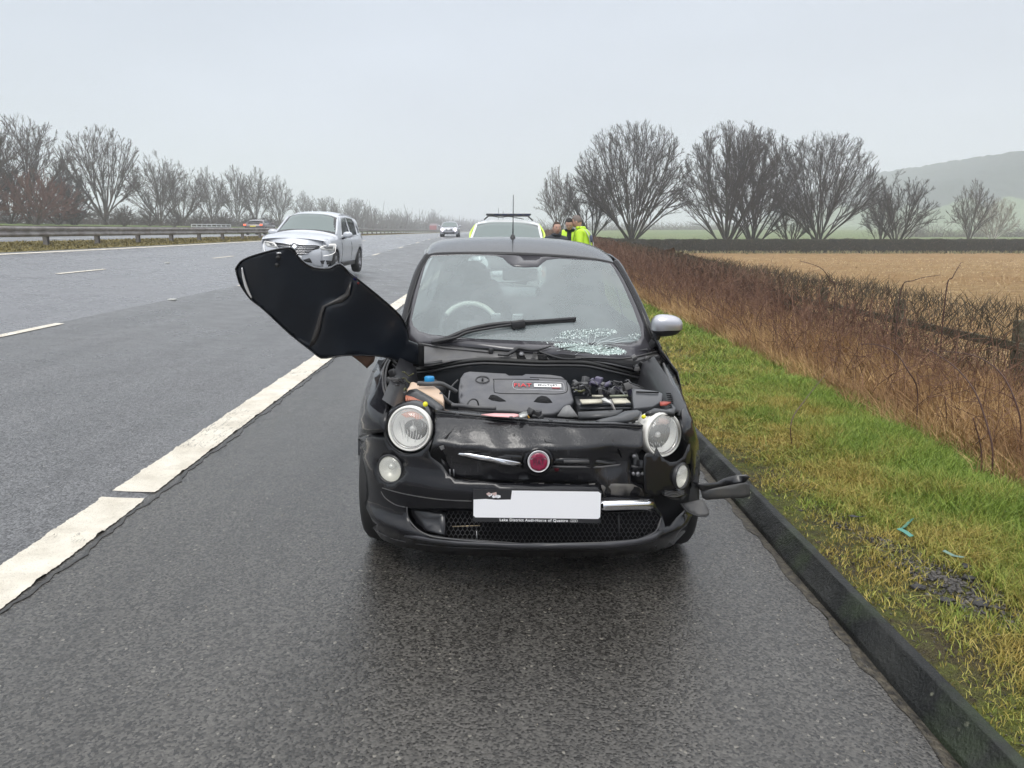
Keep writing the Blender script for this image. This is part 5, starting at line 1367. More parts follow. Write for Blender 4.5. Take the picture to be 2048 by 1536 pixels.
for k in range(22):
    a = k * .285 + g_.uniform(-.1, .1); l_ = g_.uniform(.55, 1.25); q0 = .12
    tube('crack', [on(Fwind, -.005)(1182 + math.cos(a) * 88 * l_ * u + 2.0 * math.sin(u * 9 + k), 690 + math.sin(a) * 22 * l_ * u + 1.2 * math.sin(u * 13 + k)) for u in (q0, .3, .5, .75, 1)], [.0011, .0009, .0005], simple('crack_white', (.72, .80, .79), .3), fiat, 4, 3)
for k in range(7):
    a = g_.uniform(-.25, .25); y = 690 + k * 2.2
    tube('crack', [on(Fwind, -.006)(1120 + i * 16, y + 4 * math.sin(i + k) * .5 + a * i) for i in range(8)], .0009, MATTE, fiat, 4, 2)
# mirror, stickers inside
box('interior_mirror', hit(1040, 549, lambda p: p.y - 1.72) , (.215, .03, .075), simple('mirror_shell', (.06, .065, .07), .3), fiat, bevel=.014)
# ---- interior
INT = simple('cabin_fabric', (.03, .03, .033), .8)
for sx in (-.36, .33):
    seat = box('seat', L(sx, 2.25, .55), (.48, .5, .18), INT, fiat, bevel=.06)
    box('backrest', L(sx, 2.50, .86), (.46, .14, .58), INT, seat, bevel=.07, rot=Matrix.Rotation(R(-12), 3, 'X'), seg=3)
    bm = bmesh.new(); bmesh.ops.create_uvsphere(bm, u_segments=20, v_segments=12, radius=.15)
    for v in bm.verts: v.co = L(sx, 2.60, 1.19) + Vector((v.co.x * .88, v.co.y * .4, v.co.z * .82))
    bm_obj('headrest', bm, INT, seat, smooth=True)
box('rear_seat', L(0, 3.05, .72), (1.1, .18, .62), INT, fiat, bevel=.06, rot=Matrix.Rotation(R(-14), 3, 'X'))
for sx in (-.26, .26):
    bm = bmesh.new(); bmesh.ops.create_uvsphere(bm, u_segments=16, v_segments=10, radius=.10)
    for v in bm.verts: v.co = L(sx, 3.13, 1.08) + Vector((v.co.x, v.co.y * .5, v.co.z * .8))
    bm_obj('headrest', bm, INT, fiat, smooth=True)
box('cabin_floor', L(0, 2.3, .28), (1.4, 2.4, .05), MATTE, fiat)
DASH = simple('dashboard', (.035, .036, .038), .55)
P = []
for y, z in ((1.02, .905), (1.12, .925), (1.30, .935), (1.45, .92), (1.55, .86), (1.58, .6)):
    P.append([[*L(x, y + .16 * (abs(x) / .66) ** 2, z)] for x in np.linspace(-.66, .66, 13)])
link('dashboard', grid_mesh('dashboard', P), DASH, fiat)
wc = L(-.34, 1.66, .93)
def wheel_ring(r, a0, a1, n, tr, nm, mat, par):
    q = Matrix.Rotation(R(62), 3, 'X'); pts = np.array([[[*(wc + q @ Vector((r * math.cos(a), r * math.sin(a), 0)))] for a in np.linspace(R(a0), R(a1), n)]])
    V, Fq = tubes(pts, np.full((1, n), tr), 8); return link(nm, mesh_np(nm, V, Fq), mat, par)
stw = wheel_ring(.175, 0, 360, 41, .014, 'steering_wheel', simple('wheel_dark', (.05, .05, .05), .5), fiat)
wheel_ring(.175, 35, 145, 18, .0165, 'rim_cover', simple('ivory_leather', (.90, .88, .76), .4), stw)
wheel_ring(.176, 195, 250, 12, .0160, 'rim_cover', simple('ivory_leather', (.90, .88, .76), .4), stw)
box('airbag_hub', wc + Vector((0, .01, 0)), (.15, .05, .12), simple('wheel_dark', (.05, .05, .05), .5), stw, bevel=.03)
for px, py, s in ((992, 632, .03), (1035, 634, .035)):
    p = W(px, py, 4.35); box('paper_slip', p, (s * 1.6, .01, s), simple('paper', (.6, .6, .58), .7), fiat, rot=Euler((.5, 0, .2)).to_matrix())
# ---- cowl, seal, firewall
cowl = c8([(455, 262), (1000, 330), (1330, 368), (1700, 398), (2040, 418)]) + [(1190, 717), (1272, 716), (1312, 704), (1322, 712), (1322, 733), (1300, 741), (1276, 740), (1226, 729), (1176, 720), (1120, 718), (1060, 719), (1009, 716), (960, 715), (909, 721), (860, 731), (838, 734), (837, 700)]
cowl_s = lambda a, b: hit(a, b, lambda p: (.905 + .55 * (p.y - .97 - .22 * (abs(p.x) / .68) ** 2.2) - .02 * (abs(p.x) / .68) ** 2) - p.z)
panel('cowl_panel', cowl, cowl_s, TRIMG, fiat, res=12, thick=.006)
for pts in ([(1092, 712), (1120, 708), (1190, 716), (1225, 720), (1275, 722), (1310, 712), (1318, 730), (1300, 740), (1260, 735), (1210, 724), (1150, 719), (1100, 719)], c8([(1640, 400), (1720, 395), (1760, 470), (1650, 465)]), [(1075, 710), (1092, 712), (1096, 720), (1076, 719)]):
    panel('cowl_opening', pts, lambda a, b: cowl_s(a, b) + Vector((0, -.003, .003)), MATTE, fiat, res=16, thick=.002)
P = [hit(a, b, lambda p: p.y - (.925 + .16 * (abs(p.x) / .68) ** 2)) for a, b in [(785, 722), (793, 729), (810, 736), (830, 739), (860, 736), (909, 726), (959, 720), (1009, 721), (1076, 724), (1130, 724), (1176, 726), (1226, 737), (1276, 748), (1306, 752), (1321, 749), (1327, 742), (1320, 734), (1318, 727), (1328, 723)]]
tube('bonnet_seal', P, .011, RUB, fiat, 8, 5)
tube('bonnet_seal', [p + Vector((0, -.02, -.016)) for p in P[:15]], .008, TRIM, fiat, 6, 5)
Pf = catmull(P[:15], 3)
link('firewall', grid_mesh('firewall', [[[*(p + Vector((0, .0, -.012)))] for p in Pf], [[*(p + Vector((0, -.01, -.09)))] for p in Pf], [[*(p + Vector((0, .03, -.40)))] for p in Pf]]), wet('firewall', (.010, .012, .015), .45), fiat)
tube('cowl_ridge', [cowl_s(a, b) + Vector((0, 0, .004)) for a, b in c8([(470, 290), (790, 345), (1100, 375), (1320, 395)])], .006, TRIMG, fiat, 6, 4)
panel('cowl_flap', c8([(470, 535), (740, 492), (752, 500), (748, 515), (600, 540), (470, 556)]), lambda a, b: cowl_s(a, b) + Vector((0, -.004, .005)), TRIM, fiat, res=20, thick=.003)
p = cowl_s(982, 703); box('washer_jet', p + Vector((0, -.01, .004)), (.024, .02, .030), TRIM, fiat, bevel=.005)
# bay floor and inner walls
box('bay_floor', L(0, .62, .42), (1.3, .75, .02), MATTE, fiat)
for s in (-1, 1):
    P = [[[*L(s * x, y, z)] for y in np.linspace(.25, 1.0, 6)] for x, z in ((.66, .80), (.60, .76), (.56, .6), (.54, .42))]
    for r_ in range(4):
        for k in range(6): P[r_][k][2] += .10 * (k / 5) if r_ < 2 else 0
    link('inner_wing', grid_mesh('inner_wing', P), wet('inner_wing', (.022, .022, .025), .35), fiat)
    lathe('suspension_top', [(0, .01), (.02, .012), (.04, 0), (.075, -.01), (.08, -.05)], L(s * .50, .78, .78), (0, 0, 1), TRIM, fiat, 20)

# ---- engine bay contents
ecs = lambda dz: (lambda a, b: hit(a, b, lambda p: (.842 + dz + .34 * (p.y - .80) - .10 * max(0, (.50 - p.y)) * 4) - p.z))
ec_out = c3([(1085, 330), (1130, 268), (1200, 250), (1440, 265), (1640, 275), (1680, 300), (1830, 300), (1870, 280), (2040, 285)]) + c4([(250, 290), (380, 310), (440, 350), (490, 430), (520, 560), (532, 600), (500, 640), (420, 670), (350, 740), (280, 770), (180, 775), (0, 760)]) + c3([(1700, 735), (1300, 720), (1150, 680), (1082, 640), (1064, 560), (1066, 450)])
ECM = simple('engine_cover_plastic', (.085, .087, .098), .42, grime=.25)
ec = panel('engine_cover', ec_out, ecs(0), ECM, fiat, res=9, thick=.07, off=-1)
b_ = ec.modifiers.new('b', 'BEVEL'); b_.width = .012; b_.segments = 3; b_.limit_method = 'ANGLE'; b_.angle_limit = R(60)
if True:
    p = ecs(.001)(965, 760); nrm = Vector((0, -.32, 1)).normalized()
    lathe('oil_filler', [(.030, .003), (.033, .006), (.036, .002)], p, nrm, TRIM, ec, 24)
    lathe('filler_cap', [(0, -.012), (.028, -.012), (.030, .002)], p, nrm, MATTE, ec, 20)
    box('filler_grip', p + nrm * .004, (.008, .034, .012), TRIM, ec, bevel=.002)
    for pts in (c3([(1425, 585), (1450, 545), (1480, 537), (1530, 550), (1600, 590), (1640, 615), (1560, 618), (1470, 605)]), c4([(45, 620), (90, 570), (140, 550), (200, 560), (240, 590), (270, 632), (200, 638), (100, 630)])):
        panel('cover_recess', pts, ecs(.0012), MATTE, ec, res=20, thick=.001)
    seam_ = lambda pts, r, m, nm: tube(nm, [ecs(.001)(a, b) for a, b in pts], r, m, ec, 5, 3)
    seam_(c3([(2040, 525), (1700, 525), (1520, 515), (1495, 480), (1495, 370), (1530, 350), (2040, 355)]), .0016, MATTE, 'cover_line')
    seam_(c4([(0, 525), (300, 530), (420, 515), (450, 480), (440, 400), (410, 350), (0, 330)]), .0016, MATTE, 'cover_line')
    fr0 = c3([(1720, 400), (1730, 380), (1760, 375), (2040, 380)]) + c4([(360, 392), (395, 400), (408, 430), (408, 480), (380, 490), (0, 475)]) + c3([(1780, 475), (1735, 460), (1720, 430), (1720, 400)])
    seam_(fr0, .0012, simple('silver_line', (.6, .6, .62), .3, .7), 'badge_frame')
    a0 = ecs(.003)(*c3([(1838, 425)])[0]); a1 = ecs(.003)(*c3([(1938, 427)])[0]); up = ecs(.003)(*c3([(1838, 395)])[0])
    X = (a1 - a0).normalized(); Yv = (up - a0); Yv = (Yv - X * Yv.dot(X)).normalized(); Z = X.cross(Yv)
    TM = Matrix(((X.x, Yv.x, Z.x, a0.x), (X.y, Yv.y, Z.y, a0.y), (X.z, Yv.z, Z.z, a0.z), (0, 0, 0, 1)))
    text('cover_lettering', 'FIAT', .044, TM, simple('red_letters', (.55, .03, .04), .4), ec, .001, sx=.92, bold=.0004)
    a0 = ecs(.002)(*c4([(212, 428)])[0])
    TM2 = Matrix(((X.x, Yv.x, Z.x, a0.x), (X.y, Yv.y, Z.y, a0.y), (X.z, Yv.z, Z.z, a0.z), (0, 0, 0, 1)))
    panel('cover_label', [(-.066, -.016), (.066, -.016), (.066, .016), (-.066, .016)], lambda a, b: TM2 @ Vector((a, b, 0)), simple('label_silver', (.72, .72, .72), .35), ec, res=.05, thick=.001, off=1, smooth=False)
    text('label_lettering', 'MULTIJET', .021, TM2 @ Matrix.Translation((0, 0, .002)), simple('label_ink', (.05, .05, .05), .5), ec, .0004, bold=.0004)
    tube('label_underline', [TM2 @ Vector((.02, -.024, .001)), TM2 @ Vector((.058, -.024, .001))], .002, simple('red_letters', (.55, .03, .04), .4), ec, 4, 1)
# expansion tank
TAN = simple('tank_plastic', (.62, .46, .34), .4, grime=.25)
tsf = lambda dz: plane(.80 + dz, .45, .15)
tank = panel('coolant_tank', c3([(440, 470), (470, 430), (485, 385), (520, 375), (560, 390), (600, 430), (780, 430), (840, 470), (880, 530), (895, 590), (880, 625), (800, 590), (700, 540), (600, 480), (540, 460), (480, 478)]), tsf(0), TAN, fiat, res=10, thick=.10, off=-1)
b_ = tank.modifiers.new('b', 'BEVEL'); b_.width = .01; b_.segments = 3; b_.limit_method = 'ANGLE'
lathe('tank_cap', [(0, .034), (.020, .034), (.0235, .030), (.0235, .004), (.020, .0), (.018, -.03)], tsf(.005)(*c3([(716, 405)])[0]), (0, 0, 1), simple('cap_blue', (.01, .22, .48), .4), tank, 24)
panel('amber_lamp_base', c3([(425, 560), (520, 585), (640, 620), (700, 650), (600, 670), (430, 665)]), depth(.30), simple('amber_brown', (.42, .14, .08), .4), fiat, res=20, thick=.03)
for k in range(7): tube('lamp_rib', [depth(.295)(*c3([(440 + k * 22, 572 + k * 5)])[0]), depth(.295)(*c3([(440 + k * 22, 662)])[0])], .0018, simple('amber_rib2', (.6, .26, .17), .4), fiat, 4, 1)
br = panel('headlamp_bracket', c3([(430, 530), (470, 480), (560, 465), (640, 510), (740, 570), (860, 660), (890, 690), (850, 715), (800, 740), (780, 700), (640, 610), (560, 590), (430, 545)]), plane(.80, .34, .3), wet('bracket_black', (.018, .018, .02), .35), fiat, res=14, thick=.015)
lathe('yellow_plug', [(0, .014), (.008, .014), (.011, .008), (.011, 0)], depth(.23)(851, 809), (0, -1, .5), simple('plug_yellow', (.75, .68, .02), .4), fiat, 14)
lathe('yellow_plug', [(0, .014), (.007, .014), (.009, .008), (.009, 0)], depth(.20)(1286.5, 834), (0.2, -1, .5), simple('plug_yellow', (.75, .68, .02), .4), fiat, 14)
HOSE = simple('hose', (.06, .06, .062), .45)
def hose(pts, d, r, mat=HOSE, nm='hose', conv=c3):
    return tube(nm, [depth(d + (i * .01))(a, b) for i, (a, b) in enumerate(conv(pts))], r, mat, fiat, 8, 6)
hose([(570, 400), (700, 410), (850, 405), (950, 450), (1045, 505)], .47, .010)
hose([(840, 520), (940, 620), (1010, 665)], .42, .009)
hose([(980, 665), (1100, 672), (1250, 690), (1520, 700)], .33, .009, TRIMG)
hose([(1165, 680), (1190, 620), (1240, 590), (1290, 610), (1310, 680)], .36, .004)
hose([(960, 480), (1000, 420), (1060, 360)], .5, .004)
hose([(940, 640), (950, 560), (960, 490)], .45, .003, simple('steel_dull', (.2, .2, .21), .45, .6))
hose([(240, 450), (330, 455), (400, 495)], .5, .007, simple('steel_dull', (.2, .2, .21), .45, .6))
panel('red_strip', c3([(1340, 775), (1500, 760), (1740, 765), (1800, 775), (1790, 795), (1700, 805), (1500, 795)]), plane(.785, .25, .1), simple('red_white_tag', (.80, .42, .42), .5), fiat, res=20, thick=.004)
panel('latch', c3([(1790, 770), (1850, 740), (1890, 740), (1900, 780), (1840, 800), (1800, 800)]), plane(.79, .23, .1), simple('steel_light', (.45, .45, .43), .35, .7), fiat, res=20, thick=.01)
for i, (a, b) in enumerate([(1890, 780), (1940, 745), (1980, 800), (2020, 770), (2045, 815)]):
    p = depth(.22)(*c3([(a, b)])[0]); box('latch_block', p, (.03, .03, .028), TRIM, fiat, bevel=.004, rot=Euler((.3, i * .5, i)).to_matrix())
hose([(1895, 790), (1930, 830), (1960, 835)], .18, .003, simple('wire_orange', (.8, .4, .03), .5), 'wire')
panel('grey_cone', c4([(330, 790), (400, 690), (440, 665), (480, 665), (530, 730), (580, 800), (450, 805)]), depth(.27, 0.8), simple('cone_grey', (.20, .20, .20), .45), fiat, res=14, thick=.02)
# battery
CREAM = simple('battery_top', (.60, .57, .46), .5, grime=.3)
bat = box('battery', L(.325, .53, .685), (.235, .17, .15), wet('battery_black', (.02, .02, .022), .35), fiat, bevel=.006)
panel('battery_lid', c4([(600, 595), (860, 588), (875, 625), (630, 635)]), plane(.775, .45, .05), CREAM, bat, res=20, thick=.008)
panel('battery_lid', c4([(985, 585), (1160, 580), (1210, 628), (1010, 632)]), plane(.775, .45, .05), CREAM, bat, res=20, thick=.008)
panel('battery_cap', c4([(860, 588), (905, 572), (960, 610), (985, 640), (920, 615)]), plane(.79, .44, .05), simple('cap_pale', (.66, .66, .62), .4), bat, res=20, thick=.006)
for r0, r1 in ((635, 680), (690, 720)): panel('battery_band', c4([(605, r0 + 8), (1215, r0), (1225, r1 - 6), (610, r1)]), depth(.425), wet('band_grey', (.05, .055, .06), .4), bat, res=30, thick=.006)
tube('battery_strap', [depth(.41)(a, b) for a, b in c4([(960, 600), (990, 660), (1020, 725)])], .006, simple('strap_grey', (.4, .38, .36), .4), bat, 5, 3)
panel('battery_strip', c4([(745, 545), (880, 545), (885, 570), (750, 570)]), depth(.56), CREAM, bat, res=30, thick=.006)
panel('battery_strip', c4([(960, 545), (1180, 540), (1180, 570), (965, 572)]), depth(.56), simple('strip_green', (.32, .34, .25), .5), bat, res=30, thick=.006)
fb = panel('fuse_box', c4([(1230, 455), (1540, 490), (1600, 520), (1590, 620), (1480, 680), (1250, 700), (1235, 600)]), plane(.82, .55, .38), wet('fusebox_lid', (.055, .058, .065), .38), fiat, res=14, thick=.07)
b_ = fb.modifiers.new('b', 'BEVEL'); b_.width = .006; b_.segments = 2; b_.limit_method = 'ANGLE'
tube('lid_ridge', [plane(.826, .55, .38)(a, b) for a, b in c4([(1280, 505), (1550, 512)])], .004, MATTE, fb, 5, 1)
scoop = panel('air_scoop', c4([(790, 850), (860, 830), (1040, 790), (1140, 735), (1290, 720), (1350, 745), (1310, 800), (1200, 840), (1000, 860), (850, 862)]), plane(.80, .30, .45), wet('scoop_plastic', (.04, .042, .045), .35), fiat, res=12, thick=.02)
panel('duct', c4([(580, 745), (1000, 725), (1120, 718), (1060, 780), (960, 800), (590, 810)]), plane(.765, .33, .5), wet('duct_black', (.025, .026, .028), .4), fiat, res=14, thick=.02)
panel('lamp_top_cover', c4([(1390, 750), (1500, 700), (1640, 720), (1720, 700), (1700, 640), (1760, 700), (1740, 760), (1600, 740), (1470, 755)]), plane(.82, .35, .3), wet('duct_black', (.025, .026, .028), .4), fiat, res=14, thick=.02)
panel('red_clip', c4([(1565, 620), (1620, 618), (1700, 625), (1650, 650), (1570, 655)]), plane(.83, .45, .2), simple('clip_red', (.35, .06, .04), .4), fiat, res=30, thick=.008)
tube('cable', [depth(.66)(a, b) for a, b in c4([(740, 350), (780, 410), (860, 440), (920, 420), (975, 395)])], .012, simple('cable_violet', (.10, .09, .14), .45), fiat, 7, 5)
tube('cable', [depth(.60)(a, b) for a, b in c4([(890, 450), (905, 500), (930, 560)])], .007, TRIM, fiat, 6, 4)
tube('cable', [depth(.55)(a, b) for a, b in c4([(530, 440), (600, 400), (690, 470), (720, 520), (700, 560)])], .007, TRIM, fiat, 6, 4)
tube('cable', [depth(.55)(a, b) for a, b in c4([(540, 480), (600, 500), (660, 480)])], .005, simple('cable_olive', (.12, .12, .05), .5), fiat, 6, 4)
g_ = np.random.default_rng(33)
for i in range(26):
    a, b = g_.uniform(530, 1200), g_.uniform(370, 540); p = depth(.62 + .1 * g_.random())(*c4([(a, b)])[0])
    box('connector', p, tuple(g_.uniform(.012, .045, 3)), [TRIM, TRIMG, HOSE, simple('cable_violet', (.10, .09, .14), .45)][i % 4], fiat, bevel=.003, rot=Euler(tuple(g_.uniform(-.6, .6, 3))).to_matrix())
for i in range(12):
    a, b = g_.uniform(220, 420), g_.uniform(220, 620); p = depth(.5 + .15 * g_.random())(*c3([(a, b)])[0])
    box('connector', p, tuple(g_.uniform(.012, .045, 3)), [TRIM, TRIMG, HOSE, simple('steel_light', (.45, .45, .43), .35, .7)][i % 4], fiat, bevel=.003, rot=Euler(tuple(g_.uniform(-.6, .6, 3))).to_matrix())
for i in range(10):
    a, b = g_.uniform(1240, 1560), g_.uniform(80, 250); p = depth(1.0)(*c4([(a, b)])[0])
    box('connector', p, tuple(g_.uniform(.01, .04, 3)), [TRIM, TRIMG, HOSE, BLK][i % 4], fiat, bevel=.003, rot=Euler(tuple(g_.uniform(-.6, .6, 3))).to_matrix())

for i in range(16):
    left = i % 2 == 0; cv = c3 if left else c4
    a, b = (g_.uniform(230, 420), g_.uniform(250, 560)) if left else (g_.uniform(530, 1150), g_.uniform(330, 520))
    pts = [(a, b), (a + g_.uniform(20, 70), b + g_.uniform(-50, 30)), (a + g_.uniform(60, 150), b + g_.uniform(-30, 60)), (a + g_.uniform(90, 200), b + g_.uniform(-10, 90))]
    tube('wire', [depth(.50 + .08 * g_.random() + .02 * j)(*cv([q])[0]) for j, q in enumerate(pts)], g_.uniform(.002, .0045), [TRIM, HOSE, simple('cable_olive', (.12, .12, .05), .5), simple('steel_dull', (.2, .2, .21), .45, .6)][i % 4], fiat, 5, 4)
# ---- wipers
Wp = lambda pts, off: [on(Fwind, off)(a, b) for a, b in pts]
wip = tube('wiper', Wp(c2([(345, 714), (440, 688), (560, 640), (700, 608), (860, 593), (1000, 585), (1252, 566)]), -.028), [.011, .013, .012, .012, .011, .010], TRIM, fiat, 6, 6)
tube('wiper_rubber', Wp(c2([(345, 722), (440, 700), (560, 652), (700, 622), (860, 606), (1000, 597), (1252, 580)]), -.014), .006, RUB, wip, 5, 6)
tube('wiper_arm', Wp(c2([(330, 722), (480, 690), (560, 655), (720, 625), (880, 600)]), -.040), [.011, .008, .007, .007], TRIM, wip, 6, 5)
box('wiper_joint', Wp(c2([(885, 604)]), -.035)[0], (.075, .03, .045), TRIM, wip, bevel=.008, rot=Euler((0, -.15, 0)).to_matrix())
tube('broken_wiper_arm', Wp(c2([(790, 798), (840, 785), (885, 757), (960, 768), (1020, 765), (1095, 742)]), -.03), [.006, .010, .011, .009, .007, .003], TRIM, fiat, 6, 5)
tube('broken_wiper_arm', Wp(c2([(755, 797), (815, 800), (835, 785)]), -.035), [.007, .006], TRIM, fiat, 6, 4)
tube('broken_wiper_arm', Wp(c2([(1015, 775), (1080, 800), (1180, 825), (1290, 822)]), -.02), [.007, .004], TRIM, fiat, 6, 5)
tube('screen_edge_strip', Wp(c2([(1250, 815), (1400, 818), (1560, 822), (1680, 800), (1770, 778)]), -.012), .005, TRIMG, fiat, 5, 5)
lathe('wiper_pivot', [(0, .01), (.010, .01), (.014, 0)], cowl_s(*c2([(905, 805)])[0]) + Vector((0, -.01, .01)), (0, -.4, 1), simple('steel_dull', (.2, .2, .21), .45, .6), fiat, 14)
for k in range(3): tube('cowl_rib', [cowl_s(*c2([(985 + k * 9, 788)])[0]) + Vector((0, -.004, .005)), cowl_s(*c2([(970 + k * 9, 828)])[0]) + Vector((0, -.004, .005))], .0022, TRIMG, fiat, 4, 1)
# ---- door mirrors
def mirror(s, c):
    def blob(nm, sc, off, mat, par, cut=None, pw=2.6):
        bm = bmesh.new(); bmesh.ops.create_uvsphere(bm, u_segments=28, v_segments=18, radius=1)
        for v in bm.verts:
            d = v.co; n_ = (abs(d.x) ** pw + abs(d.y) ** pw + abs(d.z) ** pw) ** (1 / pw); q_ = d / n_
            q_.z *= 1 - .12 * s * q_.x; v.co = c + Vector((q_.x * sc[0], q_.y * sc[1], q_.z * sc[2])) + Vector(off)
        if cut: bmesh.ops.delete(bm, geom=[v for v in bm.verts if v.co.z < c.z + cut], context='VERTS')
        return bm_obj(nm, bm, mat, par, smooth=True)
    o = blob('door_mirror', (.083, .055, .055), (0, .0, -.004), TRIM, fiat)
    blob('mirror_cap', (.086, .058, .061), (0, -.004, .0), simple('satin_silver', (.50, .50, .53), .28, .8), o, cut=-.028)
    tube('mirror_arm', [c + Vector((-s * .045, .01, -.035)), c + Vector((-s * .055, .01, -.075)), c + Vector((-s * .075, .03, -.125))], [.028, .022, .026], TRIM, o, 8, 4)
mirror(1, W(1333, 651, 4.22)); mirror(-1, L(-.83, 1.22, .98))
# ---- wheels
def wheel(c, r, w_, par, spokes=5, rim=(.5, .5, .52), nm='wheel'):
    t = lathe(nm, [(r * .62, w_ / 2), (r * .9, w_ / 2), (r * .975, w_ * .40), (r, w_ * .25), (r, -w_ * .25), (r * .975, -w_ * .40), (r * .9, -w_ / 2), (r * .62, -w_ / 2)], c, (1, 0, 0), simple('tyre', (.018, .018, .018), .7), par, 40)
    sx = 1 if c[0] > par.matrix_basis.translation.x else -1
    rm = simple('rim_%d' % int(rim[0] * 100), rim, .3, .7)
    lathe('rim', [(r * .66, w_ * .46), (r * .60, w_ * .44), (r * .56, w_ * .2), (r * .56, -w_ * .4)], c, (sx, 0, 0), rm, t, 32)
    lathe('hub', [(0, w_ * .40), (r * .13, w_ * .40), (r * .17, w_ * .3), (r * .17, 0)], c, (sx, 0, 0), rm, t, 16)
    lathe('brake_disc', [(0, 0), (r * .5, 0), (r * .5, -.02)], Vector(c) + Vector((sx * .01, 0, 0)), (sx, 0, 0), simple('disc_steel', (.12, .11, .10), .5, .5), t, 24)
    for k in range(spokes):
        a = 2 * math.pi * k / spokes + .3; d = Vector((0, math.cos(a), math.sin(a)))
        tube('spoke', [Vector(c) + d * r * .12 + Vector((sx * w_ * .36, 0, 0)), Vector(c) + d * r * .6 + Vector((sx * w_ * .40, 0, 0))], r * .055, rm, t, 5, 1)
    return t
for sx in (-1, 1):
    for y in (.69, 2.99): wheel(L(sx * .705, y, .292), .29, .185, fiat, 7)
    # arch liners
    for y in (.69, 2.99):
        pts = np.array([[[*L(sx * x, y + .37 * math.cos(a), .30 + .37 * math.sin(a))] for a in np.linspace(0, math.pi * (.72 if y < 1 else 1), 15)] for x in (.50, .66 if y < 1 else .79)])
        link('arch_liner', grid_mesh('arch_liner', pts), MATTE, fiat)
box('underbody', L(0, 1.8, .24), (1.25, 3.0, .06), MATTE, fiat, bevel=.02)

# ---- torn bonnet
bo = cb([(90, 590), (130, 530), (200, 490), (330, 450), (450, 420), (560, 410), (590, 430), (620, 480), (680, 540), (760, 580), (850, 590), (910, 580), (960, 550), (1000, 560), (1060, 620), (1150, 690), (1300, 810), (1450, 940), (1520, 1020), (1550, 1100), (1570, 1210), (1650, 1240), (1650, 1400), (1560, 1400), (1400, 1350), (1280, 1330), (1060, 1325), (920, 1340), (820, 1350), (740, 1290), (560, 1150), (400, 1000), (300, 910), (220, 850), (160, 770), (120, 700)])
crease = np.array(cb([(1078, 690), (1065, 800), (1010, 860), (920, 878), (845, 905), (822, 1000), (795, 1120), (735, 1250)]))
def dcre(px, py):
    P = np.array([px, py]); a = crease[:-1]; b = crease[1:]; ab = b - a
    t = np.clip(((P - a) * ab).sum(1) / (ab * ab).sum(1), 0, 1); v = P - (a + t[:, None] * ab); d = np.hypot(v[:, 0], v[:, 1]); i = int(np.argmin(d))
    s = ab[i][0] * v[i][1] - ab[i][1] * v[i][0]
    return float(d[i]) * (1 if s > 0 else -1)
def bon(off=0.0):
    def f(px, py):
        d = dcre(px, py); fold = .030 * (1 / (1 + math.exp(-d / 2.6))) if abs(d) < 60 else (.030 if d > 0 else 0)
        fold *= max(0, 1 - abs(d) / 90) if d > 0 else 1
        return hit(px, py, lambda p: p.y - (.80 + .26 * (p.x + .75) - .30 * (p.z - .95) + .10 * ((p.x + .95) / .4) ** 2 * .35 + off + .006 * math.sin(p.x * 16 + 2) * math.sin(p.z * 13)) - fold)
    return f
mbn = M('bonnet_underside', (0.009, 0.011, 0.015), 0.30, 0, 0.2)
mbn.color(mbn.mix(mbn.noise(4, 4, .6, .45, .7), (0.006, 0.009, 0.015), (0.012, 0.017, 0.026)))
bonnet = panel('bonnet', bo, bon(), mbn.m, fiat, res=9, thick=.022)
bonnet['label'] = 'torn black bonnet bent out sideways over the left wing'
be = catmull([(*p, 0) for p in bo[:20]], 2)
tube('bonnet_flange', [bon(-.002)(p[0], p[1]) for p in be], .004, BLK, bonnet, 6, 1)
tube('bonnet_flange', [bon(-.002)(*p) for p in bo[23:] + bo[:1]], .0035, BLK, bonnet, 6, 2)
panel('bent_fold', [tuple(p) for p in cb([(1075, 695), (1062, 810), (1005, 872), (925, 888), (855, 908), (832, 965), (812, 1100), (775, 1225), (715, 1262), (755, 1140), (795, 1010), (828, 905), (925, 858), (1025, 795), (1052, 730)])], lambda a, b: hit(a, b, lambda p: p.y - (.80 + .26 * (p.x + .75) - .30 * (p.z - .95) + .10 * ((p.x + .95) / .4) ** 2 * .35) + .012 - .25 * abs(dcre(a, b)) / 100), simple('lit_fold_grey', (.045, .042, .040), .35, 0, .2), bonnet, res=10, thick=.004)  # paler grey puts the light on the fold into the colour
tube('bonnet_bright_edge', [bon(-.012)(*p) for p in cb([(145, 578), (158, 660), (188, 760), (226, 835)])], [.003, .006, .007, .003], simple('bright_edge', (.78, .78, .78), .2, .3), bonnet, 6, 5)
for a, b, r_ in ((456, 492, .011), (445, 556, .010)): lathe('rubber_stop', [(0, .014), (r_ * .7, .014), (r_, .006), (r_ * 1.1, 0)], bon(-.002)(*cb([(a, b)])[0]), (0, -1, .2), RUB, bonnet, 14)
panel('stop_recess', cb([(440, 448), (478, 446), (482, 460), (442, 462)]), bon(-.004), simple('bright_edge', (.78, .78, .78), .2, .3), bonnet, res=30, thick=.002)
panel('rusty_hinge_plate', cb([(1070, 1322), (1285, 1325), (1272, 1380), (1212, 1437), (1150, 1382)]), bon(.03), simple('rusty_brown', (.17, .095, .06), .6, grime=.4), bonnet, res=12, thick=.006)
panel('bonnet_hinge', cb([(1640, 1235), (1700, 1250), (1700, 1420), (1560, 1420), (1560, 1395), (1645, 1395)]), bon(.01), MATTE, bonnet, res=20, thick=.03)
panel('bonnet_sticker', cb([(1100, 645), (1130, 660), (1118, 690), (1096, 680)]), bon(-.003), simple('sticker_blue', (.01, .01, .12), .4), bonnet, res=30, thick=.001)
panel('bonnet_sticker', cb([(1132, 700), (1148, 705), (1142, 722), (1128, 716)]), bon(-.003), simple('sticker_red', (.25, .02, .02), .4), bonnet, res=30, thick=.001)
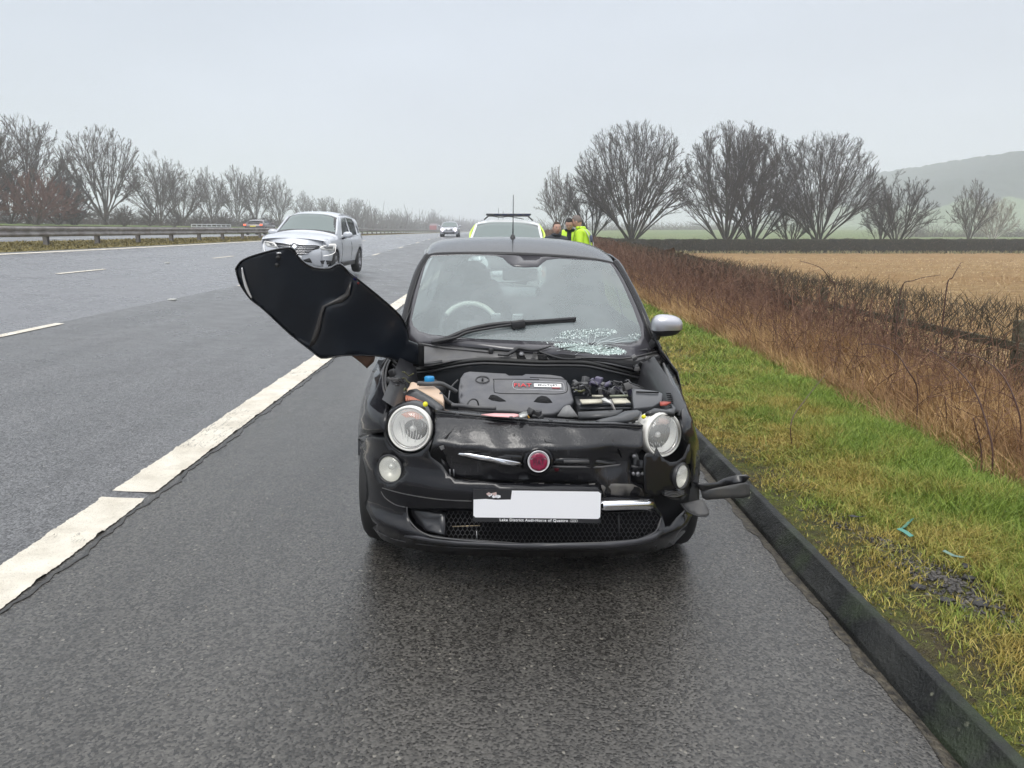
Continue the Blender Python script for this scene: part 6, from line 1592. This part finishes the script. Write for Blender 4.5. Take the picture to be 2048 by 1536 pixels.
# ================================================================== other vehicles
def vehicle(name, loc, rz, L_, Wd, prof, zb, body, label, cat, group=None, belt=.95, wheels=(.9, 3.6), wr=.36, roofx=.74, beltx=.93, windows=(), wsp=(), grille=None, frontz=(), glassm=None, tilt=0.0, band=None, roofdrop=.07):
    """prof: centre line (y, z) from the bonnet's front edge to the rear top; local y grows to the rear"""
    root = empty(name, loc, rz); root.matrix_basis = Matrix.Translation(loc) @ Matrix.Rotation(rz, 4, 'Z') @ Matrix.Rotation(tilt, 4, 'Y')
    tag(root, label, cat, group)
    MB_ = root.matrix_basis.copy(); T = lambda x, y, z: MB_ @ Vector((x, y, z))
    H = max(p[1] for p in prof); W2 = Wd / 2
    py = [p[0] for p in prof]; pz = [p[1] for p in prof]
    top = lambda y: float(np.interp(y, py, pz))
    def plx(y):
        a = max(0, 1 - (1 - min(max(y, 0) / .55, 1)) ** 2) ** (1 / 2.6); b = 1 - max(0, (y - (L_ - .9)) / .9) ** 2.5 * .22
        return (.60 + .40 * a) * b
    def hwv(y, z):
        v = float(np.interp(z, [zb, zb + .18, zb + .40, belt - .12, belt, H - .06, H + .1], [.93, .975, 1.0, .985, beltx, roofx, roofx - .08]))
        return W2 * plx(y) * v
    def edge(y): z = top(y); return z - (roofdrop if z > belt + .1 else .055)
    def front(x, z): return .30 * (abs(x) / W2) ** 2.4 + float(np.interp(z, [zb, zb + .2, zb + .35, belt - .25, belt + .05], [.10, .03, .0, .04, .20]))
    def arc(cy, a0, a1): return [(cy + (wr + .06) * math.cos(R(a)), wr + (wr + .06) * math.sin(R(a))) for a in np.linspace(a0, a1, 13)]
    w0, w1 = wheels
    fy = .30 * .78 + .08
    bot = [(fy + .05, zb + .05)] + arc(w0, 172, 8) + [(w0 + wr + .12, zb), (w1 - wr - .12, zb)] + arc(w1, 172, 8) + [(L_ - .12, zb + .1), (L_, zb + .35), (L_ - .02, belt - .05)]
    ups = [(y, edge(y)) for y in np.linspace(py[-1], py[0] + .10, 34)]
    outl = bot + ups + [(fy, belt - .25)]
    for s in (-1, 1):
        panel('side_body', outl, lambda y, z, s=s: T(s * hwv(y, z), y, z), body, root, holes=list(windows), res=.12, thick=.02, flip=s < 0)
        for w_ in windows: panel('side_window', w_, lambda y, z, s=s: T(s * (hwv(y, z) - .012), y, z), glassm or GSIDE, root, res=.2, thick=0, flip=s < 0)
        if band: 
            for (poly, mt) in band: panel('side_marking', poly, lambda y, z, s=s: T(s * (hwv(y, z) + .004), y, z), mt, root, res=.15, thick=.002, flip=s < 0, off=0)
        for g_y in (w0 + .62, (w0 + w1) / 2 + .35): tube('door_gap', [T(s * (hwv(g_y, z) + .001), g_y, z) for z in np.linspace(zb + .12, belt - .02, 5)], .006, MATTE, root, 4, 1)
        box('sill_trim', T(s * (W2 * .97), (w0 + w1) / 2, zb + .03), (.06, w1 - w0 - 2 * wr - .15, .12), TRIM, root, bevel=.02)
        for wy in wheels:
            wheel(T(s * (W2 - .12), wy, wr), wr, .23, root, 5, (.40, .40, .42))
            V = np.array([[[*T(s * x, wy + (wr + .05) * math.cos(a), wr + (wr + .05) * math.sin(a))] for a in np.linspace(0, math.pi, 13)] for x in (W2 * .45, W2 - .05)])
            link('arch_liner', grid_mesh('arch_liner', V), MATTE, root)
    # upper surfaces
    def top_grid(nm, ya, yb, mt, n=10, lift=0, inset=0, hood=False):
        P = []
        for y in np.linspace(ya, yb, n):
            z0 = top(y); ze = edge(y); w_ = hwv(y, ze) - inset
            P.append([[*T(t * w_, y + (.14 * abs(t) ** 2.2 if False else 0), ze + (z0 - ze) * (1 - abs(t) ** (3.0 if not hood else 2.4)) + lift)] for t in np.linspace(-1, 1, 15)])
        return link(nm, grid_mesh(nm, P), mt, root)
    ws0, ws1 = wsp
    hood = top_grid('bonnet', py[0] + .10, ws0, body, 12, hood=True)
    top_grid('windscreen_frame', ws0, ws1, simple('screen_frit', (.02, .02, .022), .2), 8)
    top_grid('windscreen', ws0 + .03, ws1 - .03, GCAR, 8, lift=.006, inset=.018)
    top_grid('roof', ws1, py[-1], body, 16)
    for s in (-1, 1):
        tube('pillar', [T(s * (hwv(y, edge(y)) - .01), y, edge(y) + .004) for y in np.linspace(ws0, ws1, 6)], .032, body, root, 6, 1)
        tube('roof_rail', [T(s * (hwv(y, edge(y)) - .06), y, edge(y) + (.045 if 0 < i < 7 else .01)) for i, y in enumerate(np.linspace(ws1 + .25, py[-1] - .3, 8))], .014, simple('rail_satin', (.45, .45, .46), .35, .7), root, 6, 1)
    # front
    fo = [(-W2 * .80, zb), (W2 * .80, zb), (W2 * .86, belt - .30), (W2 * .80, belt - .02), (W2 * .5, edge(py[0] + .12) + .05), (0, edge(py[0] + .12) + .065), (-W2 * .5, edge(py[0] + .12) + .05), (-W2 * .80, belt - .02), (-W2 * .86, belt - .30)]
    fpan = panel('front_bumper', fo, lambda x, z: T(x, front(x, z), z), body, root, res=.08, thick=.02, curve=0)
    for s in (-1, 1):   # corners between front and side
        P = [[[*(T(s * W2 * .80, front(W2 * .80, z), z).lerp(T(s * hwv(fy + .03, z), fy + .03, z), t) + MB_.to_3x3() @ Vector((s * .012 * math.sin(t * math.pi), -.025 * math.sin(t * math.pi), 0)))] for t in np.linspace(0, 1, 6)] for z in np.linspace(zb, belt - .02, 9)]
        link('bumper_corner', grid_mesh('bumper_corner', P), body, root)
    def fr(pts, mt, nm, off=.006, th=.01, cv=0, par=None): return panel(nm, pts, lambda x, z: T(x, front(x, z) - off, z), mt, par or root, res=.08, thick=th, curve=cv)
    # rear
    panel('rear_panel', [(-W2 * .86, zb + .1), (W2 * .86, zb + .1), (W2 * .86, belt), (W2 * (roofx - .06), edge(py[-1])), (-W2 * (roofx - .06), edge(py[-1])), (-W2 * .86, belt)], lambda x, z: T(x, L_ - .02 - max(0, z - belt) * (L_ - py[-1]) / max(.1, edge(py[-1]) - belt) - .1 * (abs(x) / W2) ** 2, z), body, root, res=.2, thick=.01, flip=True)
    panel('rear_window', [(-W2 * .6, belt + .05), (W2 * .6, belt + .05), (W2 * .52, edge(py[-1]) - .08), (-W2 * .52, edge(py[-1]) - .08)], lambda x, z: T(x, L_ + .0 - max(0, z - belt) * (L_ - py[-1]) / max(.1, edge(py[-1]) - belt) - .1 * (abs(x) / W2) ** 2, z), simple('dark_glass', (.03, .035, .035), .08), root, res=.2, thick=.01, flip=True)
    box('underbody', T(0, L_ / 2, zb + .06), (W2 * 1.5, L_ - .5, .12), MATTE, root)
    box('cabin', T(0, (ws1 + py[-1]) / 2 + .05, belt - .12), (W2 * 1.55, py[-1] - ws1 + .9, .3), simple('cabin_dark', (.03, .03, .032), .8), root)
    for sx in (-.4, .4):
        st = box('seat', T(sx, ws1 + .45, belt + .10), (.46, .14, .50), simple('cabin_dark', (.03, .03, .032), .8), root, bevel=.05)
        box('headrest', T(sx, ws1 + .48, belt + .42), (.26, .10, .18), simple('cabin_dark', (.03, .03, .032), .8), st, bevel=.04)
    box('interior_mirror', T(0, ws1 - .18, H - .20), (.22, .03, .07), simple('cabin_dark', (.03, .03, .032), .8), root, bevel=.01)
    for s in (-1, 1):
        bm = bmesh.new(); bmesh.ops.create_uvsphere(bm, u_segments=16, v_segments=10, radius=1)
        c = T(s * (W2 + .12), ws0 + .42, belt + .08)
        for v in bm.verts:
            d = v.co; n_ = (abs(d.x) ** 2.6 + abs(d.y) ** 2.6 + abs(d.z) ** 2.6) ** (1 / 2.6); q_ = d / n_; v.co = c + MB_.to_3x3() @ Vector((q_.x * .13, q_.y * .08, q_.z * .085))
        o = bm_obj('door_mirror', bm, body, root, smooth=True)
        tube('mirror_arm', [c + Vector((0, 0, -.05)), T(s * (W2 - .05), ws0 + .45, belt - .03)], .03, TRIM, o, 6, 1)
    root['_'] = 0; del root['_']
    return root, T, fr, hwv, front, MB_

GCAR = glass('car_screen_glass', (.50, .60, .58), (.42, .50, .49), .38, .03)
LAMP = simple('car_lamp', (.75, .76, .78), .12, .3)
DARKL = simple('dark_lens', (.05, .05, .055), .1)
def emit(name, col, st):
    m = bpy.data.materials.new(name); m.use_nodes = True; b = m.node_tree.nodes['Principled BSDF']; b.inputs['Base Color'].default_value = (*col, 1); b.inputs['Emission Color'].default_value = (*col, 1); b.inputs['Emission Strength'].default_value = st; return m
DRL = emit('daytime_lamp', (1, .98, .94), .7); HEAD = emit('lit_headlamp', (1, .93, .97), 3.0); TAIL = emit('lit_tail_lamp', (1, .16, .08), 1.2)

# ---- silver crossover on the carriageway
SILV = simple('silver_paint', (.56, .58, .62), .30, .05, .5)
sp = [(.06, 1.00), (.25, 1.04), (.7, 1.12), (1.12, 1.18), (1.30, 1.24), (1.92, 1.66), (2.3, 1.74), (3.0, 1.76), (3.9, 1.69), (4.25, 1.60)]
sx0 = -5.42; sy0 = 20.2
sv_win = [[(1.86, 1.12), (2.05, 1.33), (2.35, 1.56), (2.78, 1.60), (2.80, 1.10)], [(2.88, 1.10), (2.86, 1.60), (3.55, 1.56), (3.72, 1.48), (3.66, 1.12)], [(3.78, 1.14), (3.80, 1.42), (4.05, 1.30), (4.12, 1.18)]]
suv, T, fr, hwv, fro, MB_ = vehicle('silver_crossover', (sx0, sy0, float(road_z(sx0, sy0 + 2)) + .01), R(-3), 4.62, 1.86, sp, .30, SILV, 'silver crossover coming along the motorway behind the torn bonnet', 'car', belt=1.05, wheels=(.95, 3.65), wr=.355, roofx=.71, windows=sv_win, wsp=(1.26, 2.02), tilt=R(2.0), roofdrop=.11)
SI = MB_.inverted()
def sf(off): return lambda px, py: hit2(px, py, lambda p: p.y - fro(p.x, min(max(p.z, .3), 1.1)) + off, SI, 17, 26)
def st(pts, mt, nm, off=.008, th=.012, par=None, cv=0): return panel(nm, cb(pts), sf(off), mt, par or suv, res=4, thick=th, curve=cv)
GB = simple('grille_black', (.02, .02, .022), .4)
gr_ = st([(425, 362), (500, 372), (565, 384), (620, 384), (700, 388), (770, 388), (812, 398), (800, 415), (745, 430), (705, 458), (655, 470), (560, 470), (500, 455), (470, 425), (450, 395)], GB, 'grille', .010)
for k in range(5):
    y = 398 + k * 14; tube('grille_bar', [sf(.022)(*cb([(q, y + dq)])[0]) for q, dq in ((455 + k * 9, -8), (580, 2), (680, 4), (785 - k * 18, 2))], .007, CHR, gr_, 4, 3)
tube('grille_frame', [sf(.022)(*p) for p in cb([(425, 360), (500, 369), (560, 378), (590, 362), (625, 378), (700, 384), (770, 384), (815, 394)])], .010, CHR, gr_, 5, 4)
em = st([(592, 362), (628, 398), (592, 436), (556, 398)], simple('emblem_dark', (.05, .05, .055), .3), 'diamond_emblem', .030, .02)
st([(592, 370), (616, 398), (592, 426), (568, 398)], CHR, 'emblem_face', .040, .01, par=em)
for nm, o_, gl in (('r', [(805, 398), (850, 380), (900, 373), (942, 371), (946, 385), (944, 408), (930, 432), (885, 428), (840, 430), (818, 422)], [(835, 398), (900, 390), (925, 392), (920, 415), (860, 414)]), ('l', [(345, 343), (400, 352), (425, 366), (448, 392), (440, 408), (400, 402), (362, 396), (340, 372)], [(365, 362), (405, 366), (425, 388), (390, 386)])):
    h_ = st(o_, simple('headlamp_shell', (.62, .62, .60), .15, .2), 'headlight', .014, .02)
    st(gl, simple('lamp_inner', (.22, .22, .22), .15, .5), 'lamp_inner', .028, .004, par=h_)
tube('light_strip', [sf(.03)(*p) for p in cb([(815, 402), (860, 388), (940, 378), (944, 405), (938, 445), (905, 466), (840, 478)])], .006, DRL, suv, 4, 5)
tube('light_strip', [sf(.03)(*p) for p in cb([(425, 370), (385, 360), (340, 352), (332, 385), (334, 425), (350, 445)])], .006, DRL, suv, 4, 5)
st([(812, 520), (850, 514), (912, 520), (905, 540), (870, 552), (825, 545)], GB, 'fog_recess', .012)
fr([(-.50, .40), (.50, .40), (.46, .52), (-.46, .52)], GB, 'lower_grille', .012)
pt = fr([(-.26, .48), (.26, .48), (.26, .58), (-.26, .58)], simple('plate_white', (.84, .84, .86), .35), 'number_plate', .022, .006)
for s in (-1, 1): tube('window_chrome', [T(s * (hwv(y, z) + .004), y, z) for y, z in ((1.80, 1.10), (2.8, 1.085), (3.7, 1.10), (4.12, 1.16))], .010, CHR, suv, 5, 3)

# ---- patrol vehicle on the hard shoulder
WHT = simple('white_paint', (.78, .79, .78), .25, 0, .5)
HIV = simple('reflective_yellow', (.62, .80, .10), .35); HIB = simple('reflective_blue', (.02, .06, .35), .35)
sp = [(.06, 1.05), (.4, 1.13), (1.0, 1.20), (1.22, 1.26), (1.90, 1.72), (2.2, 1.79), (3.0, 1.82), (4.1, 1.78), (4.5, 1.70)]
px0 = .05; py0 = 16.9
pw = [[(1.82, 1.18), (2.0, 1.42), (2.28, 1.62), (2.78, 1.66), (2.80, 1.16)], [(2.88, 1.16), (2.86, 1.66), (3.60, 1.64), (3.62, 1.18)], [(3.72, 1.18), (3.72, 1.62), (4.3, 1.55), (4.4, 1.22)]]
bands = []
for k in range(8):
    y0 = .75 + k * .45
    if abs(y0 + .2 - .95) < .42: continue
    bands.append(([(y0, .78), (y0 + .43, .78), (y0 + .43, 1.02), (y0, 1.02)], HIV if k % 2 else HIB))
bands.append(([(1.75, 1.04), (4.4, 1.04), (4.4, 1.12), (1.75, 1.12)], HIV))
pol, T, fr, hwv, fro, MB_ = vehicle('patrol_vehicle', (px0, py0, float(road_z(px0, py0 + 1))), R(-2.5), 4.85, 1.92, sp, .32, WHT, 'white and yellow patrol vehicle with a roof light bar behind the black hatchback', 'patrol car', belt=1.12, wheels=(.95, 3.85), wr=.37, roofx=.76, windows=pw, wsp=(1.20, 2.0), tilt=R(1.0), band=bands)
fr([(-.42, .98), (-.34, .66), (.34, .66), (.42, .98), (.2, 1.02), (-.2, 1.02)], simple('grille_black', (.02, .02, .022), .4), 'grille', .01)
for k in range(4): fr([(-.36, .72 + k * .065), (.36, .72 + k * .065), (.36, .735 + k * .065), (-.36, .735 + k * .065)], CHR, 'grille_bar', .018, .006)
for s in (-1, 1):
    fr([(s * .46, .93), (s * .5, 1.04), (s * .76, 1.06), (s * .78, .94), (s * .70, .88), (s * .5, .87)], LAMP, 'headlight', .012, .02)
    fr([(s * .5, .45), (s * .72, .48), (s * .72, .58), (s * .5, .56)], TRIM, 'fog_recess', .012, .01)
    tube('pillar_stripe', [T(s * (hwv(y, 1.2) + .006), y, 1.10 + (y - 1.3) * .60) for y in (1.45, 1.7, 1.95)] + [T(s * (hwv(y, 1.66) + .004), y, 1.68) for y in (2.2, 3.0, 4.2)], .028, HIV, pol, 5, 3)
fr([(-.26, .56), (.26, .56), (.26, .67), (-.26, .67)], simple('plate_white', (.84, .84, .86), .35), 'number_plate', .022, .006)
fr([(-.5, .38), (.5, .38), (.55, .52), (-.55, .52)], simple('grille_black', (.02, .02, .022), .4), 'lower_grille', .012)
lb = box('light_bar', T(0, 2.45, 1.925), (1.10, .26, .045), simple('bar_dark', (.03, .032, .036), .4), pol, bevel=.015)
box('bar_spine', T(0, 2.45, 1.890), (1.04, .12, .03), simple('bar_frame', (.16, .16, .17), .4), lb, bevel=.006)
for k in range(6): box('lamp_module', T(-.46 + k * .184, 2.315, 1.925), (.13, .02, .03), simple('bar_blue', (.02, .025, .06), .15), lb, bevel=.004)
for s in (-1, 1): tube('bar_foot', [T(s * .47, 2.45, 1.90), T(s * .52, 2.45, 1.86), T(s * .60, 2.45, 1.79)], .018, TRIM, lb, 6, 3)
tube('bar_cable', [T(-.40, 2.33, 1.885), T(-.2, 2.30, 1.85), T(0, 2.31, 1.875), T(.2, 2.29, 1.85), T(.38, 2.30, 1.82)], .008, MATTE, lb, 5, 5)
for x, h in ((-.30, .30), (-.18, .22)): tube('aerial', [T(x, 3.6, 1.81), T(x, 3.62, 1.81 + h)], .004, TRIM, pol, 4, 1)
box('permit', T(.62, 1.98, 1.60), (.10, .01, .05), simple('plate_white', (.84, .84, .86), .35), pol)

# ---- distant traffic
def far_car(name, x, y, rz, col, lamp, label, lampz, rear=False, h=1.45):
    m = simple('far_paint_' + name, col, .3, .2, .4)
    p = [(.06, .80), (.5, .88), (1.1, .95), (1.75, h - .06), (2.1, h), (2.9, h - .02), (3.5, h - .16)]
    w = [[(1.5, .98), (1.95, h - .12), (3.1, h - .13), (3.45, 1.0)]]
    r, T, fr, hwv, fro, MB_ = vehicle(name, (x, y, float(road_z(x, y))), rz, 4.3, 1.76, p, .25, m, label, 'car', belt=.93, wheels=(.85, 3.4), wr=.31, roofx=.70, windows=w, wsp=(1.08, 1.8))
    if not rear:
        fr([(-.3, .74), (.3, .74), (.3, .60), (-.3, .60)], simple('grille_black', (.02, .02, .022), .4), 'grille', .012)
        fr([(-.55, .46), (.55, .46), (.5, .30), (-.5, .30)], simple('grille_black', (.02, .02, .022), .4), 'lower_grille', .012)
        for s in (-1, 1): lathe('headlight', [(.15, 0), (.13, .03), (0, .04)], MB_ @ Vector((s * .60, .12, .68)), (0, -1, 0), lamp, r, 14)
    else:
        for s in (-1, 1): box('tail_light', MB_ @ Vector((s * .72, 4.25, .86)), (.22, .10, .13), lamp, r, bevel=.02)
        box('number_plate', MB_ @ Vector((0, 4.3, .74)), (.5, .03, .11), simple('plate_yellow', (.7, .6, .1), .4), r)
    return r
far_car('distant_car', -4.9, 74, 0, (.45, .46, .50), HEAD, 'distant silver car with both headlights lit, left of the patrol vehicle roof', .7)
far_car('departing_car', -21.9, 74, R(180), (.12, .10, .10), TAIL, 'orange red car with lit tail lamps driving away beyond the crash barrier', .8, rear=True, h=1.36)
lor = empty('distant_lorry', (-24, 280, 1.1)); tag(lor, 'faint red lorry far off, just left of the distant headlights', 'lorry')
box('lorry_box', (-24, 284, 2.8), (2.5, 8, 2.6), simple('lorry_pale', (.35, .30, .32), .6), lor)
box('lorry_cab', (-24, 279, 2.3), (2.4, 2.0, 2.2), simple('lorry_red', (.30, .07, .07), .5), lor, bevel=.1)
for y in (278.6, 286):
    for s in (-1, 1): lathe('wheel', [(.5, .15), (.5, -.15), (0, -.15)], (-24 + s * 1.1, y, 1.6), (1, 0, 0), RUB, lor, 14)

# ================================================================== people
SKIN = simple('skin', (.50, .30, .23), .55)
def skin_body(name, verts, edges, radii, mat, root, parent, sub=2, rootv=0):
    me = bpy.data.meshes.new(name); me.from_pydata([root @ Vector(v) for v in verts], edges, []); me.update()
    o = bpy.data.objects.new(name, me); COL.objects.link(o); me.materials.append(mat); parent_to(o, parent)
    sk = o.modifiers.new('skin', 'SKIN'); sk.use_smooth_shade = True
    for i, r_ in enumerate(radii):
        v = me.skin_vertices[0].data[i]; v.radius = r_ if isinstance(r_, tuple) else (r_, r_)
    me.skin_vertices[0].data[rootv].use_root = True
    s = o.modifiers.new('sub', 'SUBSURF'); s.levels = s.render_levels = sub
    return o
def ell(name, c, r, mat, parent, root, n=20, f=None):
    bm = bmesh.new(); bmesh.ops.create_uvsphere(bm, u_segments=n, v_segments=max(8, n * 2 // 3), radius=1)
    for v in bm.verts:
        p = Vector((v.co.x * r[0], v.co.y * r[1], v.co.z * r[2]))
        if f: p = f(p)
        v.co = root @ (Vector(c) + p)
    return bm_obj(name, bm, mat, parent, smooth=True)
def person(loc, rz, h, label, jacket, trousers, hair, haircol, hands, lean=.05, head_tilt=0.0, hiviz=False, short=True):
    """stands facing local -y; hands: positions of the two wrists"""
    s = h / 1.80
    root = empty('person', loc, rz); tag(root, label, 'person', 'people standing beyond the roof of the black hatchback')
    RM = Matrix.Translation(loc) @ Matrix.Rotation(rz, 4, 'Z') @ Matrix.Scale(s, 4)
    # body: one continuous figure
    ly = lambda z: -lean * max(0, (z - .95)) / .5
    V = [(0, 0, .96), (0, ly(1.15) * .5, 1.12), (0, ly(1.35), 1.32), (0, ly(1.5), 1.47), (0, ly(1.55) - .01, 1.56),
         (-.18, ly(1.45), 1.44), (-.25, ly(1.2) - .01, 1.17), hands[0], (.18, ly(1.45), 1.44), (.25, ly(1.2) - .01, 1.17), hands[1],
         (-.10, 0, .90), (-.12, -.02, .50), (-.13, .02, .10), (-.14, -.14, .04), (.10, 0, .90), (.12, -.02, .50), (.13, .02, .10), (.14, -.14, .04)]
    E_ = [(0, 1), (1, 2), (2, 3), (3, 4), (3, 5), (5, 6), (6, 7), (3, 8), (8, 9), (9, 10), (0, 11), (11, 12), (12, 13), (13, 14), (0, 15), (15, 16), (16, 17), (17, 18)]
    rb = [(.15, .11), (.14, .105), (.14, .10), (.065, .06), .052, .062, .048, .028, .062, .048, .028, .095, .06, .045, .035, .095, .06, .045, .035]
    skin_body('body', V, E_, [(r * s if not isinstance(r, tuple) else (r[0] * s, r[1] * s)) for r in rb], SKIN, RM, root)
    jk = lambda k, e: (V[k], e)
    idx = [0, 1, 2, 3, 5, 6, 7, 8, 9, 10]; mp = {a: b for b, a in enumerate(idx)}
    Vj = [V[i] for i in idx]; Vj[0] = (0, 0, .86); Vj.append((0, ly(1.55) - .005, 1.545)); 
    for k in (6, 9): a = Vector(Vj[k - 1]); Vj[k] = tuple(a.lerp(Vector(Vj[k]), .88))
    Ej = [(mp[a], mp[b]) for a, b in E_ if a in mp and b in mp] + [(mp[3], 10)]
    rj = [(.205, .165), (.195, .155), (.215, .165), (.15, .125), .088, .074, .052, .088, .074, .052, (.07, .07)]
    jo = skin_body('jacket', Vj, Ej, [(r * s if not isinstance(r, tuple) else (r[0] * s, r[1] * s)) for r in rj], jacket, RM, root)
    # collar
    pts = np.array([[[*(RM @ Vector((.075 * math.cos(a), ly(1.55) - .005 + .07 * math.sin(a), 1.535)))] for a in np.linspace(0, 2 * math.pi, 17)]])
    Vc, Fc = tubes(pts, np.full((1, 17), .032 * s), 8); link('collar', mesh_np('collar', Vc, Fc), jacket, jo)
    idx = [0, 11, 12, 13, 15, 16, 17]; mp = {a: b for b, a in enumerate(idx)}
    Vt = [V[i] for i in idx]; Et = [(mp[a], mp[b]) for a, b in E_ if a in mp and b in mp]
    skin_body('trousers', Vt, Et, [(r * s if not isinstance(r, tuple) else (r[0] * s, r[1] * s)) for r in [(.17, .125), .112, .080, .066, .112, .080, .066]], trousers, RM, root)
    for sx in (-1, 1): ell('boot', (sx * .135, -.07, .05), (.055, .15, .055), simple('boot_black', (.015, .015, .015), .5), root, RM, 14, lambda p: Vector((p.x, p.y, max(p.z, -.045))))
    # head with face
    hc = Vector((0, ly(1.62) - .035 - .04 * head_tilt, 1.665 - .02 * head_tilt)); HM = RM @ Matrix.Translation(hc) @ Matrix.Rotation(R(28) * head_tilt, 4, 'X')
    def hf(p):
        q = p.copy(); 
        if q.z < 0: q.x *= 1 - .28 * (q.z / -.12) ** 1.5; q.y = q.y * (1 - .12 * (q.z / -.12)) - .010 * (q.z / -.12)
        return q
    hd = ell('head', (0, 0, 0), (.077, .098, .122), SKIN, root, HM, 26, hf)
    ell('nose', (0, -.100, -.012), (.013, .020, .024), SKIN, hd, HM, 10)
    for sx in (-1, 1):
        ell('ear', (sx * .077, .012, -.005), (.010, .020, .032), SKIN, hd, HM, 10)
        ell('eye', (sx * .030, -.086, .010), (.012, .008, .008), simple('eye_white', (.7, .7, .68), .3), hd, HM, 10)
        ell('iris', (sx * .030, -.0935, .010), (.005, .003, .005), simple('iris_dark', (.03, .02, .015), .2), hd, HM, 8)
        ell('brow', (sx * .030, -.092, .030), (.018, .005, .004), haircol, hd, HM, 8)
    ell('mouth', (0, -.096, -.052), (.024, .006, .006), simple('lips', (.35, .13, .11), .5), hd, HM, 10)
    if hair:
        def hrf(p):
            q = p.copy()
            if q.y < -.03 and q.z < .055: q.y = -.03 + (q.y + .03) * .25; q.x *= .93
            if q.z < -.04: q.z = -.04 + (q.z + .04) * .5; q.x *= .93; q.y *= .93
            return q
        ell('hair', (0, .010, .016), (.083, .101, .118), haircol, hd, HM, 26, hrf)
    # hands with five fingers
    for k, (w, el) in enumerate(((7, 6), (10, 9))):
        a = Vector(V[w]); d = (a - Vector(V[el])).normalized(); sx = -1 if k == 0 else 1
        up = Vector((0, 0, 1)); side = d.cross(up).normalized() * sx
        q = a + d * .045
        pv = [tuple(a), tuple(q)]; pe = [(0, 1)]; pr_ = [(.026, .018), (.036, .018)]
        for j, (o_, ln) in enumerate(((-.028, .065), (-.010, .075), (.010, .070), (.028, .055))):
            b0 = q + side * o_ + d * .030; b1 = b0 + d * ln * .5 - up * .012; b2 = b1 + d * ln * .25 - up * .026
            n0 = len(pv); pv += [tuple(b0), tuple(b1), tuple(b2)]; pe += [(1, n0), (n0, n0 + 1), (n0 + 1, n0 + 2)]; pr_ += [.010, .009, .007]
        t0 = a + d * .025 - side * .034; t1 = t0 + d * .03 - side * .016; n0 = len(pv); pv += [tuple(t0), tuple(t1)]; pe += [(0, n0), (n0, n0 + 1)]; pr_ += [.011, .008]
        skin_body('hand', pv, pe, [(r * s if not isinstance(r, tuple) else (r[0] * s, r[1] * s)) for r in pr_], SKIN, RM, root, 1)
    return root, RM, jo, ly
YEL = simple('hi_vis_fabric', (.52, .80, .03), .6); SILB = simple('reflective_tape', (.55, .58, .58), .35); NAVY = simple('dark_uniform', (.018, .02, .028), .8)
GREYH = simple('hair_grey', (.17, .14, .125), .8); DARKH = simple('hair_dark', (.02, .017, .016), .8)
def vest(RM, jo, ly, s_, mt_panel=True):
    def hoop(z, rx, ry, w, nm='reflective_band', mt=SILB):
        P = []
        for dz_ in (-w, w): P.append([[*(RM @ Vector((rx * math.cos(a), ly(z) + ry * math.sin(a), z + dz_)))] for a in np.linspace(0, 2 * math.pi, 29)])
        return link(nm, grid_mesh(nm, P), mt, jo)
    hoop(1.02, .207, .170, .026); hoop(1.16, .212, .172, .026)
    for sx in (-1, 1):
        pts = [RM @ Vector((sx * .115, ly(z) + y_, z)) for y_, z in ((.150, 1.18), (.160, 1.32), (.125, 1.46), (.02, 1.535), (-.10, 1.47), (-.155, 1.32), (-.145, 1.18))]
        P = [[[*(p + RM.to_3x3() @ Vector((dx, 0, 0)))] for p in catmull(pts, 4)] for dx in (-.024, .024)]
        link('reflective_band', grid_mesh('reflective_band', P), SILB, jo)
p1 = W(1174, 462, 15.4); z1 = float(land_z(p1.x, 15.4))
r_, RM, jo, ly = person((p1.x, 15.4, z1 - .02), R(-112), 1.84, 'person with grey hair in a bright yellow jacket, seen from the side and behind', YEL, NAVY, True, GREYH, [(-.12, -.36, 1.22), (.13, -.34, 1.20)], .10, .9)
vest(RM, jo, ly, 1)
panel('back_badge', [(-.10, 1.27), (.10, 1.27), (.10, 1.40), (-.10, 1.40)], lambda x, z: RM @ Vector((x, ly(z) + .176 - .5 * x * x, z)), simple('navy_panel', (.02, .035, .08), .5), jo, res=.05, thick=.003, flip=True)
p2 = W(1141, 462, 15.7); z2 = float(land_z(p2.x, 15.7))
r_, RM, jo, ly = person((p2.x, 15.7, z2), R(-12), 1.76, 'person with dark hair and an open yellow vest over black, looking down at a notebook', NAVY, NAVY, True, DARKH, [(-.10, -.33, 1.20), (.12, -.33, 1.18)], .10, 1.0)
for sx in (-1, 1):
    pts = [RM @ Vector((sx * .10, ly(z) + y_, z)) for y_, z in ((.150, 1.0), (.165, 1.3), (.12, 1.46), (.02, 1.54), (-.11, 1.46), (-.160, 1.3), (-.160, 1.0))]
    P = [[[*(p + RM.to_3x3() @ Vector((dx, 0, 0)))] for p in catmull(pts, 4)] for dx in (-.055, 0, .055)]
    link('vest', grid_mesh('vest', P), YEL, jo)
nb = box('notebook', RM @ Vector((0, -.40, 1.19)), (.13, .02, .17), simple('paper', (.6, .6, .58), .7), None, rot=Euler((R(50), 0, R(-12))).to_matrix()); tag(nb, 'small pale notebook held between the two officers', 'notebook')
p3 = W(1112, 462, 15.2); z3 = float(road_z(p3.x, 15.2))
r_, RM, jo, ly = person((p3.x, 15.2, z3), R(10), 1.74, 'person in a dark jacket with brown hair facing the camera beside the patrol vehicle', simple('dark_jacket', (.022, .026, .034), .75), NAVY, True, simple('hair_brown', (.05, .03, .02), .8), [(-.27, -.10, .86), (.27, -.10, .86)], .02, .1)
tube('jacket_zip', [RM @ Vector((0, ly(z) - .163, z)) for z in (.95, 1.2, 1.40)], .006, simple('zip_maroon', (.16, .02, .05), .5), jo, 4, 2)
